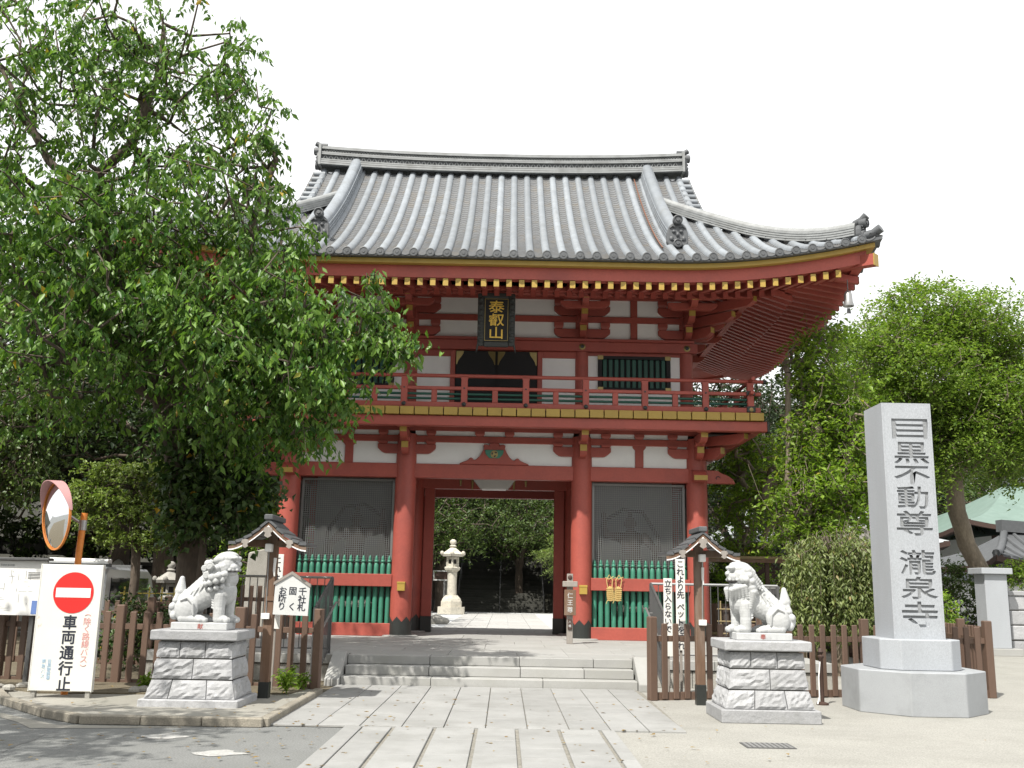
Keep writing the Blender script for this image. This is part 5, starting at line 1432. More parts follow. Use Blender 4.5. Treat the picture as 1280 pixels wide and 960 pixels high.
# tall white warning boards
def tall_board(label, x, y, z0, z1, w, txt, size, pitch, start, gaps=None):
    t = thing('warning_board', label, 'sign', (x, y, 0))
    pbox('stake', t, 'wood_grey', (-0.02, 0.012, 0.0), (0.02, 0.045, z1 - 0.1), 0.002)
    pbox('board', t, 'board_white', (-w / 2, -0.012, z0), (w / 2, 0.012, z1), 0.002)
    lettering('lettering', t, txt, size, pitch, 'ink_black', (0, -0.0145, start), 0.003, 0.002, gaps=gaps)
    return t
tall_board('narrow white board half hidden behind the house shaped notice post', -3.36, 15.05, 0.95, 2.03, 0.15, 'これより先ペ', 0.105, 0.125, 1.94)
tb_ = tall_board('tall white board with black characters between fence and roofed post', 2.78, 16.0, 0.70, 2.10, 0.145, 'これより先', 0.125, 0.118, 2.02)
lettering('lettering', tb_, 'ペットを連れ', 0.125, 0.118, 'ink_black', (0, -0.0145, 1.36), 0.003, 0.002)
tall_board('shorter white board with black characters beside the taller white board', 2.60, 16.12, 0.60, 1.80, 0.135, '立ち入らないで', 0.12, 0.118, 1.72)

# ---------------------------------------------------------------- no entry board, mirror, map board
ne = thing('no_entry_board', 'white metal board with red no entry disc and rusty edges', 'sign', (-5.82, 13.70, 0))
MB().span((-0.41, -0.02, 0.16), (0.41, 0.02, 1.80)).build('board', 'rusty_white', ne, bevel=0.006)
for s2 in (-1, 1):
    pbox('leg', ne, 'old_stone', (s2 * 0.36 - 0.03, 0.0, 0.0), (s2 * 0.36 + 0.03, 0.06, 0.22), 0)
    pbox('edge_strip', ne, 'rusty_white', (s2 * 0.412 - 0.006, -0.024, 0.155), (s2 * 0.412 + 0.006, 0.05, 1.805), 0)
d0 = MB().tube([(0.05, -0.0215, 1.43), (0.05, -0.0245, 1.43)], 0.270, 48).build('red_disc', 'sign_red', ne)
MB().span((-0.182, -0.028, 1.368), (0.282, -0.0247, 1.492)).build('white_bar', 'white_paint', d0)
lettering('lettering', ne, '車両通行止', 0.192, 0.197, 'ink_black', (0.045, -0.0225, 1.045), 0.003, 0.004)
lettering('lettering', ne, '除く路線バス', 0.105, 0.098, 'ink_red', (0.275, -0.0225, 1.06), 0.003)
for zz, a0, a1 in ((1.135, 0.3, math.pi - 0.3), (0.50, math.pi + 0.3, 2 * math.pi - 0.3)):
    MB().tube([(0.275 + 0.04 * math.cos(a), -0.023, zz - 0.01 * (1 if zz > 1 else -1) + 0.025 * math.sin(a)) for a in np.linspace(a0, a1, 7)], 0.004, 4).build('bracket_mark', 'ink_red', ne)
lettering('lettering', ne, '目黒警察署', 0.055, 0.053, 'ink_blue', (-0.17, -0.0225, 0.54), 0.003)
lettering('lettering', ne, '東急バス', 0.06, 0.064, 'ink_blue', (-0.245, -0.0225, 0.54), 0.003)

cmr = thing('traffic_mirror', 'round convex traffic mirror with pink hood on an orange pole', 'mirror', (-5.93, 14.1, 0))
MB().tube([(0, 0, 0), (0, 0, 2.0), (0.02, 0, 2.52)], 0.045, 14).build('pole', 'orange', cmr, smooth=50)
MB().lathe([(0.052, 0), (0.052, 0.14)], 12).build('clamp', 'steel', cmr, (0.015, 0, 2.28))
nv = Vector((-0.70, -0.70, -0.06)).normalized()
mc = Vector((-0.30, -0.12, 2.47))
q = nv.to_track_quat('Z', 'Y').to_euler()
head = MB().lathe([(0.001, -0.07), (0.30, -0.06), (0.455, -0.01), (0.475, 0.0), (0.475, 0.03), (0.455, 0.03)], 40, cap=False).build('mirror_shell', 'orange', cmr, mc, q, smooth=50)
MB().lathe([(0.456, 0.012), (0.44, 0.016), (0.36, 0.034), (0.25, 0.052), (0.12, 0.064), (0.001, 0.068)], 40, cap=False).build('mirror_glass', 'mirror', head, smooth=70)
MB().tube([(0.468 * math.cos(a), 0.468 * math.sin(a), 0.02) for a in np.linspace(0, 2 * math.pi, 41)], 0.009, 6, False).build('rim', 'orange', head, smooth=60)
hd = MB(); nA = 24
upl = (Matrix.Rotation(0, 3, 'Z') @ Vector((0, 0, 1)))
Mq = nv.to_track_quat('Z', 'Y').to_matrix()
ul = Mq.inverted() @ Vector((0, 0, 1)); a_up = math.atan2(ul.y, ul.x)
for i in range(nA + 1):
    a = a_up - 1.45 + 2.9 * i / nA; w = 0.15 * math.cos((i / nA - 0.5) * math.pi * 0.98) + 0.02
    for r, z in ((0.485, -0.01), (0.488, w), (0.480, w), (0.477, 0.0)): hd.v.append((r * math.cos(a), r * math.sin(a), z))
for i in range(nA):
    for j in range(4): hd.f.append((i * 4 + j, i * 4 + (j + 1) % 4, (i + 1) * 4 + (j + 1) % 4, (i + 1) * 4 + j))
hd.build('hood', 'hood', head, smooth=40)
MB().tube([mc - nv * 0.06, mc - nv * 0.16, Vector((0.015, 0, 2.36))], 0.022, 8).build('arm', 'steel', cmr)

mb_ = thing('map_board', 'white map notice board under a thin grey metal roof', 'notice board', (-7.62, 15.45, 0))
pbox('panel', mb_, 'paper', (-0.8, -0.02, 1.06), (0.66, 0.02, 1.87), 0.004)
pbox('panel_roof', mb_, 'steel_dark', (-0.85, -0.10, 1.875), (0.72, 0.08, 1.915), 0.006)
for xx in (-0.6, 0.5): pbox('post', mb_, 'steel_dark', (xx - 0.03, 0.02, 0), (xx + 0.03, 0.07, 1.87), 0)
rm = random.Random(21)
mk = MB()
for i in range(60):
    x = rm.uniform(-0.74, 0.58); z = rm.uniform(1.12, 1.72); L = rm.uniform(0.02, 0.14)
    if rm.random() < 0.5: mk.span((x, -0.0235, z), (min(x + L, 0.62), -0.0205, z + 0.004))
    else: mk.span((x, -0.0245, z), (x + 0.004, -0.0205, min(z + L, 1.82)))
for i in range(9):
    x = rm.uniform(-0.1, 0.5)
    for k in range(5): mk.span((0.40, -0.0225, 1.60 + k * 0.022), (0.62, -0.0205, 1.609 + k * 0.022))
mk.build('map_print', 'map_ink', mb_)
pbox('blue_note', mb_, 'map_blue', (0.50, -0.024, 1.08), (0.58, -0.021, 1.28), 0)
lettering('lettering', mb_, '目黒区案内図', 0.035, 0.036, 'map_ink', (-0.02, -0.0225, 1.80), 0.003, horiz=True)

# ---------------------------------------------------------------- fences and railings
def fence(label, pts, z0=0.0, h=1.12, sp=0.195, pw=0.095, material='fence_brown', post_at=None, post_h=0.10, name='picket_fence', base=True, group=None, post_every=0):
    a = Vector(pts[0] + (0,)) if len(pts[0]) == 2 else Vector(pts[0])
    t = thing(name, label, 'fence', (a.x, a.y, z0), 0, group)
    k = 0
    for i in range(len(pts) - 1):
        p, q = Vector((*pts[i][:2], 0)) - Vector((a.x, a.y, 0)), Vector((*pts[i + 1][:2], 0)) - Vector((a.x, a.y, 0))
        d = q - p; L = d.length; ang = math.atan2(d.y, d.x); n = max(2, int(round(L / sp)))
        for z, hh in ((h * 0.80, 0.085),) + (((0.06, 0.12),) if base else ()):
            link('rail', boxm((L, 0.045, hh), material, 0.004), t, ((p + q) / 2) + Vector((0, 0, z)), (0, 0, ang))
        for j in range(n + (1 if i == len(pts) - 2 else 0)):
            c = p + d * (j / n)
            post = (j == 0) or (j == n) or (post_every and j % post_every == 0)
            nrm = Vector((math.sin(ang), -math.cos(ang), 0)) * 0.035
            if post: link('post', boxm((0.125, 0.125, h + post_h), material, 0.012), t, c + Vector((0, 0, (h + post_h) / 2)), (0, 0, ang))
            else: link('picket', boxm((pw, 0.035, h - 0.02), material, 0.010), t, c + nrm + Vector((0, 0, (h - 0.02) / 2 + 0.02)), (rnd.uniform(-0.006, 0.006), rnd.uniform(-0.008, 0.008), ang))
    return t
fence('brown wooden picket fence from map board to the closed mouth lion', [(-9.6, 16.2), (-7.75, 15.9), (-5.86, 15.72), (-4.05, 15.72)], z0=0.02)
fence('brown wooden picket fence between closed mouth lion and stone steps', [(-3.98, 15.62), (-2.78, 15.45)], z0=0.02)
fence('brown wooden picket fence in sun beside steps and open mouth lion', [(2.24, 15.42), (4.05, 16.02)], post_h=0.10)
fence('brown wooden picket fence between open mouth lion and carved monument', [(4.12, 16.05), (5.84, 16.55), (7.92, 16.72)], post_h=0.10)
fence('long picket fence running back from the carved monument to the trees', [(7.98, 16.85), (8.5, 21.0), (9.0, 25.5), (9.4, 30.5)], sp=0.17, post_every=8)
fence('low brown fence by the parked van', [(-10.2, 20.3), (-6.6, 20.1), (-6.4, 18.6)], z0=0.0, h=1.22)
fence('short inner fence behind the closed mouth lion', [(-6.2, 22.0), (-4.7, 22.0)], z0=0.10, h=1.45)

def rail_set(label, s, x_end, loc_x):
    """metal railing: level part along the platform edge, sloping part down the steps, inner handrail"""
    t = thing('metal_railing', label, 'railing', (loc_x, 17.62, 0))
    zt, zb = 1.72, PZ + 0.08
    L = x_end
    def bar(name, p, q, r, m_='steel_dark'): return MB().tube([p, q], r, 6).build(name, m_, t)
    bar('top_bar', (0, 0, zt), (L, 0, zt), 0.024, 'steel'); bar('bottom_bar', (0, 0, zb), (L, 0, zb), 0.014)
    n = int(abs(L) / 0.125)
    bm_ = MB().tube([(0, 0, zb), (0, 0, zt)], 0.008, 5).mesh('bar', 'steel_dark')
    for i in range(1, n): link('bar', bm_, t, (L * i / n, 0, 0))
    for xx in (0, L): pbox('post', t, 'steel_dark', (xx - 0.025, -0.025, PZ), (xx + 0.025, 0.025, zt), 0.003)
    # sloping flank
    y1, dz = -1.45, -0.48
    bar('top_bar', (0, 0, zt), (0, y1, zt + dz), 0.024, 'steel_dark'); bar('bottom_bar', (0, 0, zb), (0, y1, zb + dz), 0.014)
    for i in range(1, 14):
        u = i / 14; link('bar', bm_, t, (0, y1 * u, dz * u), scale=(1, 1, 1))
    pbox('post', t, 'steel_dark', (-0.025, y1 - 0.025, 0), (0.025, y1 + 0.025, zt + dz), 0.003)
    hx = -s * 0.09
    MB().tube([(hx, 0.05, 1.30), (hx, -0.05, 1.30), (hx, y1 + 0.05, 0.86), (hx, y1 - 0.12, 0.86)], 0.019, 8).build('handrail', 'steel', t, smooth=50)
    for yy, zz in ((-0.2, 1.23), (y1 + 0.2, 0.90)): MB().tube([(0, yy, zz), (hx, yy, zz)], 0.010, 5).build('holder', 'steel', t)
rail_set('grey metal railing on the tree shaded side of the steps', -1, -2.2, -2.98)
rail_set('grey metal railing on the sunlit side of the steps', 1, 2.2, 2.55)
gp = thing('metal_gate', 'dark grey slatted metal gate behind the pet warning boards', 'gate', (4.42, 17.75, PZ))
for k in range(11): pbox('slat', gp, 'steel_dark', (0.0 + k * 0.034, -0.015, 0.04), (0.026 + k * 0.034, 0.015, 1.22), 0)
pbox('frame_bar', gp, 'steel', (-0.02, -0.02, 1.22), (0.40, 0.02, 1.26), 0); pbox('frame_bar', gp, 'steel', (-0.02, -0.02, 0.0), (0.40, 0.02, 0.04), 0)

# ---------------------------------------------------------------- things behind the left fence
vn = thing('parked_van', 'silver van with white roof tubes parked behind the fence', 'van', (-8.95, 22.6, 0))
prof = [(-1.6, 0.35), (1.55, 0.35), (1.6, 0.6), (1.55, 1.05), (1.15, 1.75), (0.9, 1.86), (-1.45, 1.88), (-1.6, 1.75), (-1.63, 0.6)]
MB().prism(prof, 'x', -0.72, 0.72).build('body', 'van_paint', vn, bevel=0.05)
pbox('rear_window', vn, 'glass_dark', (-0.60, -1.66, 1.05), (0.60, -1.60, 1.70), 0.03)
for s2 in (-1, 1):
    pbox('side_window', vn, 'glass_dark', (s2 * 0.725 - 0.01, -1.3, 1.08), (s2 * 0.725 + 0.01, 0.9, 1.66), 0.0)
    pbox('tail_lamp', vn, 'sign_red', (s2 * 0.66 - 0.05, -1.66, 0.72), (s2 * 0.66 + 0.05, -1.62, 0.98), 0.01)
    for yy in (-1.05, 1.05):
        w_ = MB().tube([(s2 * 0.62, yy, 0.28), (s2 * 0.74, yy, 0.28)], 0.28, 20).build('wheel', 'tyre', vn)
        MB().tube([(s2 * 0.735, yy, 0.28), (s2 * 0.75, yy, 0.28)], 0.17, 16).build('hub_cap', 'steel', w_)
pbox('bumper', vn, 'steel_dark', (-0.70, -1.72, 0.36), (0.70, -1.60, 0.55), 0.03)
for yy in (-1.2, 0.6): pbox('roof_rack', vn, 'steel_dark', (-0.66, yy - 0.03, 1.88), (0.66, yy + 0.03, 1.95), 0.004)
for k in range(2): MB().tube([(-0.62 + 0.05 * k, -1.25 + 0.12 * k, 2.0), (0.62, -1.25 + 0.12 * k, 1.99)], 0.055, 10).build('roof_tube', 'white_paint', vn, smooth=50)
bs = thing('bamboo_rack', 'row of yellow bamboo stakes behind the low brown fence', 'stakes', (-7.9, 21.2, 0))
for k in range(6): MB().tube([(k * 0.26, 0, 0), (k * 0.26 + 0.01, 0, 1.48)], 0.018, 6).build('stake', 'yellow_bar', bs)
for z in (1.05, 1.35): MB().tube([(-0.1, 0.02, z), (1.4, 0.02, z)], 0.014, 6).build('cross_stake', 'yellow_bar', bs)
def small_lantern(label, x, y, h, material='old_stone', name='stone_lantern', z=0.0, square=False):
    t = thing(name, label, 'lantern', (x, y, z))
    k = h / 3.0; n = 6
    ph = math.pi / 6
    MB().lathe([(0.62 * k, 0), (0.62 * k, 0.28 * k)], n, ph=ph).build('foot', material, t)
    MB().lathe([(0.48 * k, 0.28 * k), (0.48 * k, 0.50 * k)], n, ph=ph).build('lower_plinth', material, t)
    MB().lathe([(0.46 * k, 0.50 * k), (0.42 * k, 0.60 * k), (0.30 * k, 0.72 * k), (0.27 * k, 0.74 * k)], n, ph=ph).build('lotus', material, t)
    MB().lathe([(0.20 * k, 0.74 * k), (0.185 * k, 1.20 * k), (0.20 * k, 1.66 * k)], 14).build('shaft', material, t, smooth=40)
    MB().lathe([(0.20 * k, 1.66 * k), (0.34 * k, 1.76 * k), (0.37 * k, 1.84 * k), (0.34 * k, 1.88 * k)], n, ph=ph).build('platform', material, t)
    fb = MB(); r0 = 0.235 * k
    for i in range(6):
        a = 2 * math.pi * i / 6 + ph
        fb.box((r0 * math.cos(a), r0 * math.sin(a), 2.08 * k), (0.075 * k, 0.075 * k, 0.40 * k), a)
    for i in range(6):
        a = 2 * math.pi * (i + 0.5) / 6 + ph; rr = r0 * math.cos(math.pi / 6)
        for z_, hh in ((1.94 * k, 0.12 * k), (2.23 * k, 0.10 * k)): fb.box((rr * math.cos(a), rr * math.sin(a), z_), (0.05 * k, 0.24 * k, hh), a)
    fb.build('fire_box', material, t)
    MB().lathe([(0.16 * k, 1.90 * k), (0.16 * k, 2.26 * k)], 8).build('fire_box_core', 'mouth_dark', t)
    vs = []
    prof_ = [(0.47, 2.30), (0.52, 2.40), (0.34, 2.50), (0.20, 2.60), (0.11, 2.66)]
    MB().lathe([(r * k, z_ * k) for r, z_ in prof_], n, ph=ph).build('cap', material, t)
    curl = MB()
    for i in range(6):
        a = 2 * math.pi * i / 6 + ph; curl.ball((0.50 * k * math.cos(a), 0.50 * k * math.sin(a), 2.43 * k), (0.08 * k, 0.08 * k, 0.09 * k), 8, 6)
    curl.build('cap_curls', material, t)
    MB().lathe([(0.09 * k, 2.66 * k), (0.15 * k, 2.72 * k), (0.09 * k, 2.77 * k), (0.14 * k, 2.86 * k), (0.13 * k, 2.94 * k), (0.05 * k, 3.0 * k)], 12).build('finial', material, t, smooth=60)
    return t
small_lantern('small mossy stone lantern beside a white board behind the left fence', -7.55, 23.0, 2.05)
wp = thing('white_post', 'narrow white board on a stake beside the mossy lantern', 'sign', (-6.85, 21.6, 0))
pbox('board', wp, 'white_paint', (-0.10, -0.02, 0.7), (0.10, 0.02, 1.95), 0.004); pbox('stake', wp, 'wood_grey', (-0.03, 0.02, 0), (0.03, 0.05, 1.9), 0)
# terrace walls under the left trees
tw = thing('terrace_wall', 'grey stone terrace wall under the dark trees on the left', 'wall', (-20, 35, 0))
r = random.Random(9)
for c, (z0, z1, yy) in enumerate(((0, 0.7, 0), (0.71, 1.4, 0.05), (1.41, 2.1, 0.1), (2.5, 3.1, 2.5))):
    x = -14.0
    while x < 13.5:
        e = x + r.uniform(0.9, 1.5)
        pbox('stone', tw, 'shaded_stone', (x, yy, z0), (e - 0.03, yy + 0.6, z1), 0.03); x = e
pbox('coping', tw, 'shaded_stone', (-14.2, -0.08, 2.1), (13.6, 2.4, 2.24), 0.02)
pbox('core', tw, 'forest_floor', (-14.0, 0.62, 0.0), (13.4, 6.5, 2.09), 0)
for k in range(8):
    t = thing('stone_post', 'short weathered stone post in front of the terrace wall', 'post', (-18.6 + k * 1.45, 33.6, 0), 0, 'stone posts along the terrace wall')
    MB().lathe([(0.17, 0), (0.17, 2.0), (0.21, 2.04), (0.21, 2.14), (0.12, 2.24), (0.02, 2.3)], 4, ph=math.pi / 4).build('shaft', 'old_stone', t)
    MB().lathe([(0.26, 0), (0.26, 0.22)], 4, ph=math.pi / 4).build('foot', 'old_stone', t)
gr = thing('stone_marker', 'dark upright stone slab between lion and notice board', 'stone', (-6.1, 25.4, 0))
MB().prism([(-0.4, 0.5), (0.4, 0.5), (0.36, 2.2), (0.1, 2.45), (-0.3, 2.35)], 'y', -0.15, 0.15).build('slab', 'old_stone', gr, bevel=0.03); pbox('foot', gr, 'old_stone', (-0.7, -0.4, 0), (0.7, 0.4, 0.5), 0.02)

# ---------------------------------------------------------------- courtyard seen through the gate
small_lantern('tall pale stone lantern in the sunny courtyard seen through the gate', -2.95, 57.5, 4.15, 'lantern_stone', z=0.12)
small_lantern('small white stone lantern at the left edge of the passage view', -5.0, 52.0, 2.3, 'white_stone', z=0.10)
def simple_post(name, label, cat, x, y, w, h, material, z=0.10):
    t = thing(name, label, cat, (x, y, z))
    MB().span((-w / 2, -w / 2, 0.18), (w / 2, w / 2, h - w * 0.3)).build('shaft', material, t, bevel=0.02)
    MB().lathe([(w * 0.75, h - w * 0.3), (w * 0.75, h - w * 0.1), (w * 0.3, h)], 4, ph=math.pi / 4).build('cap', material, t)
    MB().span((-w * 0.8, -w * 0.8, 0), (w * 0.8, w * 0.8, 0.18)).build('foot', material, t)
simple_post('stone_post', 'white stone post beside the tall pale lantern', 'post', -4.35, 55.0, 0.55, 2.3, 'white_stone')
simple_post('stone_post', 'tall dim stone post at the left foot of the hill steps', 'post', -3.6, 63.4, 0.6, 4.6, 'old_stone')
simple_post('stone_post', 'pale stone post at the right foot of the hill steps', 'post', 3.4, 60.0, 0.6, 3.4, 'granite')
ib = thing('info_board', 'small white board on a thin pole before the dark hill steps', 'sign', (-3.5, 59.5, 0.1))
pbox('pole', ib, 'steel', (-0.05, -0.05, 0), (0.05, 0.05, 2.0), 0); pbox('board', ib, 'dark_wood', (-0.62, -0.06, 1.9), (0.62, -0.01, 2.4), 0)
fb_ = MB(); fb_.span((-0.66, -0.07, 1.86), (0.66, -0.02, 1.92)).span((-0.66, -0.07, 2.38), (0.66, -0.02, 2.44)).span((-0.66, -0.07, 1.92), (-0.60, -0.02, 2.38)).span((0.60, -0.07, 1.92), (0.66, -0.02, 2.38)); fb_.build('board_frame', 'board_grey', ib)
for x, lab in ((-2.9, 'thin metal handrail up the left side of the dark hill steps'), (-0.25, 'thin metal handrail up the middle of the dark hill steps'), (2.5, 'thin metal handrail up the right side of the dark hill steps')):
    t = thing('handrail', lab, 'handrail', (x, 63.6, 0.12))
    MB().tube([(0, 0, 1.0), (0, 11.0, 5.2)], 0.025, 6).build('rail', 'steel_dark', t)
    for k in range(5): MB().tube([(0, k * 2.7, k * 1.03 - 0.1), (0, k * 2.7, k * 1.03 + 1.0)], 0.02, 6).build('post', 'steel_dark', t)
gt = thing('stone_wall_end', 'white stone wall end beside the hill steps', 'wall', (3.9, 58.5, 0.1))
for i, (z0, z1, w_) in enumerate(((0, 0.5, 1.4), (0.5, 1.0, 1.2), (1.0, 2.4, 0.9))): pbox('stone', gt, 'granite', (-w_ / 2 + 0.4, -0.4, z0), (w_ / 2 + 0.4, 0.4, z1 - 0.01), 0.02)
rk = thing('rock', 'low rounded grey rock beside the passage in the courtyard', 'rock', (-2.9, 42.0, 0.10))
b = MB(); rr = random.Random(3)
for i in range(6): b.ball((rr.uniform(-0.5, 0.5), rr.uniform(-0.2, 0.2), 0.12), (rr.uniform(0.2, 0.45), 0.3, rr.uniform(0.15, 0.32)), 8, 6)
b.build('boulder', 'old_stone', rk, smooth=60)
gc = thing('covered_stall', 'green covered stall at the left edge of the passage view', 'stall', (-5.6, 58.0, 0.1))
pbox('cover', gc, 'green', (-0.9, -0.4, 0.25), (0.9, 0.4, 1.35), 0.06)
for sx in (-1, 1): pbox('leg', gc, 'steel_dark', (sx * 0.8 - 0.04, -0.3, 0), (sx * 0.8 + 0.04, 0.3, 0.25), 0)

# ---------------------------------------------------------------- right background
pl = thing('gate_pillar', 'square pale granite gate pillar with flat cap stone on the right', 'pillar', (13.95, 29.0, 0))
MB().span((-0.32, -0.32, 0.2), (0.32, 0.32, 2.25)).build('shaft', 'granite_smooth', pl, bevel=0.012); MB().span((-0.44, -0.44, 2.25), (0.44, 0.44, 2.42)).build('cap', 'granite_smooth', pl, bevel=0.012)
MB().span((-0.55, -0.50, 0), (0.55, 0.5, 0.2)).build('foot', 'granite', pl, bevel=0.012)
sw = thing('stone_wall', 'low wall of rough pale blocks beside the granite gate pillar', 'wall', (14.5, 29.2, 0))
r = random.Random(12)
for c in range(4):
    x = 0.02 + (c % 2) * -0.0
    while x < 6:
        e = x + r.uniform(0.5, 0.75)
        pbox('stone', sw, 'granite_rough', (x, r.uniform(-0.02, 0.02), c * 0.42), (e - 0.025, 0.5, c * 0.42 + 0.395), 0.03); x = e
pbox('core', sw, 'joint', (0.05, 0.06, 0.0), (6, 0.45, 1.63), 0)
pbox('coping', sw, 'granite_rough', (0.0, -0.04, 1.66), (6.0, 0.54, 1.80), 0.02)
# white plaster wall with tile coping
pw_ = thing('plaster_wall', 'white plaster wall with dark tile coping beyond the carved monument', 'wall', (13.2, 36.0, 0))
for k in range(6): pbox('wall_panel', pw_, 'plaster', (k * 1.5, 0, 0.9), (k * 1.5 + 1.46, 0.2, 2.15), 0)
for k in range(9): pbox('base_stone', pw_, 'granite_rough', (k * 1.0, -0.08, 0), (k * 1.0 + 0.97, 0.28, 0.9), 0.03)
MB().prism([(-0.30, 2.15), (0.10, 2.42), (0.50, 2.15)], 'x', -0.1, 9.0).build('coping', 'tile_dark', pw_)
for k in range(26): MB().tube([(k * 0.35, -0.30, 2.18), (k * 0.35, 0.10, 2.45)], 0.05, 6).build('coping_tile', 'tile', pw_)

def hall(name, label, x0, x1, y0, y1, eave, ridge, over, roof_mat, wall_mat='plaster', rows=False, ridge_in=None, curl=0.5, parts=True, rows_step=0.45):
    """small temple hall: walls, posts, hipped curved roof"""
    t = thing(name, label, 'building', ((x0 + x1) / 2, (y0 + y1) / 2, 0))
    hw, hd = (x1 - x0) / 2, (y1 - y0) / 2; W, D = hw + over, hd + over
    MB().span((-hw, -hd, 0.3), (hw, hd, eave)).build('wall', wall_mat, t)
    MB().span((-hw - 0.5, -hd - 0.5, 0), (hw + 0.5, hd + 0.5, 0.3)).build('base', 'granite', t)
    n = max(2, int(2 * hw / 2.0))
    for i in range(n + 1):
        x = -hw + 2 * hw * i / n
        pbox('post', t, 'dark_wood', (x - 0.12, -hd - 0.06, 0.3), (x + 0.12, -hd + 0.1, eave), 0)
        if i < n: pbox('door_panel', t, 'dark_wood', (x + 0.2, -hd - 0.03, 0.4), (x + 2 * hw / n - 0.2, -hd + 0.02, eave * 0.62), 0)
    pbox('head_beam', t, 'dark_wood', (-hw, -hd - 0.05, eave - 0.5), (hw, -hd + 0.02, eave - 0.2), 0)
    rin = ridge_in if ridge_in is not None else D
    def P(u, v):         # u: -1..1 around, v: 0 eave .. 1 ridge ; front face
        e = W + (max(W - rin, 0.3) - W) * v
        y = -D + D * v
        z = eave + (ridge - eave) * (0.55 * v + 0.45 * v * v) + curl * (abs(u) ** 4) * (1 - v) ** 2
        return (e * u, y, z)
    mbr = MB(); N, M = 20, 8
    for sgn in (1, -1):
        base = len(mbr.v)
        for j in range(M + 1):
            for i in range(N + 1):
                x, y, z = P(-1 + 2 * i / N, j / M); mbr.v.append((x, sgn * y, z))
        mbr.f += [(base + j * (N + 1) + i, base + j * (N + 1) + i + 1, base + (j + 1) * (N + 1) + i + 1, base + (j + 1) * (N + 1) + i) for j in range(M) for i in range(N)]
    for sgn in (1, -1):
        base = len(mbr.v)
        for j in range(M + 1):
            v = j / M; px_, py_, pz_ = P(1, v)
            for i in range(N + 1):
                u = -1 + 2 * i / N
                z = eave + (ridge - eave) * (0.55 * v + 0.45 * v * v) + curl * (abs(u) ** 4) * (1 - v) ** 2
                mbr.v.append((sgn * px_, py_ * -u if False else abs(py_) * u, z))
        mbr.f += [(base + j * (N + 1) + i, base + j * (N + 1) + i + 1, base + (j + 1) * (N + 1) + i + 1, base + (j + 1) * (N + 1) + i) for j in range(M) for i in range(N)]
    ro = mbr.build('roof', roof_mat, t, smooth=50)
    ep = [P(-1 + 2 * i / 24, 0.0) for i in range(25)]
    MB().sweep([(-0.02, -0.22), (0.25, -0.22), (0.25, -0.01), (-0.02, -0.01)], ep, (0, 1, 0)).build('eave_board', 'dark_wood', ro)
    er = [(P(1, 0)[0], D * (-1 + 2 * i / 12), eave + curl * abs(-1 + 2 * i / 12) ** 4) for i in range(13)]
    for sx in (-1, 1): MB().sweep([(-0.25, -0.22), (0.02, -0.22), (0.02, -0.01), (-0.25, -0.01)], [(sx * p[0], p[1], p[2]) for p in er], (sx, 0, 0)).build('eave_board', 'dark_wood', ro)
    rw = max(W - rin, 0.3)
    MB().sweep(rect(0.5, -0.1, 0.35), [(-rw - 0.2, 0, ridge + 0.12), (-rw * 0.5, 0, ridge), (rw * 0.5, 0, ridge), (rw + 0.2, 0, ridge + 0.12)], (0, 1, 0)).build('ridge', 'tile_dark', ro)
    if rows:
        k = int(2 * W / rows_step)
        for i in range(1, k):
            x = -W + 2 * W * i / k
            vmax = 1.0 if abs(x) <= rw else max(0.05, (W - abs(x)) / (W - rw))
            pts = []
            for v in np.linspace(0, vmax, 6):
                e = W + (rw - W) * v; pts.append(Vector(P(max(-1, min(1, x / e)), v)) + Vector((0, 0, 0.02)))
            MB().tube(pts, 0.07, 6).build('tile_row', 'tile_dark', ro, smooth=50)
        for sx in (-1, 1):
            pts = [Vector(P(sx, v)) + Vector((0, 0, 0.05)) for v in np.linspace(0, 1, 8)]
            MB().tube(pts, 0.14, 8).build('hip_ridge', 'tile_dark', ro, smooth=50)
    return t
hall('copper_hall', 'hall with pale green copper roof behind the leaning tree', 24.2, 42.0, 49.5, 60.0, 4.6, 7.7, 2.6, 'copper_green', ridge_in=6.0, curl=0.6)
hall('tiled_gatehouse', 'small gatehouse with dark tiled roof beyond the granite pillar', 18.9, 27.0, 37.2, 41.0, 2.75, 4.1, 1.4, 'tile_dark', rows=True, ridge_in=2.0, curl=0.35)
hall('grey_hall', 'hall with pale grey roof half hidden behind leafy trees', 11.2, 18.0, 45.5, 52.0, 3.7, 6.6, 1.5, 'grey_roof', wall_mat='dark_wood', ridge_in=3.0, curl=0.3)
# shelter, boards and stones behind the right fence
sh = thing('rest_shelter', 'thin brown roofed shelter behind the open mouth lion', 'shelter', (6.9, 26.5, 0))
pbox('roof', sh, 'bamboo', (-2.2, -1.2, 2.42), (1.6, 1.2, 2.50), 0.01); pbox('roof_edge', sh, 'old_wood', (-2.2, -1.22, 2.34), (1.6, -1.16, 2.42), 0)
for x in (-2.1, -0.3, 1.5):
    for y in (-1.1, 1.1): pbox('post', sh, 'dark_wood', (x - 0.05, y - 0.05, 0), (x + 0.05, y + 0.05, 2.42), 0)
pbox('bench', sh, 'bamboo', (-1.8, 0.5, 0.5), (1.2, 0.9, 0.56), 0); pbox('back_board', sh, 'old_wood', (-2.1, 1.0, 0.3), (1.5, 1.05, 1.3), 0)
bt = thing('bamboo_trellis', 'dark fence with yellow bamboo lattice behind the open mouth lion', 'fence', (4.7, 21.5, 0))
for k in range(9): pbox('dark_post', bt, 'fence_dark', (k * 0.25 - 0.05, 0.03, 0), (k * 0.25 + 0.05, 0.07, 1.30), 0)
for k in range(9): MB().tube([(k * 0.25 - 0.12, 0, 0.1), (k * 0.25 - 0.12, 0, 1.42)], 0.016, 6).build('bamboo_stake', 'bamboo', bt)
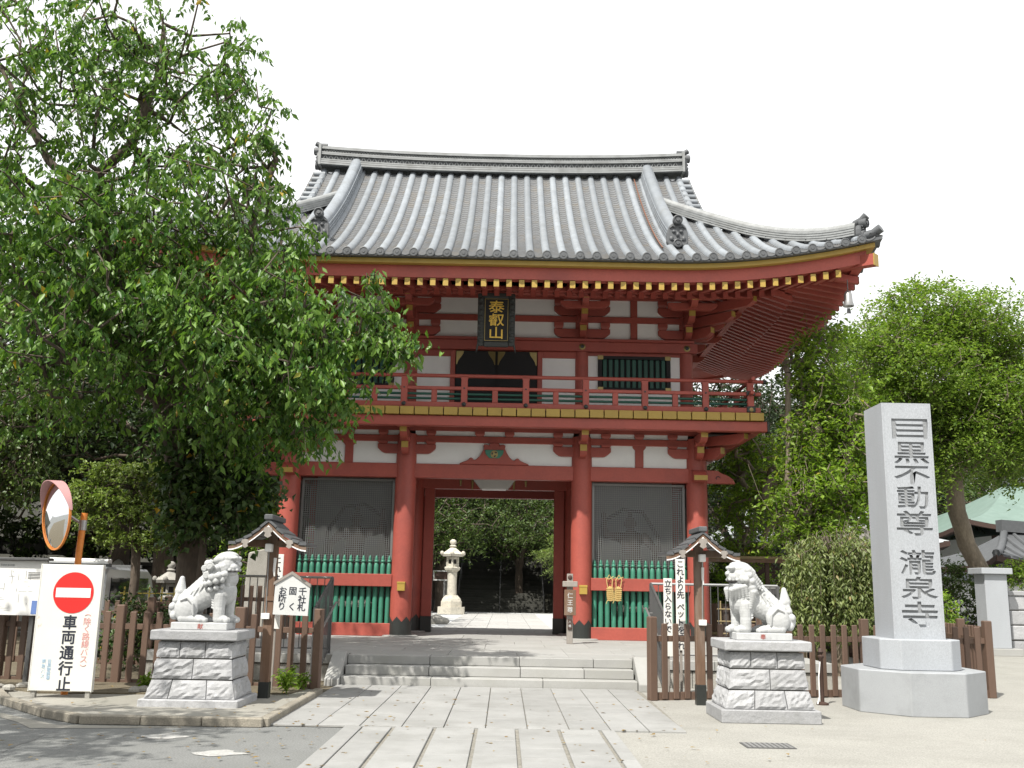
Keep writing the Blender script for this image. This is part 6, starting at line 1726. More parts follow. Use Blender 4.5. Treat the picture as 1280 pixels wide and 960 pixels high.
for z in (0.75, 1.0, 1.25): MB().tube([(-0.2, -0.02, z), (2.2, -0.02, z)], 0.015, 6).build('bamboo_rail', 'bamboo', bt)
sb = thing('signboard', 'white printed signboard under the weeping tree', 'sign', (7.55, 22.4, 0))
pbox('board', sb, 'white_paint', (-0.16, -0.02, 1.05), (0.16, 0.02, 1.62), 0.004)
for x in (-0.13, 0.13): pbox('leg', sb, 'steel', (x - 0.015, -0.01, 0), (x + 0.015, 0.03, 1.1), 0)
sp_ = MB()
for k in range(6): sp_.span((-0.12, -0.0235, 1.14 + k * 0.075), (0.02 + 0.02 * (k % 3), -0.0205, 1.165 + k * 0.075))
sp_.build('print', 'ink_blue', sb)
simple_post('stone_post', 'slim grey stone post between wooden props under the weeping tree', 'post', 8.05, 22.0, 0.24, 1.75, 'granite', z=0.0)
for dx, ang, lab in ((-0.28, 0.06, 'upright pale wooden prop beside the slim stone post'), (0.42, -0.22, 'slanting pale wooden prop beside the slim stone post')):
    t = thing('wooden_prop', lab, 'prop', (8.05 + dx, 22.3, 0)); t.rotation_euler = (0, ang, 0)
    MB().tube([(0, 0, 0), (0, 0, 1.85)], 0.035, 8).build('pole', 'bamboo', t); MB().tube([(-0.16, 0, 1.6), (0.16, 0, 1.6)], 0.028, 6).build('crosspiece', 'bamboo', t)
ms = thing('stone_tablet', 'big dark inscribed stone tablet among the trees behind weeping tree', 'stone', (11.9, 33.5, 0))
MB().prism([(-0.62, 1.4), (0.62, 1.4), (0.58, 3.6), (0.3, 3.85), (-0.4, 3.8), (-0.6, 3.5)], 'y', -0.16, 0.16).build('slab', 'old_stone', ms, bevel=0.03)
pbox('foot', ms, 'old_stone', (-1.0, -0.5, 0), (1.0, 0.5, 1.4), 0.03)
br = thing('chain_post', 'thin dark bollard with white rope beside the monument base', 'bollard', (4.72, 15.25, 0))
MB().lathe([(0.09, 0), (0.09, 0.03), (0.028, 0.05), (0.028, 0.66), (0.045, 0.68), (0.045, 0.70), (0.02, 0.72), (0.045, 0.76), (0.03, 0.80), (0.004, 0.82)], 12).build('post', 'dark_wood', br, smooth=50)
MB().tube([(-0.02, -0.02, 0.62), (-0.05, -0.03, 0.40), (-0.05, -0.03, 0.12), (-0.09, -0.06, 0.02)], 0.010, 6).build('rope', 'white_paint', br)

# ---------------------------------------------------------------- houses across the street, behind the camera (they show in the traffic mirror)
def street_house(label, x, w, h, y=-13.0, d=8.0, wall='plaster', storeys=2):
    t = thing('street_house', label, 'house', (x, y, 0), 0, None)
    MB().span((-w / 2, -d, 0), (w / 2, 0, h)).build('wall', wall, t)
    MB().prism([(-d - 0.5, h), (0.5, h), (-d / 2, h + 2.0)], 'x', -w / 2 - 0.4, w / 2 + 0.4).build('roof', 'tile_dark', t)
    for k in range(storeys):
        for i in range(int(w / 2.4)):
            xx = -w / 2 + 1.2 + i * 2.4; z = 1.0 + k * 2.9
            f = pbox('window', t, 'white_paint', (xx - 0.75, -0.02, z), (xx + 0.75, 0.05, z + 1.3), 0)
            pane = MB().span((-0.68, -0.02, -0.58), (0.68, 0.042, 0.58)).build('pane', 'glass_dark', f)
    pbox('door', t, 'dark_wood', (w / 2 - 0.75, -0.01, 0), (w / 2 - 0.05, 0.06, 0.95), 0)
for i, (x, w, h, wl_, lab) in enumerate(((-33, 11, 7.5, 'plaster_grey', 'grey two storey house across the street shown in the mirror'), (-20.5, 12, 8.6, 'plaster', 'white wide two storey house across the street shown in the mirror'),
        (-7.5, 11, 7.0, 'wood_grey', 'brownish two storey house straight across the street from the gate'), (5.0, 12, 9.0, 'plaster_grey', 'tall grey house across the street facing the gate steps'),
        (18.5, 13, 7.6, 'board_white', 'cream house across the street facing the monument'), (33, 12, 8.2, 'wood_grey', 'brown house at the end of the row across the street'))):
    street_house(lab, x, w, h, wall=wl_)

# ================================================================ TREES
def leaf_arrays(P, rng, size, aspect, droop, spread, fold=0.25, norm_up=0.5):
    """one folded leaf (4 points, 2 triangles) at each position in P"""
    n = len(P)
    a = rng.uniform(0, 2 * np.pi, n)
    d = np.stack([np.cos(a), np.sin(a), rng.normal(0, spread, n) - droop], 1)
    d /= np.linalg.norm(d, axis=1, keepdims=True)
    up_ = rng.normal(0, 1, (n, 3)); up_[:, 2] = np.abs(up_[:, 2]) + norm_up * 2
    side = np.cross(d, up_); side /= np.linalg.norm(side, axis=1, keepdims=True) + 1e-9
    nn = np.cross(side, d)
    L = size * rng.uniform(0.5, 1.35, n)[:, None]; W = L * aspect
    V = np.empty((n, 4, 3)); mid = P + d * L * 0.45
    V[:, 0] = P; V[:, 1] = mid + side * W * 0.5 + nn * W * fold; V[:, 2] = P + d * L - nn * L * 0.08; V[:, 3] = mid - side * W * 0.5 + nn * W * fold
    i = np.arange(n)[:, None] * 4
    F = np.concatenate([i + np.array([[0, 1, 2]]), i + np.array([[0, 2, 3]])], 0)
    return V.reshape(-1, 3), F

def px_blob(x, y, rx, ry, Y, depth, w=1.0):
    c = at_y(x, y, Y); e = at_y(x + rx, y, Y); f = at_y(x, y - ry, Y)
    return (c.x, c.y, c.z, abs(e.x - c.x), depth, abs(f.z - c.z), w)

def tree(name, label, base, stems, blobs, n_cl, per, size, leaf, seed, bark='bark', r_base=0.2, aspect=0.5, droop=0.5, spread=0.5, cl_r=0.3, twig=0.006,
         shell=0.55, cat='tree', group=None, norm_up=0.5, thick=1.0, flat=1.0, twigs=3.5, hang=0.25):
    """stems: polylines of (x,y,z) world points, first starts at base; blobs: ellipsoids (cx,cy,cz,rx,ry,rz,weight)"""
    rng = np.random.default_rng(seed)
    base = np.array(base, float)
    t = thing(name, label, cat, tuple(base), 0, group)
    nodes, par = [], []
    for s in stems:
        s = [np.array(p, float) for p in s]
        if not nodes: nodes.append(s[0]); par.append(-1); prev = 0
        else:
            dd = [np.linalg.norm(q - s[0]) for q in nodes]; prev = int(np.argmin(dd))
        for p, q in zip(s[:-1], s[1:]):
            m_ = max(1, int(np.linalg.norm(q - p) / 0.5))
            for k in range(1, m_ + 1):
                nodes.append(p + (q - p) * k / m_ + (rng.normal(0, 0.02, 3) if k < m_ else 0)); par.append(prev); prev = len(nodes) - 1
    n_stem = len(nodes)
    # cluster centres inside the blobs, more of them near the skin
    W = np.array([b[6] * (b[3] * b[4] * b[5]) ** 0.67 for b in blobs]); W /= W.sum()
    ids = rng.choice(len(blobs), n_cl, p=W); B = np.array(blobs)[ids]
    u = rng.normal(0, 1, (n_cl, 3)); u /= np.linalg.norm(u, axis=1, keepdims=True)
    rad = rng.uniform(0, 1, n_cl) ** (1 - shell) * rng.uniform(0.88, 1.16, n_cl)
    C = B[:, :3] + u * rad[:, None] * B[:, 3:6]
    C = C[C[:, 2] > base[2] + 0.25]
    order = np.argsort(np.min(np.linalg.norm(C[:, None, :] - np.array(nodes)[None, ::2, :], axis=2), axis=1))
    C = C[order]
    tips = []
    NA = np.zeros((n_stem + len(C) * 8 + 10, 3)); NA[:n_stem] = nodes; cnt = n_stem
    for c in C:
        dist = np.linalg.norm(NA[:cnt] - c, axis=1) + np.maximum(0, NA[:cnt, 2] - c[2]) * 0.6
        j = int(np.argmin(dist)); p = NA[j]
        seg = np.linalg.norm(c - p); k = min(6, max(1, int(seg / 0.45))); prev = j
        for q in range(1, k + 1):
            f = q / k; pt = p + (c - p) * f + np.array([0, 0, 0.10 * seg * math.sin(f * math.pi)]) + (rng.normal(0, 0.035 * seg ** 0.5, 3) if q < k else 0)
            NA[cnt] = pt; nodes.append(pt); par.append(prev); prev = cnt; cnt += 1
        tips.append(prev)
    # radii by the pipe rule
    load = np.zeros(cnt); load[tips] = 1.0
    for i in range(cnt - 1, 0, -1): load[par[i]] += load[i]
    R = twig + r_base * (load / load[0]) ** 0.48 * thick; R[0] = r_base * 1.25
    V, F = [], []; ns = 6
    for i in range(1, cnt):
        p, q = NA[par[i]], NA[i]; r1 = R[i]; r0 = min(R[par[i]], r1 * 1.6)
        d = q - p; L = np.linalg.norm(d)
        if L < 1e-5: continue
        d /= L; a = np.array([1.0, 0, 0]) if abs(d[0]) < 0.8 else np.array([0, 1.0, 0])
        s1 = np.cross(d, a); s1 /= np.linalg.norm(s1); s2 = np.cross(d, s1)
        n_ = ns if r1 > 0.03 else 3
        if r1 > 0.06: n_ = 10
        ang = 2 * np.pi * np.arange(n_) / n_
        ring = np.cos(ang)[:, None] * s1 + np.sin(ang)[:, None] * s2
        b0 = len(V); V.extend(p - d * r0 * 0.2 + ring * r0); V.extend(q + ring * r1)
        F.extend([(b0 + j, b0 + (j + 1) % n_, b0 + n_ + (j + 1) % n_, b0 + n_ + j) for j in range(n_)])
    # root flare
    b0 = len(V); n_ = 10; ang = 2 * np.pi * np.arange(n_) / n_
    for rr, zz in ((r_base * 1.7, -0.08), (r_base * 1.3, 0.18), (r_base * 1.08, 0.5)):
        V.extend([base + np.array([rr * math.cos(a), rr * math.sin(a), zz]) for a in ang])
    F.extend([(b0 + k * n_ + j, b0 + k * n_ + (j + 1) % n_, b0 + (k + 1) * n_ + (j + 1) % n_, b0 + (k + 1) * n_ + j) for k in range(2) for j in range(n_)])
    link('trunk', np_mesh('trunk', np.array(V) - base, np.array(F), bark, True), t)
    # sprays: every tip carries a few short twigs, leaves alternate along them
    T = NA[tips]; nt = len(T); cen_ = T.mean(0)
    ntw = np.maximum(2, rng.poisson(twigs, nt)); rep = np.repeat(np.arange(nt), ntw); n = len(rep)
    out_ = T[rep] - cen_ * np.array([1, 1, 0]) - np.array([0, 0, 1]) * T[rep][:, 2:3]
    out_ /= np.linalg.norm(out_, axis=1, keepdims=True) + 1e-6
    dv = rng.normal(0, 1, (n, 3)) * np.array([1, 1, 0.55]) + out_ * 0.7; dv[:, 2] -= hang
    dv /= np.linalg.norm(dv, axis=1, keepdims=True)
    Lt = cl_r * rng.uniform(0.8, 2.2, n)
    st_ = T[rep] + rng.normal(0, cl_r * 0.28, (n, 3)) * np.array([1, 1, 0.7])
    per_tw = max(2, int(round(per / twigs)))
    u = (np.arange(per_tw)[None, :] + rng.uniform(0, 1, (n, per_tw))) / per_tw
    Pt = st_[:, None, :] + dv[:, None, :] * (u * Lt[:, None])[:, :, None]
    Pt[:, :, 2] -= (u ** 2) * Lt[:, None] * 0.35
    P = (Pt + rng.normal(0, cl_r * 0.10, Pt.shape)).reshape(-1, 3)
    P = P[rng.uniform(0, 1, len(P)) < 0.92]
    # twig wood
    m_ = min(n, 5000); a0 = st_[:m_]; a1 = Pt[:m_, -1]; sd = np.cross(a1 - a0, [0, 0, 1.0]); sd /= np.linalg.norm(sd, axis=1, keepdims=True) + 1e-6
    TV = np.stack([a0 - sd * 0.006, a0 + sd * 0.006, a1 + sd * 0.002, a1 - sd * 0.002], 1).reshape(-1, 3); TF = np.arange(m_)[:, None] * 4 + np.array([[0, 1, 2, 3]])
    link('twigs', np_mesh('twigs', TV - base, TF, bark), t)
    LV, LF = leaf_arrays(P, rng, size, aspect, droop, spread, norm_up=norm_up)
    link('crown', np_mesh('crown', LV - base, LF, leaf), t)
    return t
def copy_tree(src, loc, rz, sc, label, group=None):
    t = src.copy(); COL.objects.link(t); t.location = loc; t.rotation_euler = (0, 0, rz); t.scale = sc
    t['label'] = label
    if group: t['group'] = group
    for ch in src.children:
        c = ch.copy(); COL.objects.link(c); c.parent = t
    return t
def PX(x, y, Y): return tuple(at_y(x, y, Y))

# big cherry tree, left
cb = PX(243, 735, 17.6); cb = (cb[0], cb[1], 0.05)
stems = [[cb, PX(240, 690, 17.6), PX(230, 620, 17.4), PX(222, 560, 17.2), PX(208, 500, 17.0)],
         [PX(208, 500, 17.0), PX(180, 420, 16.8), PX(140, 340, 16.6), PX(112, 255, 16.4), PX(125, 215, 16.2), PX(165, 180, 16.0), PX(200, 90, 16.0), PX(205, 30, 16)],
         [PX(112, 255, 16.4), PX(60, 200, 16.2), PX(20, 120, 16.0), PX(-10, 60, 16)],
         [PX(208, 500, 17.0), PX(250, 420, 16.6), PX(290, 350, 16.2), PX(320, 270, 16.0), PX(345, 200, 16)],
         [PX(250, 420, 16.6), PX(330, 440, 15.8), PX(400, 430, 15.4), PX(470, 430, 15.2)],
         [PX(208, 500, 17.0), PX(150, 470, 15.8), PX(80, 450, 14.8), PX(10, 440, 14.2)]]
bl = [px_blob(60, 50, 130, 80, 16.0, 1.9, 0.42), px_blob(190, 50, 110, 75, 16.0, 1.7, 0.36), px_blob(60, 170, 140, 90, 16.0, 2.2, 0.62), px_blob(220, 150, 100, 90, 16.2, 1.9, 0.48),
      px_blob(290, 80, 40, 60, 16.0, 1.0, 0.35), px_blob(320, 200, 55, 80, 16.0, 1.3, 0.42), px_blob(240, 270, 130, 80, 15.8, 2.2, 0.9), px_blob(330, 320, 70, 60, 15.6, 1.6, 0.9), px_blob(80, 300, 150, 90, 15.6, 2.4, 1.1),
      px_blob(300, 400, 120, 60, 15.3, 1.8, 1.5), px_blob(400, 410, 85, 42, 15.2, 1.2, 1.5), px_blob(475, 428, 55, 16, 15.2, 0.6, 2.2), px_blob(470, 378, 24, 30, 15.2, 0.5, 1.0), px_blob(340, 470, 95, 45, 15.2, 1.4, 1.5), px_blob(400, 480, 60, 28, 15.2, 0.9, 1.2),
      px_blob(200, 400, 130, 75, 16.0, 2.2, 0.9), px_blob(90, 410, 150, 75, 15.6, 2.4, 0.85), px_blob(270, 495, 100, 55, 16.0, 1.7, 0.8), px_blob(370, 528, 62, 28, 15.8, 1.1, 0.9), px_blob(40, 490, 90, 45, 15.8, 1.6, 0.35), px_blob(150, 505, 70, 30, 16.4, 1.2, 0.3), px_blob(305, 545, 55, 28, 16.4, 1.0, 0.7)]
tree('cherry_tree', 'large leafy cherry tree spreading in front of the left side of gate', cb, stems, bl, 1500, 32, 0.145, 'leaf_cherry', 5, 'bark', 0.24, aspect=0.42, droop=1.2, spread=0.4, cl_r=0.27, norm_up=0.15, twig=0.005, hang=0.45)
# ivy on its trunk
iv = [px_blob(240, 625, 24, 60, 17.3, 0.42, 1), px_blob(285, 600, 45, 40, 17.2, 0.5, 1), px_blob(262, 570, 40, 40, 17.2, 0.5, 1), px_blob(310, 640, 28, 28, 17.2, 0.35, 0.5), px_blob(275, 645, 30, 25, 17.2, 0.35, 0.5)]
ivb = (cb[0] + 0.30, cb[1] - 0.36, 0.05)
tree('ivy_plant', 'dark glossy ivy climbing the trunk of the large cherry tree', ivb, [[ivb, PX(252, 640, 17.2), PX(250, 580, 17.2)]], iv, 260, 22, 0.14, 'leaf_ivy', 8, 'bark', 0.05, aspect=0.75, droop=0.7, cl_r=0.28, cat='ivy', shell=0.7)
# tree off to the left whose shade falls on the road and the left lion
sb_ = (-11.2, 7.2, 0.0)
tree('street_tree', 'street tree beyond the left edge shading the road', sb_, [[sb_, (-11.0, 7.2, 2.5), (-10.6, 7.3, 5.0)], [(-10.8, 7.2, 4.0), (-9.3, 7.6, 6.2)], [(-10.8, 7.2, 4.0), (-10.4, 9.0, 6.0)]],
     [(-9.8, 7.2, 7.0, 2.4, 1.8, 1.3, 1), (-7.4, 7.4, 7.0, 1.9, 1.3, 0.9, 1.2), (-9.6, 10.8, 6.8, 1.0, 0.8, 0.8, 0.4), (-10.5, 5.4, 6.6, 2.4, 2.0, 1.3, 1), (-8.0, 5.6, 7.0, 1.6, 1.5, 1.0, 0.7)], 420, 24, 0.15, 'leaf_cherry', 15, 'bark', 0.22, cl_r=0.4)

# cloud-pruned evergreen behind the mirror
nb = PX(172, 700, 20.5); nb = (nb[0], nb[1], 0.0)
pads = [(118, 612, 32, 13), (150, 590, 42, 13), (185, 588, 26, 13), (100, 632, 22, 11), (140, 622, 36, 10), (130, 645, 30, 10), (165, 640, 28, 11), (200, 612, 22, 18), (195, 640, 24, 14), (150, 668, 22, 9), (185, 672, 24, 10), (205, 660, 16, 14), (210, 580, 12, 14), (112, 655, 14, 7)]
tree('pruned_evergreen', 'cloud pruned evergreen with layered light green pads behind the mirror', nb,
     [[nb, PX(170, 690, 20.5), PX(166, 650, 20.5), PX(170, 610, 20.5), PX(172, 590, 20.5)], [PX(166, 650, 20.5), PX(130, 640, 20.3), PX(110, 635, 20.2)], [PX(170, 620, 20.5), PX(140, 605, 20.3), PX(120, 612, 20.2)], [PX(166, 650, 20.5), PX(195, 640, 20.3)]],
     [px_blob(x, y, rx, ry, 20.4, rx / 62 * 0.8, 1) for x, y, rx, ry in pads], 480, 34, 0.075, 'leaf_pine', 31, 'bark', 0.085, aspect=0.55, droop=0.0, spread=0.8, cl_r=0.14, norm_up=0.6, shell=0.6)

# ginkgo sprays at the left edge
gb = (-13.5, 24.5, 0.0)
tree('ginkgo_tree', 'pale green drooping ginkgo sprays at the far left edge', gb, [[gb, (-13.4, 24.4, 3.0), (-13.0, 24.2, 6.5)], [(-13.2, 24.3, 4.5), (-12.2, 23.6, 5.2)]],
     [px_blob(42, 570, 20, 60, 23.0, 0.6, 1.3), px_blob(15, 520, 35, 50, 23.0, 0.9, 1), px_blob(55, 510, 30, 30, 23.0, 0.8, 1), px_blob(10, 590, 20, 40, 23.5, 0.6, 0.7)], 320, 24, 0.10, 'leaf_wood', 18, 'bark', 0.2, aspect=0.7, droop=1.0, cl_r=0.28)

# camphor on the right, trunk leaning over the plaster wall
kb = PX(1240, 735, 30.5); kb = (kb[0], kb[1], 0.0)
stems = [[kb, PX(1230, 720, 30.5), PX(1208, 680, 30.4), PX(1196, 640, 30.2), PX(1192, 600, 30.0), PX(1186, 550, 30.0)],
         [PX(1186, 550, 30), PX(1150, 490, 29.6), PX(1120, 440, 29.4)], [PX(1186, 550, 30), PX(1195, 470, 30), PX(1180, 400, 30)], [PX(1190, 580, 30), PX(1230, 520, 29.8), PX(1260, 460, 29.8)]]
bl = [px_blob(1150, 400, 62, 48, 30, 2.2, 1.1), px_blob(1215, 415, 60, 45, 30, 2.2, 1.1), px_blob(1105, 450, 48, 55, 29.5, 1.9, 1.1), px_blob(1265, 455, 50, 55, 30, 2.2, 1.1), px_blob(1170, 460, 60, 50, 28.6, 1.3, 1.0),
      px_blob(1230, 510, 70, 50, 29.2, 2.0, 1.2), px_blob(1270, 555, 45, 50, 29.5, 1.8, 1.1), px_blob(1110, 510, 50, 40, 29.4, 1.5, 1.0), px_blob(1200, 565, 45, 30, 29.0, 1.3, 0.9), px_blob(1160, 590, 30, 22, 29.4, 0.9, 0.5), px_blob(1170, 520, 40, 40, 30.5, 1.3, 0.7)]
tree('camphor_tree', 'round bright green tree with leaning trunk behind the carved monument', kb, stems, bl, 2900, 27, 0.125, 'leaf_camphor', 41, 'bark_light', 0.25, aspect=0.5, droop=0.1, spread=0.7, cl_r=0.40, norm_up=0.8, shell=0.68)
# looser tree beside the gate
lb = (6.75, 22.6, 0.0)
stems = [[lb, (6.75, 22.6, 1.2), (6.7, 22.5, 2.2)], [(6.7, 22.5, 2.2), PX(985, 600, 22.5), PX(985, 500, 22.5), PX(985, 440, 22.5)], [(6.7, 22.5, 1.9), PX(1040, 640, 22.5), PX(1058, 580, 22.5), PX(1062, 520, 22.5)], [(6.7, 22.5, 2.2), PX(950, 620, 22.2), PX(935, 580, 22.2)], [(6.7, 22.5, 2.2), PX(1015, 570, 22.4), PX(1020, 490, 22.4)]]
bl = [px_blob(x, y, rx, ry, Y, d_, w_) for x, y, rx, ry, Y, d_, w_ in (
    (1003, 455, 26, 42, 22.9, 0.9, 0.7), (1028, 428, 24, 30, 22.8, 0.8, 0.6), (1035, 500, 40, 48, 22.8, 1.2, 0.9), (1005, 545, 28, 45, 22.7, 1.0, 0.9), (1062, 545, 30, 50, 22.7, 1.1, 0.9), (1012, 605, 42, 42, 22.6, 1.3, 1.1),
    (1055, 622, 40, 45, 22.5, 1.2, 1.1), (1008, 655, 42, 24, 22.5, 1.1, 0.9), (1076, 590, 16, 50, 22.8, 0.9, 0.8), (922, 590, 24, 34, 27, 0.9, 1.2), (945, 565, 26, 28, 27, 0.9, 1.2), (922, 640, 24, 28, 27, 0.9, 0.8), (935, 683, 30, 14, 26.6, 0.8, 1.0), (962, 615, 26, 36, 25.6, 0.9, 1.2))]
tree('magnolia_tree', 'loose light green tree with pale upright stems right of the gate', lb, stems, bl, 900, 27, 0.13, 'leaf_light', 52, 'bark_light', 0.20, aspect=0.5, droop=0.25, spread=0.6, cl_r=0.36, thick=1.1, norm_up=0.7)
# weeping cherry: hanging strands
def weeping(name, label, base, seed):
    rng = np.random.default_rng(seed); t = thing(name, label, 'tree', base)
    V, F = [], []; P = []; tb = MB()
    tb.tube([(0, 0, 0), (0.05, 0, 1.2), (0.0, 0.1, 2.3)], [0.13, 0.11, 0.08], 8)
    for i in range(130):
        a = rng.uniform(0, 2 * math.pi); R = 0.82 * rng.uniform(0.25, 1.2) ** 0.9; top = 2.75 - 0.42 * R ** 1.5 + rng.normal(0, 0.14)
        x, y = R * math.cos(a) * 1.15, R * math.sin(a)
        lo = rng.uniform(0.55, 1.5)
        tb.tube([(0, 0.1, 2.25), (x * 0.6, y * 0.6, top + 0.05), (x, y, top - 0.12), (x * 1.08, y * 1.08, lo)], [0.016, 0.008, 0.005, 0.002], 3, False)
        n = int((top - lo) * 120)
        z = rng.uniform(lo, top, n); f = (top - z) / max(top - lo, 0.1)
        P.append(np.stack([x * (1 + 0.08 * f) + rng.normal(0, 0.05, n), y * (1 + 0.08 * f) + rng.normal(0, 0.05, n), z], 1))
    tb.build('trunk', 'bark_light', t, smooth=60)
    LV, LF = leaf_arrays(np.concatenate(P), rng, 0.11, 0.36, 1.0, 0.3)
    link('crown', np_mesh('crown', LV, LF, 'leaf_weep'), t)
wb_ = PX(1050, 770, 20.6)
weeping('weeping_cherry', 'small weeping tree with hanging strands behind the right fence', (wb_[0], 20.6, 0.0), 61)

# ---- the wood behind: two models, copied
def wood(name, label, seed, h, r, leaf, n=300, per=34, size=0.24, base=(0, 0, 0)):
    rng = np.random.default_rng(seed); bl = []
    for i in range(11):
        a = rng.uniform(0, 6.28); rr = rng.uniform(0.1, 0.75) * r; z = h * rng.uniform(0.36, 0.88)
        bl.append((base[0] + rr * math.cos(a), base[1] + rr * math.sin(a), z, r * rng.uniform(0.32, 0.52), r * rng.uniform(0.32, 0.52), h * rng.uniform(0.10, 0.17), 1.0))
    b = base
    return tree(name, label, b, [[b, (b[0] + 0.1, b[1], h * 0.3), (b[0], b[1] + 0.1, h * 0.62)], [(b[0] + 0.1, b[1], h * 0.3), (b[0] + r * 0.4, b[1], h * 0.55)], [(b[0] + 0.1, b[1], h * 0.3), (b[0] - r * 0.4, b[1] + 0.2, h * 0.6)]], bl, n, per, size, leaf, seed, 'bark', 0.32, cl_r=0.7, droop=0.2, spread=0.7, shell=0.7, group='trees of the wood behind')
GRP = 'trees of the wood behind'
def wlabel(kind, x, y):
    what = 'mid green tree' if kind == 1 else 'dark evergreen tree'
    if y < 0: return what + ' across the street, reflected in the traffic mirror'
    if x < -7.5: return what + ' in the wood over the stone terrace wall'
    if x < 7.5: return what + ' beside the hill steps seen through the gate'
    return what + ' rising behind the halls on the right'
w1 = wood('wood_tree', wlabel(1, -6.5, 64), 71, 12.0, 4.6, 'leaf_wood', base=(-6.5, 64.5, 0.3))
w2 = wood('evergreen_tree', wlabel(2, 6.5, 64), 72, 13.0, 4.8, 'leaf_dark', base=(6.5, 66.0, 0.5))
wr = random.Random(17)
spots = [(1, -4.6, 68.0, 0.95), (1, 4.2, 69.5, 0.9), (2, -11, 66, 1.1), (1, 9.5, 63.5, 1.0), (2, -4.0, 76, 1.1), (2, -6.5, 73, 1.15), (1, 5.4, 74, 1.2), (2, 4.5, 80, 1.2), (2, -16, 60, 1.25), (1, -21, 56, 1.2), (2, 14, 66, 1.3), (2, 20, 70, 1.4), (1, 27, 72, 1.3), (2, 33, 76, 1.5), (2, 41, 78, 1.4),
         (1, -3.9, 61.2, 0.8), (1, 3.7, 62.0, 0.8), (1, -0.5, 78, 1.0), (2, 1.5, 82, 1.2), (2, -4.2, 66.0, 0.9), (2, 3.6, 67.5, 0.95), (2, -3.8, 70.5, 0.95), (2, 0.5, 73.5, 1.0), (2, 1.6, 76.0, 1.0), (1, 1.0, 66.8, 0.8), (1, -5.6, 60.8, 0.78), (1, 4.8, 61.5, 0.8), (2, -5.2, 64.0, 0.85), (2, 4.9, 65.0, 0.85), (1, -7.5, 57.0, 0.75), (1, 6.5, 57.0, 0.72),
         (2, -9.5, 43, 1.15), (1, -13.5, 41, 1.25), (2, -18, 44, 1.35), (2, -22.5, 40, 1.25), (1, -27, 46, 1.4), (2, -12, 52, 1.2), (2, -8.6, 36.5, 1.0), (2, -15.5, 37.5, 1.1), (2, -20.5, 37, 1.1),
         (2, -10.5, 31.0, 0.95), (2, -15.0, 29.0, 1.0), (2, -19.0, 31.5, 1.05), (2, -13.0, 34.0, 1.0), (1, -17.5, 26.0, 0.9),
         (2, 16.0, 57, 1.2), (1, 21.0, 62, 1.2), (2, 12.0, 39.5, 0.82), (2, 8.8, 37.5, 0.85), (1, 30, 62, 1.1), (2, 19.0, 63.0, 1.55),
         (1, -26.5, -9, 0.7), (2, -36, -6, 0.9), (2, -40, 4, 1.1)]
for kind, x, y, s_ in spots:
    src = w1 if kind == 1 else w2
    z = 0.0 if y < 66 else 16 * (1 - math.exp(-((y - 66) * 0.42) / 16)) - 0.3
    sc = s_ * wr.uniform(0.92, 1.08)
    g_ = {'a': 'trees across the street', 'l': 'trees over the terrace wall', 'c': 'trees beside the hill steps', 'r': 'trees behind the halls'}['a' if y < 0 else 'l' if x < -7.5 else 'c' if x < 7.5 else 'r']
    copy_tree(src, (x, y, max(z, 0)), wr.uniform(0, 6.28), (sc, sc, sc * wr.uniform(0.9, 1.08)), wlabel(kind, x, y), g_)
w1['group'] = w2['group'] = 'trees beside the hill steps'
# pine with cut pads seen through the gate
pb_ = (3.75, 52.0, 0.1)
tree('pruned_pine', 'pine with flat clipped pads seen through the gate passage', pb_, [[pb_, (3.8, 52, 1.8), (3.5, 52, 3.5), (3.7, 52, 5.4)], [(3.6, 52, 2.6), (2.6, 51.6, 3.2)], [(3.6, 52, 3.4), (2.9, 51.8, 4.2)]],
     [(2.5, 51.5, 3.35, 0.95, 0.7, 0.22, 1), (3.1, 51.6, 2.55, 0.9, 0.7, 0.25, 1), (3.2, 51.7, 4.2, 0.9, 0.7, 0.25, 1), (3.5, 51.8, 5.1, 0.9, 0.7, 0.3, 1), (3.6, 52, 6.0, 0.8, 0.7, 0.35, 1), (4.2, 52, 3.8, 0.8, 0.7, 0.3, 1)], 230, 46, 0.15, 'leaf_pine', 81, 'bark', 0.16, aspect=0.2, droop=-0.6, cl_r=0.28, shell=0.5)

# ---- hedges, shrubs and weeds
def shrub(label, x, y, rx, ry, h, leaf, n, per, size, seed, z=0.0, name='shrub'):
    b = (x, y, z)
    return tree(name, label, b, [[b, (x, y, z + h * 0.3)]], [(x, y, z + h * 0.5, rx, ry, h * 0.5, 1)], n, per, size, leaf, seed, 'bark', 0.05, cl_r=0.25, droop=0.1, spread=0.7, cat='shrub', shell=0.8)
shrub('clipped dark hedge between monument and granite gate pillar', 14.4, 33.2, 2.0, 1.0, 2.9, 'leaf_wood', 260, 40, 0.13, 91, name='hedge')
shrub('low green shrub on top of the rough block wall', 15.6, 29.9, 0.9, 0.6, 1.0, 'leaf_light', 90, 34, 0.10, 92, 1.75)
shrub('row of green shrubs behind the rest shelter', 7.4, 29.2, 2.8, 0.9, 2.6, 'leaf_light', 260, 40, 0.12, 93, name='hedge')
shrub('dark green shrub beside the right gate column', 5.9, 30.0, 1.3, 0.9, 3.2, 'leaf_wood', 160, 38, 0.14, 94)
shrub('light green shrub beside the left gate column', -6.3, 26.2, 1.0, 0.8, 4.0, 'leaf_light', 180, 40, 0.11, 95)
shrub('dark shrub at the foot of the cherry tree', -6.6, 19.2, 0.8, 0.6, 1.4, 'leaf_ivy', 90, 30, 0.10, 96)
shrub('bright leafy shrub along the fence behind the monument', 9.9, 24.5, 0.8, 1.4, 1.9, 'leaf_light', 130, 36, 0.11, 97)
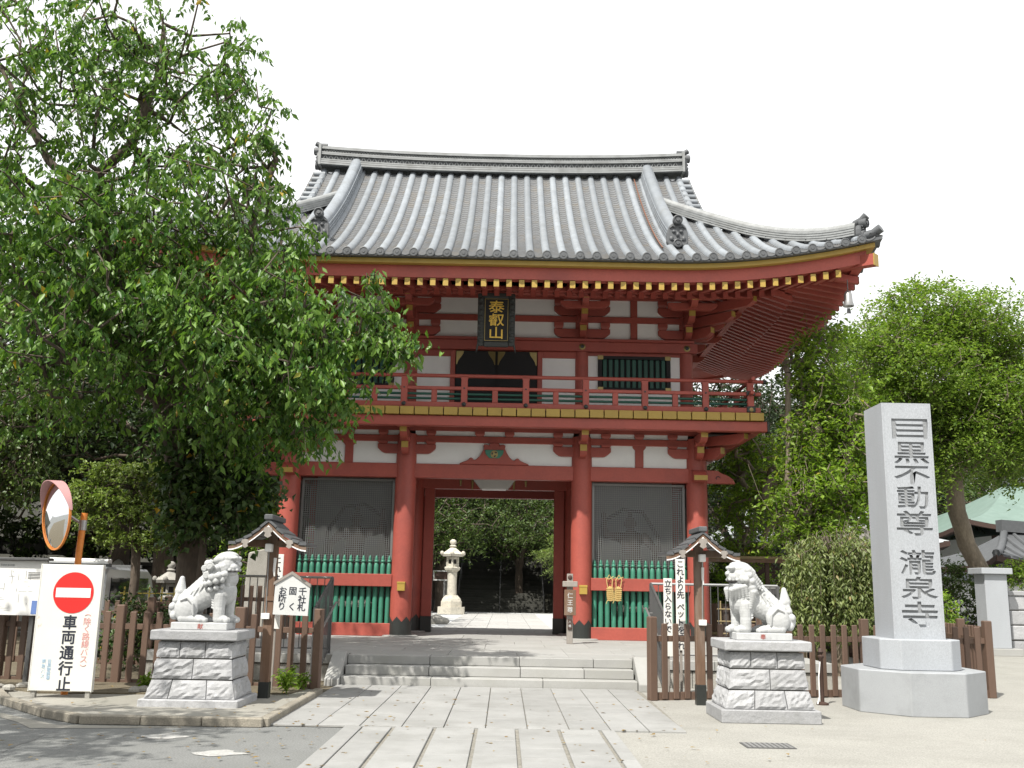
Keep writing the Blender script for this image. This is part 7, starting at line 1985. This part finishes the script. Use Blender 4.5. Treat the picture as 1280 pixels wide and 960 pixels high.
def weed(label, x, y, z, s, seed):
    rng = np.random.default_rng(seed); t = thing('weed', label, 'plant', (x, y, z)); st = MB(); P = []
    for i in range(9):
        a = rng.uniform(0, 6.28); L = s * rng.uniform(0.6, 1.1); e = (0.45 * L * math.cos(a), 0.45 * L * math.sin(a), L)
        st.tube([(0, 0, 0), (e[0] * 0.3, e[1] * 0.3, L * 0.55), e], 0.004, 3, False)
        n = 16; u = rng.uniform(0.25, 1, n)[:, None]; P.append(np.array(e) * u * np.array([1, 1, 1]) + rng.normal(0, 0.012, (n, 3)))
    st.build('stem', 'leaf_light', t)
    LV, LF = leaf_arrays(np.concatenate(P), rng, 0.085, 0.38, 0.0, 0.5, norm_up=0.6)
    link('leaves', np_mesh('leaves', LV, LF, 'leaf_light'), t)
weed('leafy green weed at the foot of the house notice post', -3.02, 14.55, 0.09, 0.30, 1)
weed('small weed against the fence beside the shaded steps', -2.95, 15.2, 0.09, 0.22, 2)
weed('low weed between the pedestal and no entry board', -5.05, 14.6, 0.09, 0.24, 3)
weed('weed growing between the notice post and the fence', -3.12, 14.9, 0.09, 0.36, 4)
# loose stones in the planting bed
lr = random.Random(33)
for i in range(14):
    x = lr.uniform(-7.4, -6.2) if i < 9 else lr.uniform(-5.1, -4.6); y = lr.uniform(14.3, 15.3)
    t = tag(MB().ball((0, 0, 0.03), (lr.uniform(0.05, 0.14), lr.uniform(0.05, 0.10), lr.uniform(0.04, 0.07)), 7, 5, Matrix.Rotation(lr.uniform(0, 3), 3, 'Z')).build('bed_stone', 'old_stone', None, (x, y, 0.09)),
            'rough stone lying in the planting bed by the left fence', 'stone', 'stones in the planting bed')

# fallen leaves scattered on the paving
frng = np.random.default_rng(77); nF = 420
FP = np.stack([frng.normal(-2.2, 3.2, nF), frng.uniform(8.2, 16.4, nF), np.full(nF, 0.032)], 1)
inisl = (FP[:, 0] < -2.6) & (FP[:, 1] > 12.0)
FP[inisl, 2] = 0.10
FP = FP[(FP[:, 0] > -8) & ~((np.abs(FP[:, 0] + 3.9) < 0.7) & (np.abs(FP[:, 1] - 13.4) < 0.6))]
LV, LF = leaf_arrays(FP, frng, 0.065, 0.5, 0.0, 0.02, fold=0.08, norm_up=6.0)
lo = link('fallen_leaves', np_mesh('fallen_leaves', LV, LF, 'leaf_fallen')); lo['kind'] = 'stuff'; tag(lo, 'few dry fallen leaves scattered over road and path', 'leaves')
shrub('grassy green bank on top of the terrace wall', -18.0, 37.6, 6.0, 0.9, 1.6, 'leaf_wood', 260, 36, 0.2, 98, 2.24, name='bank_shrub')
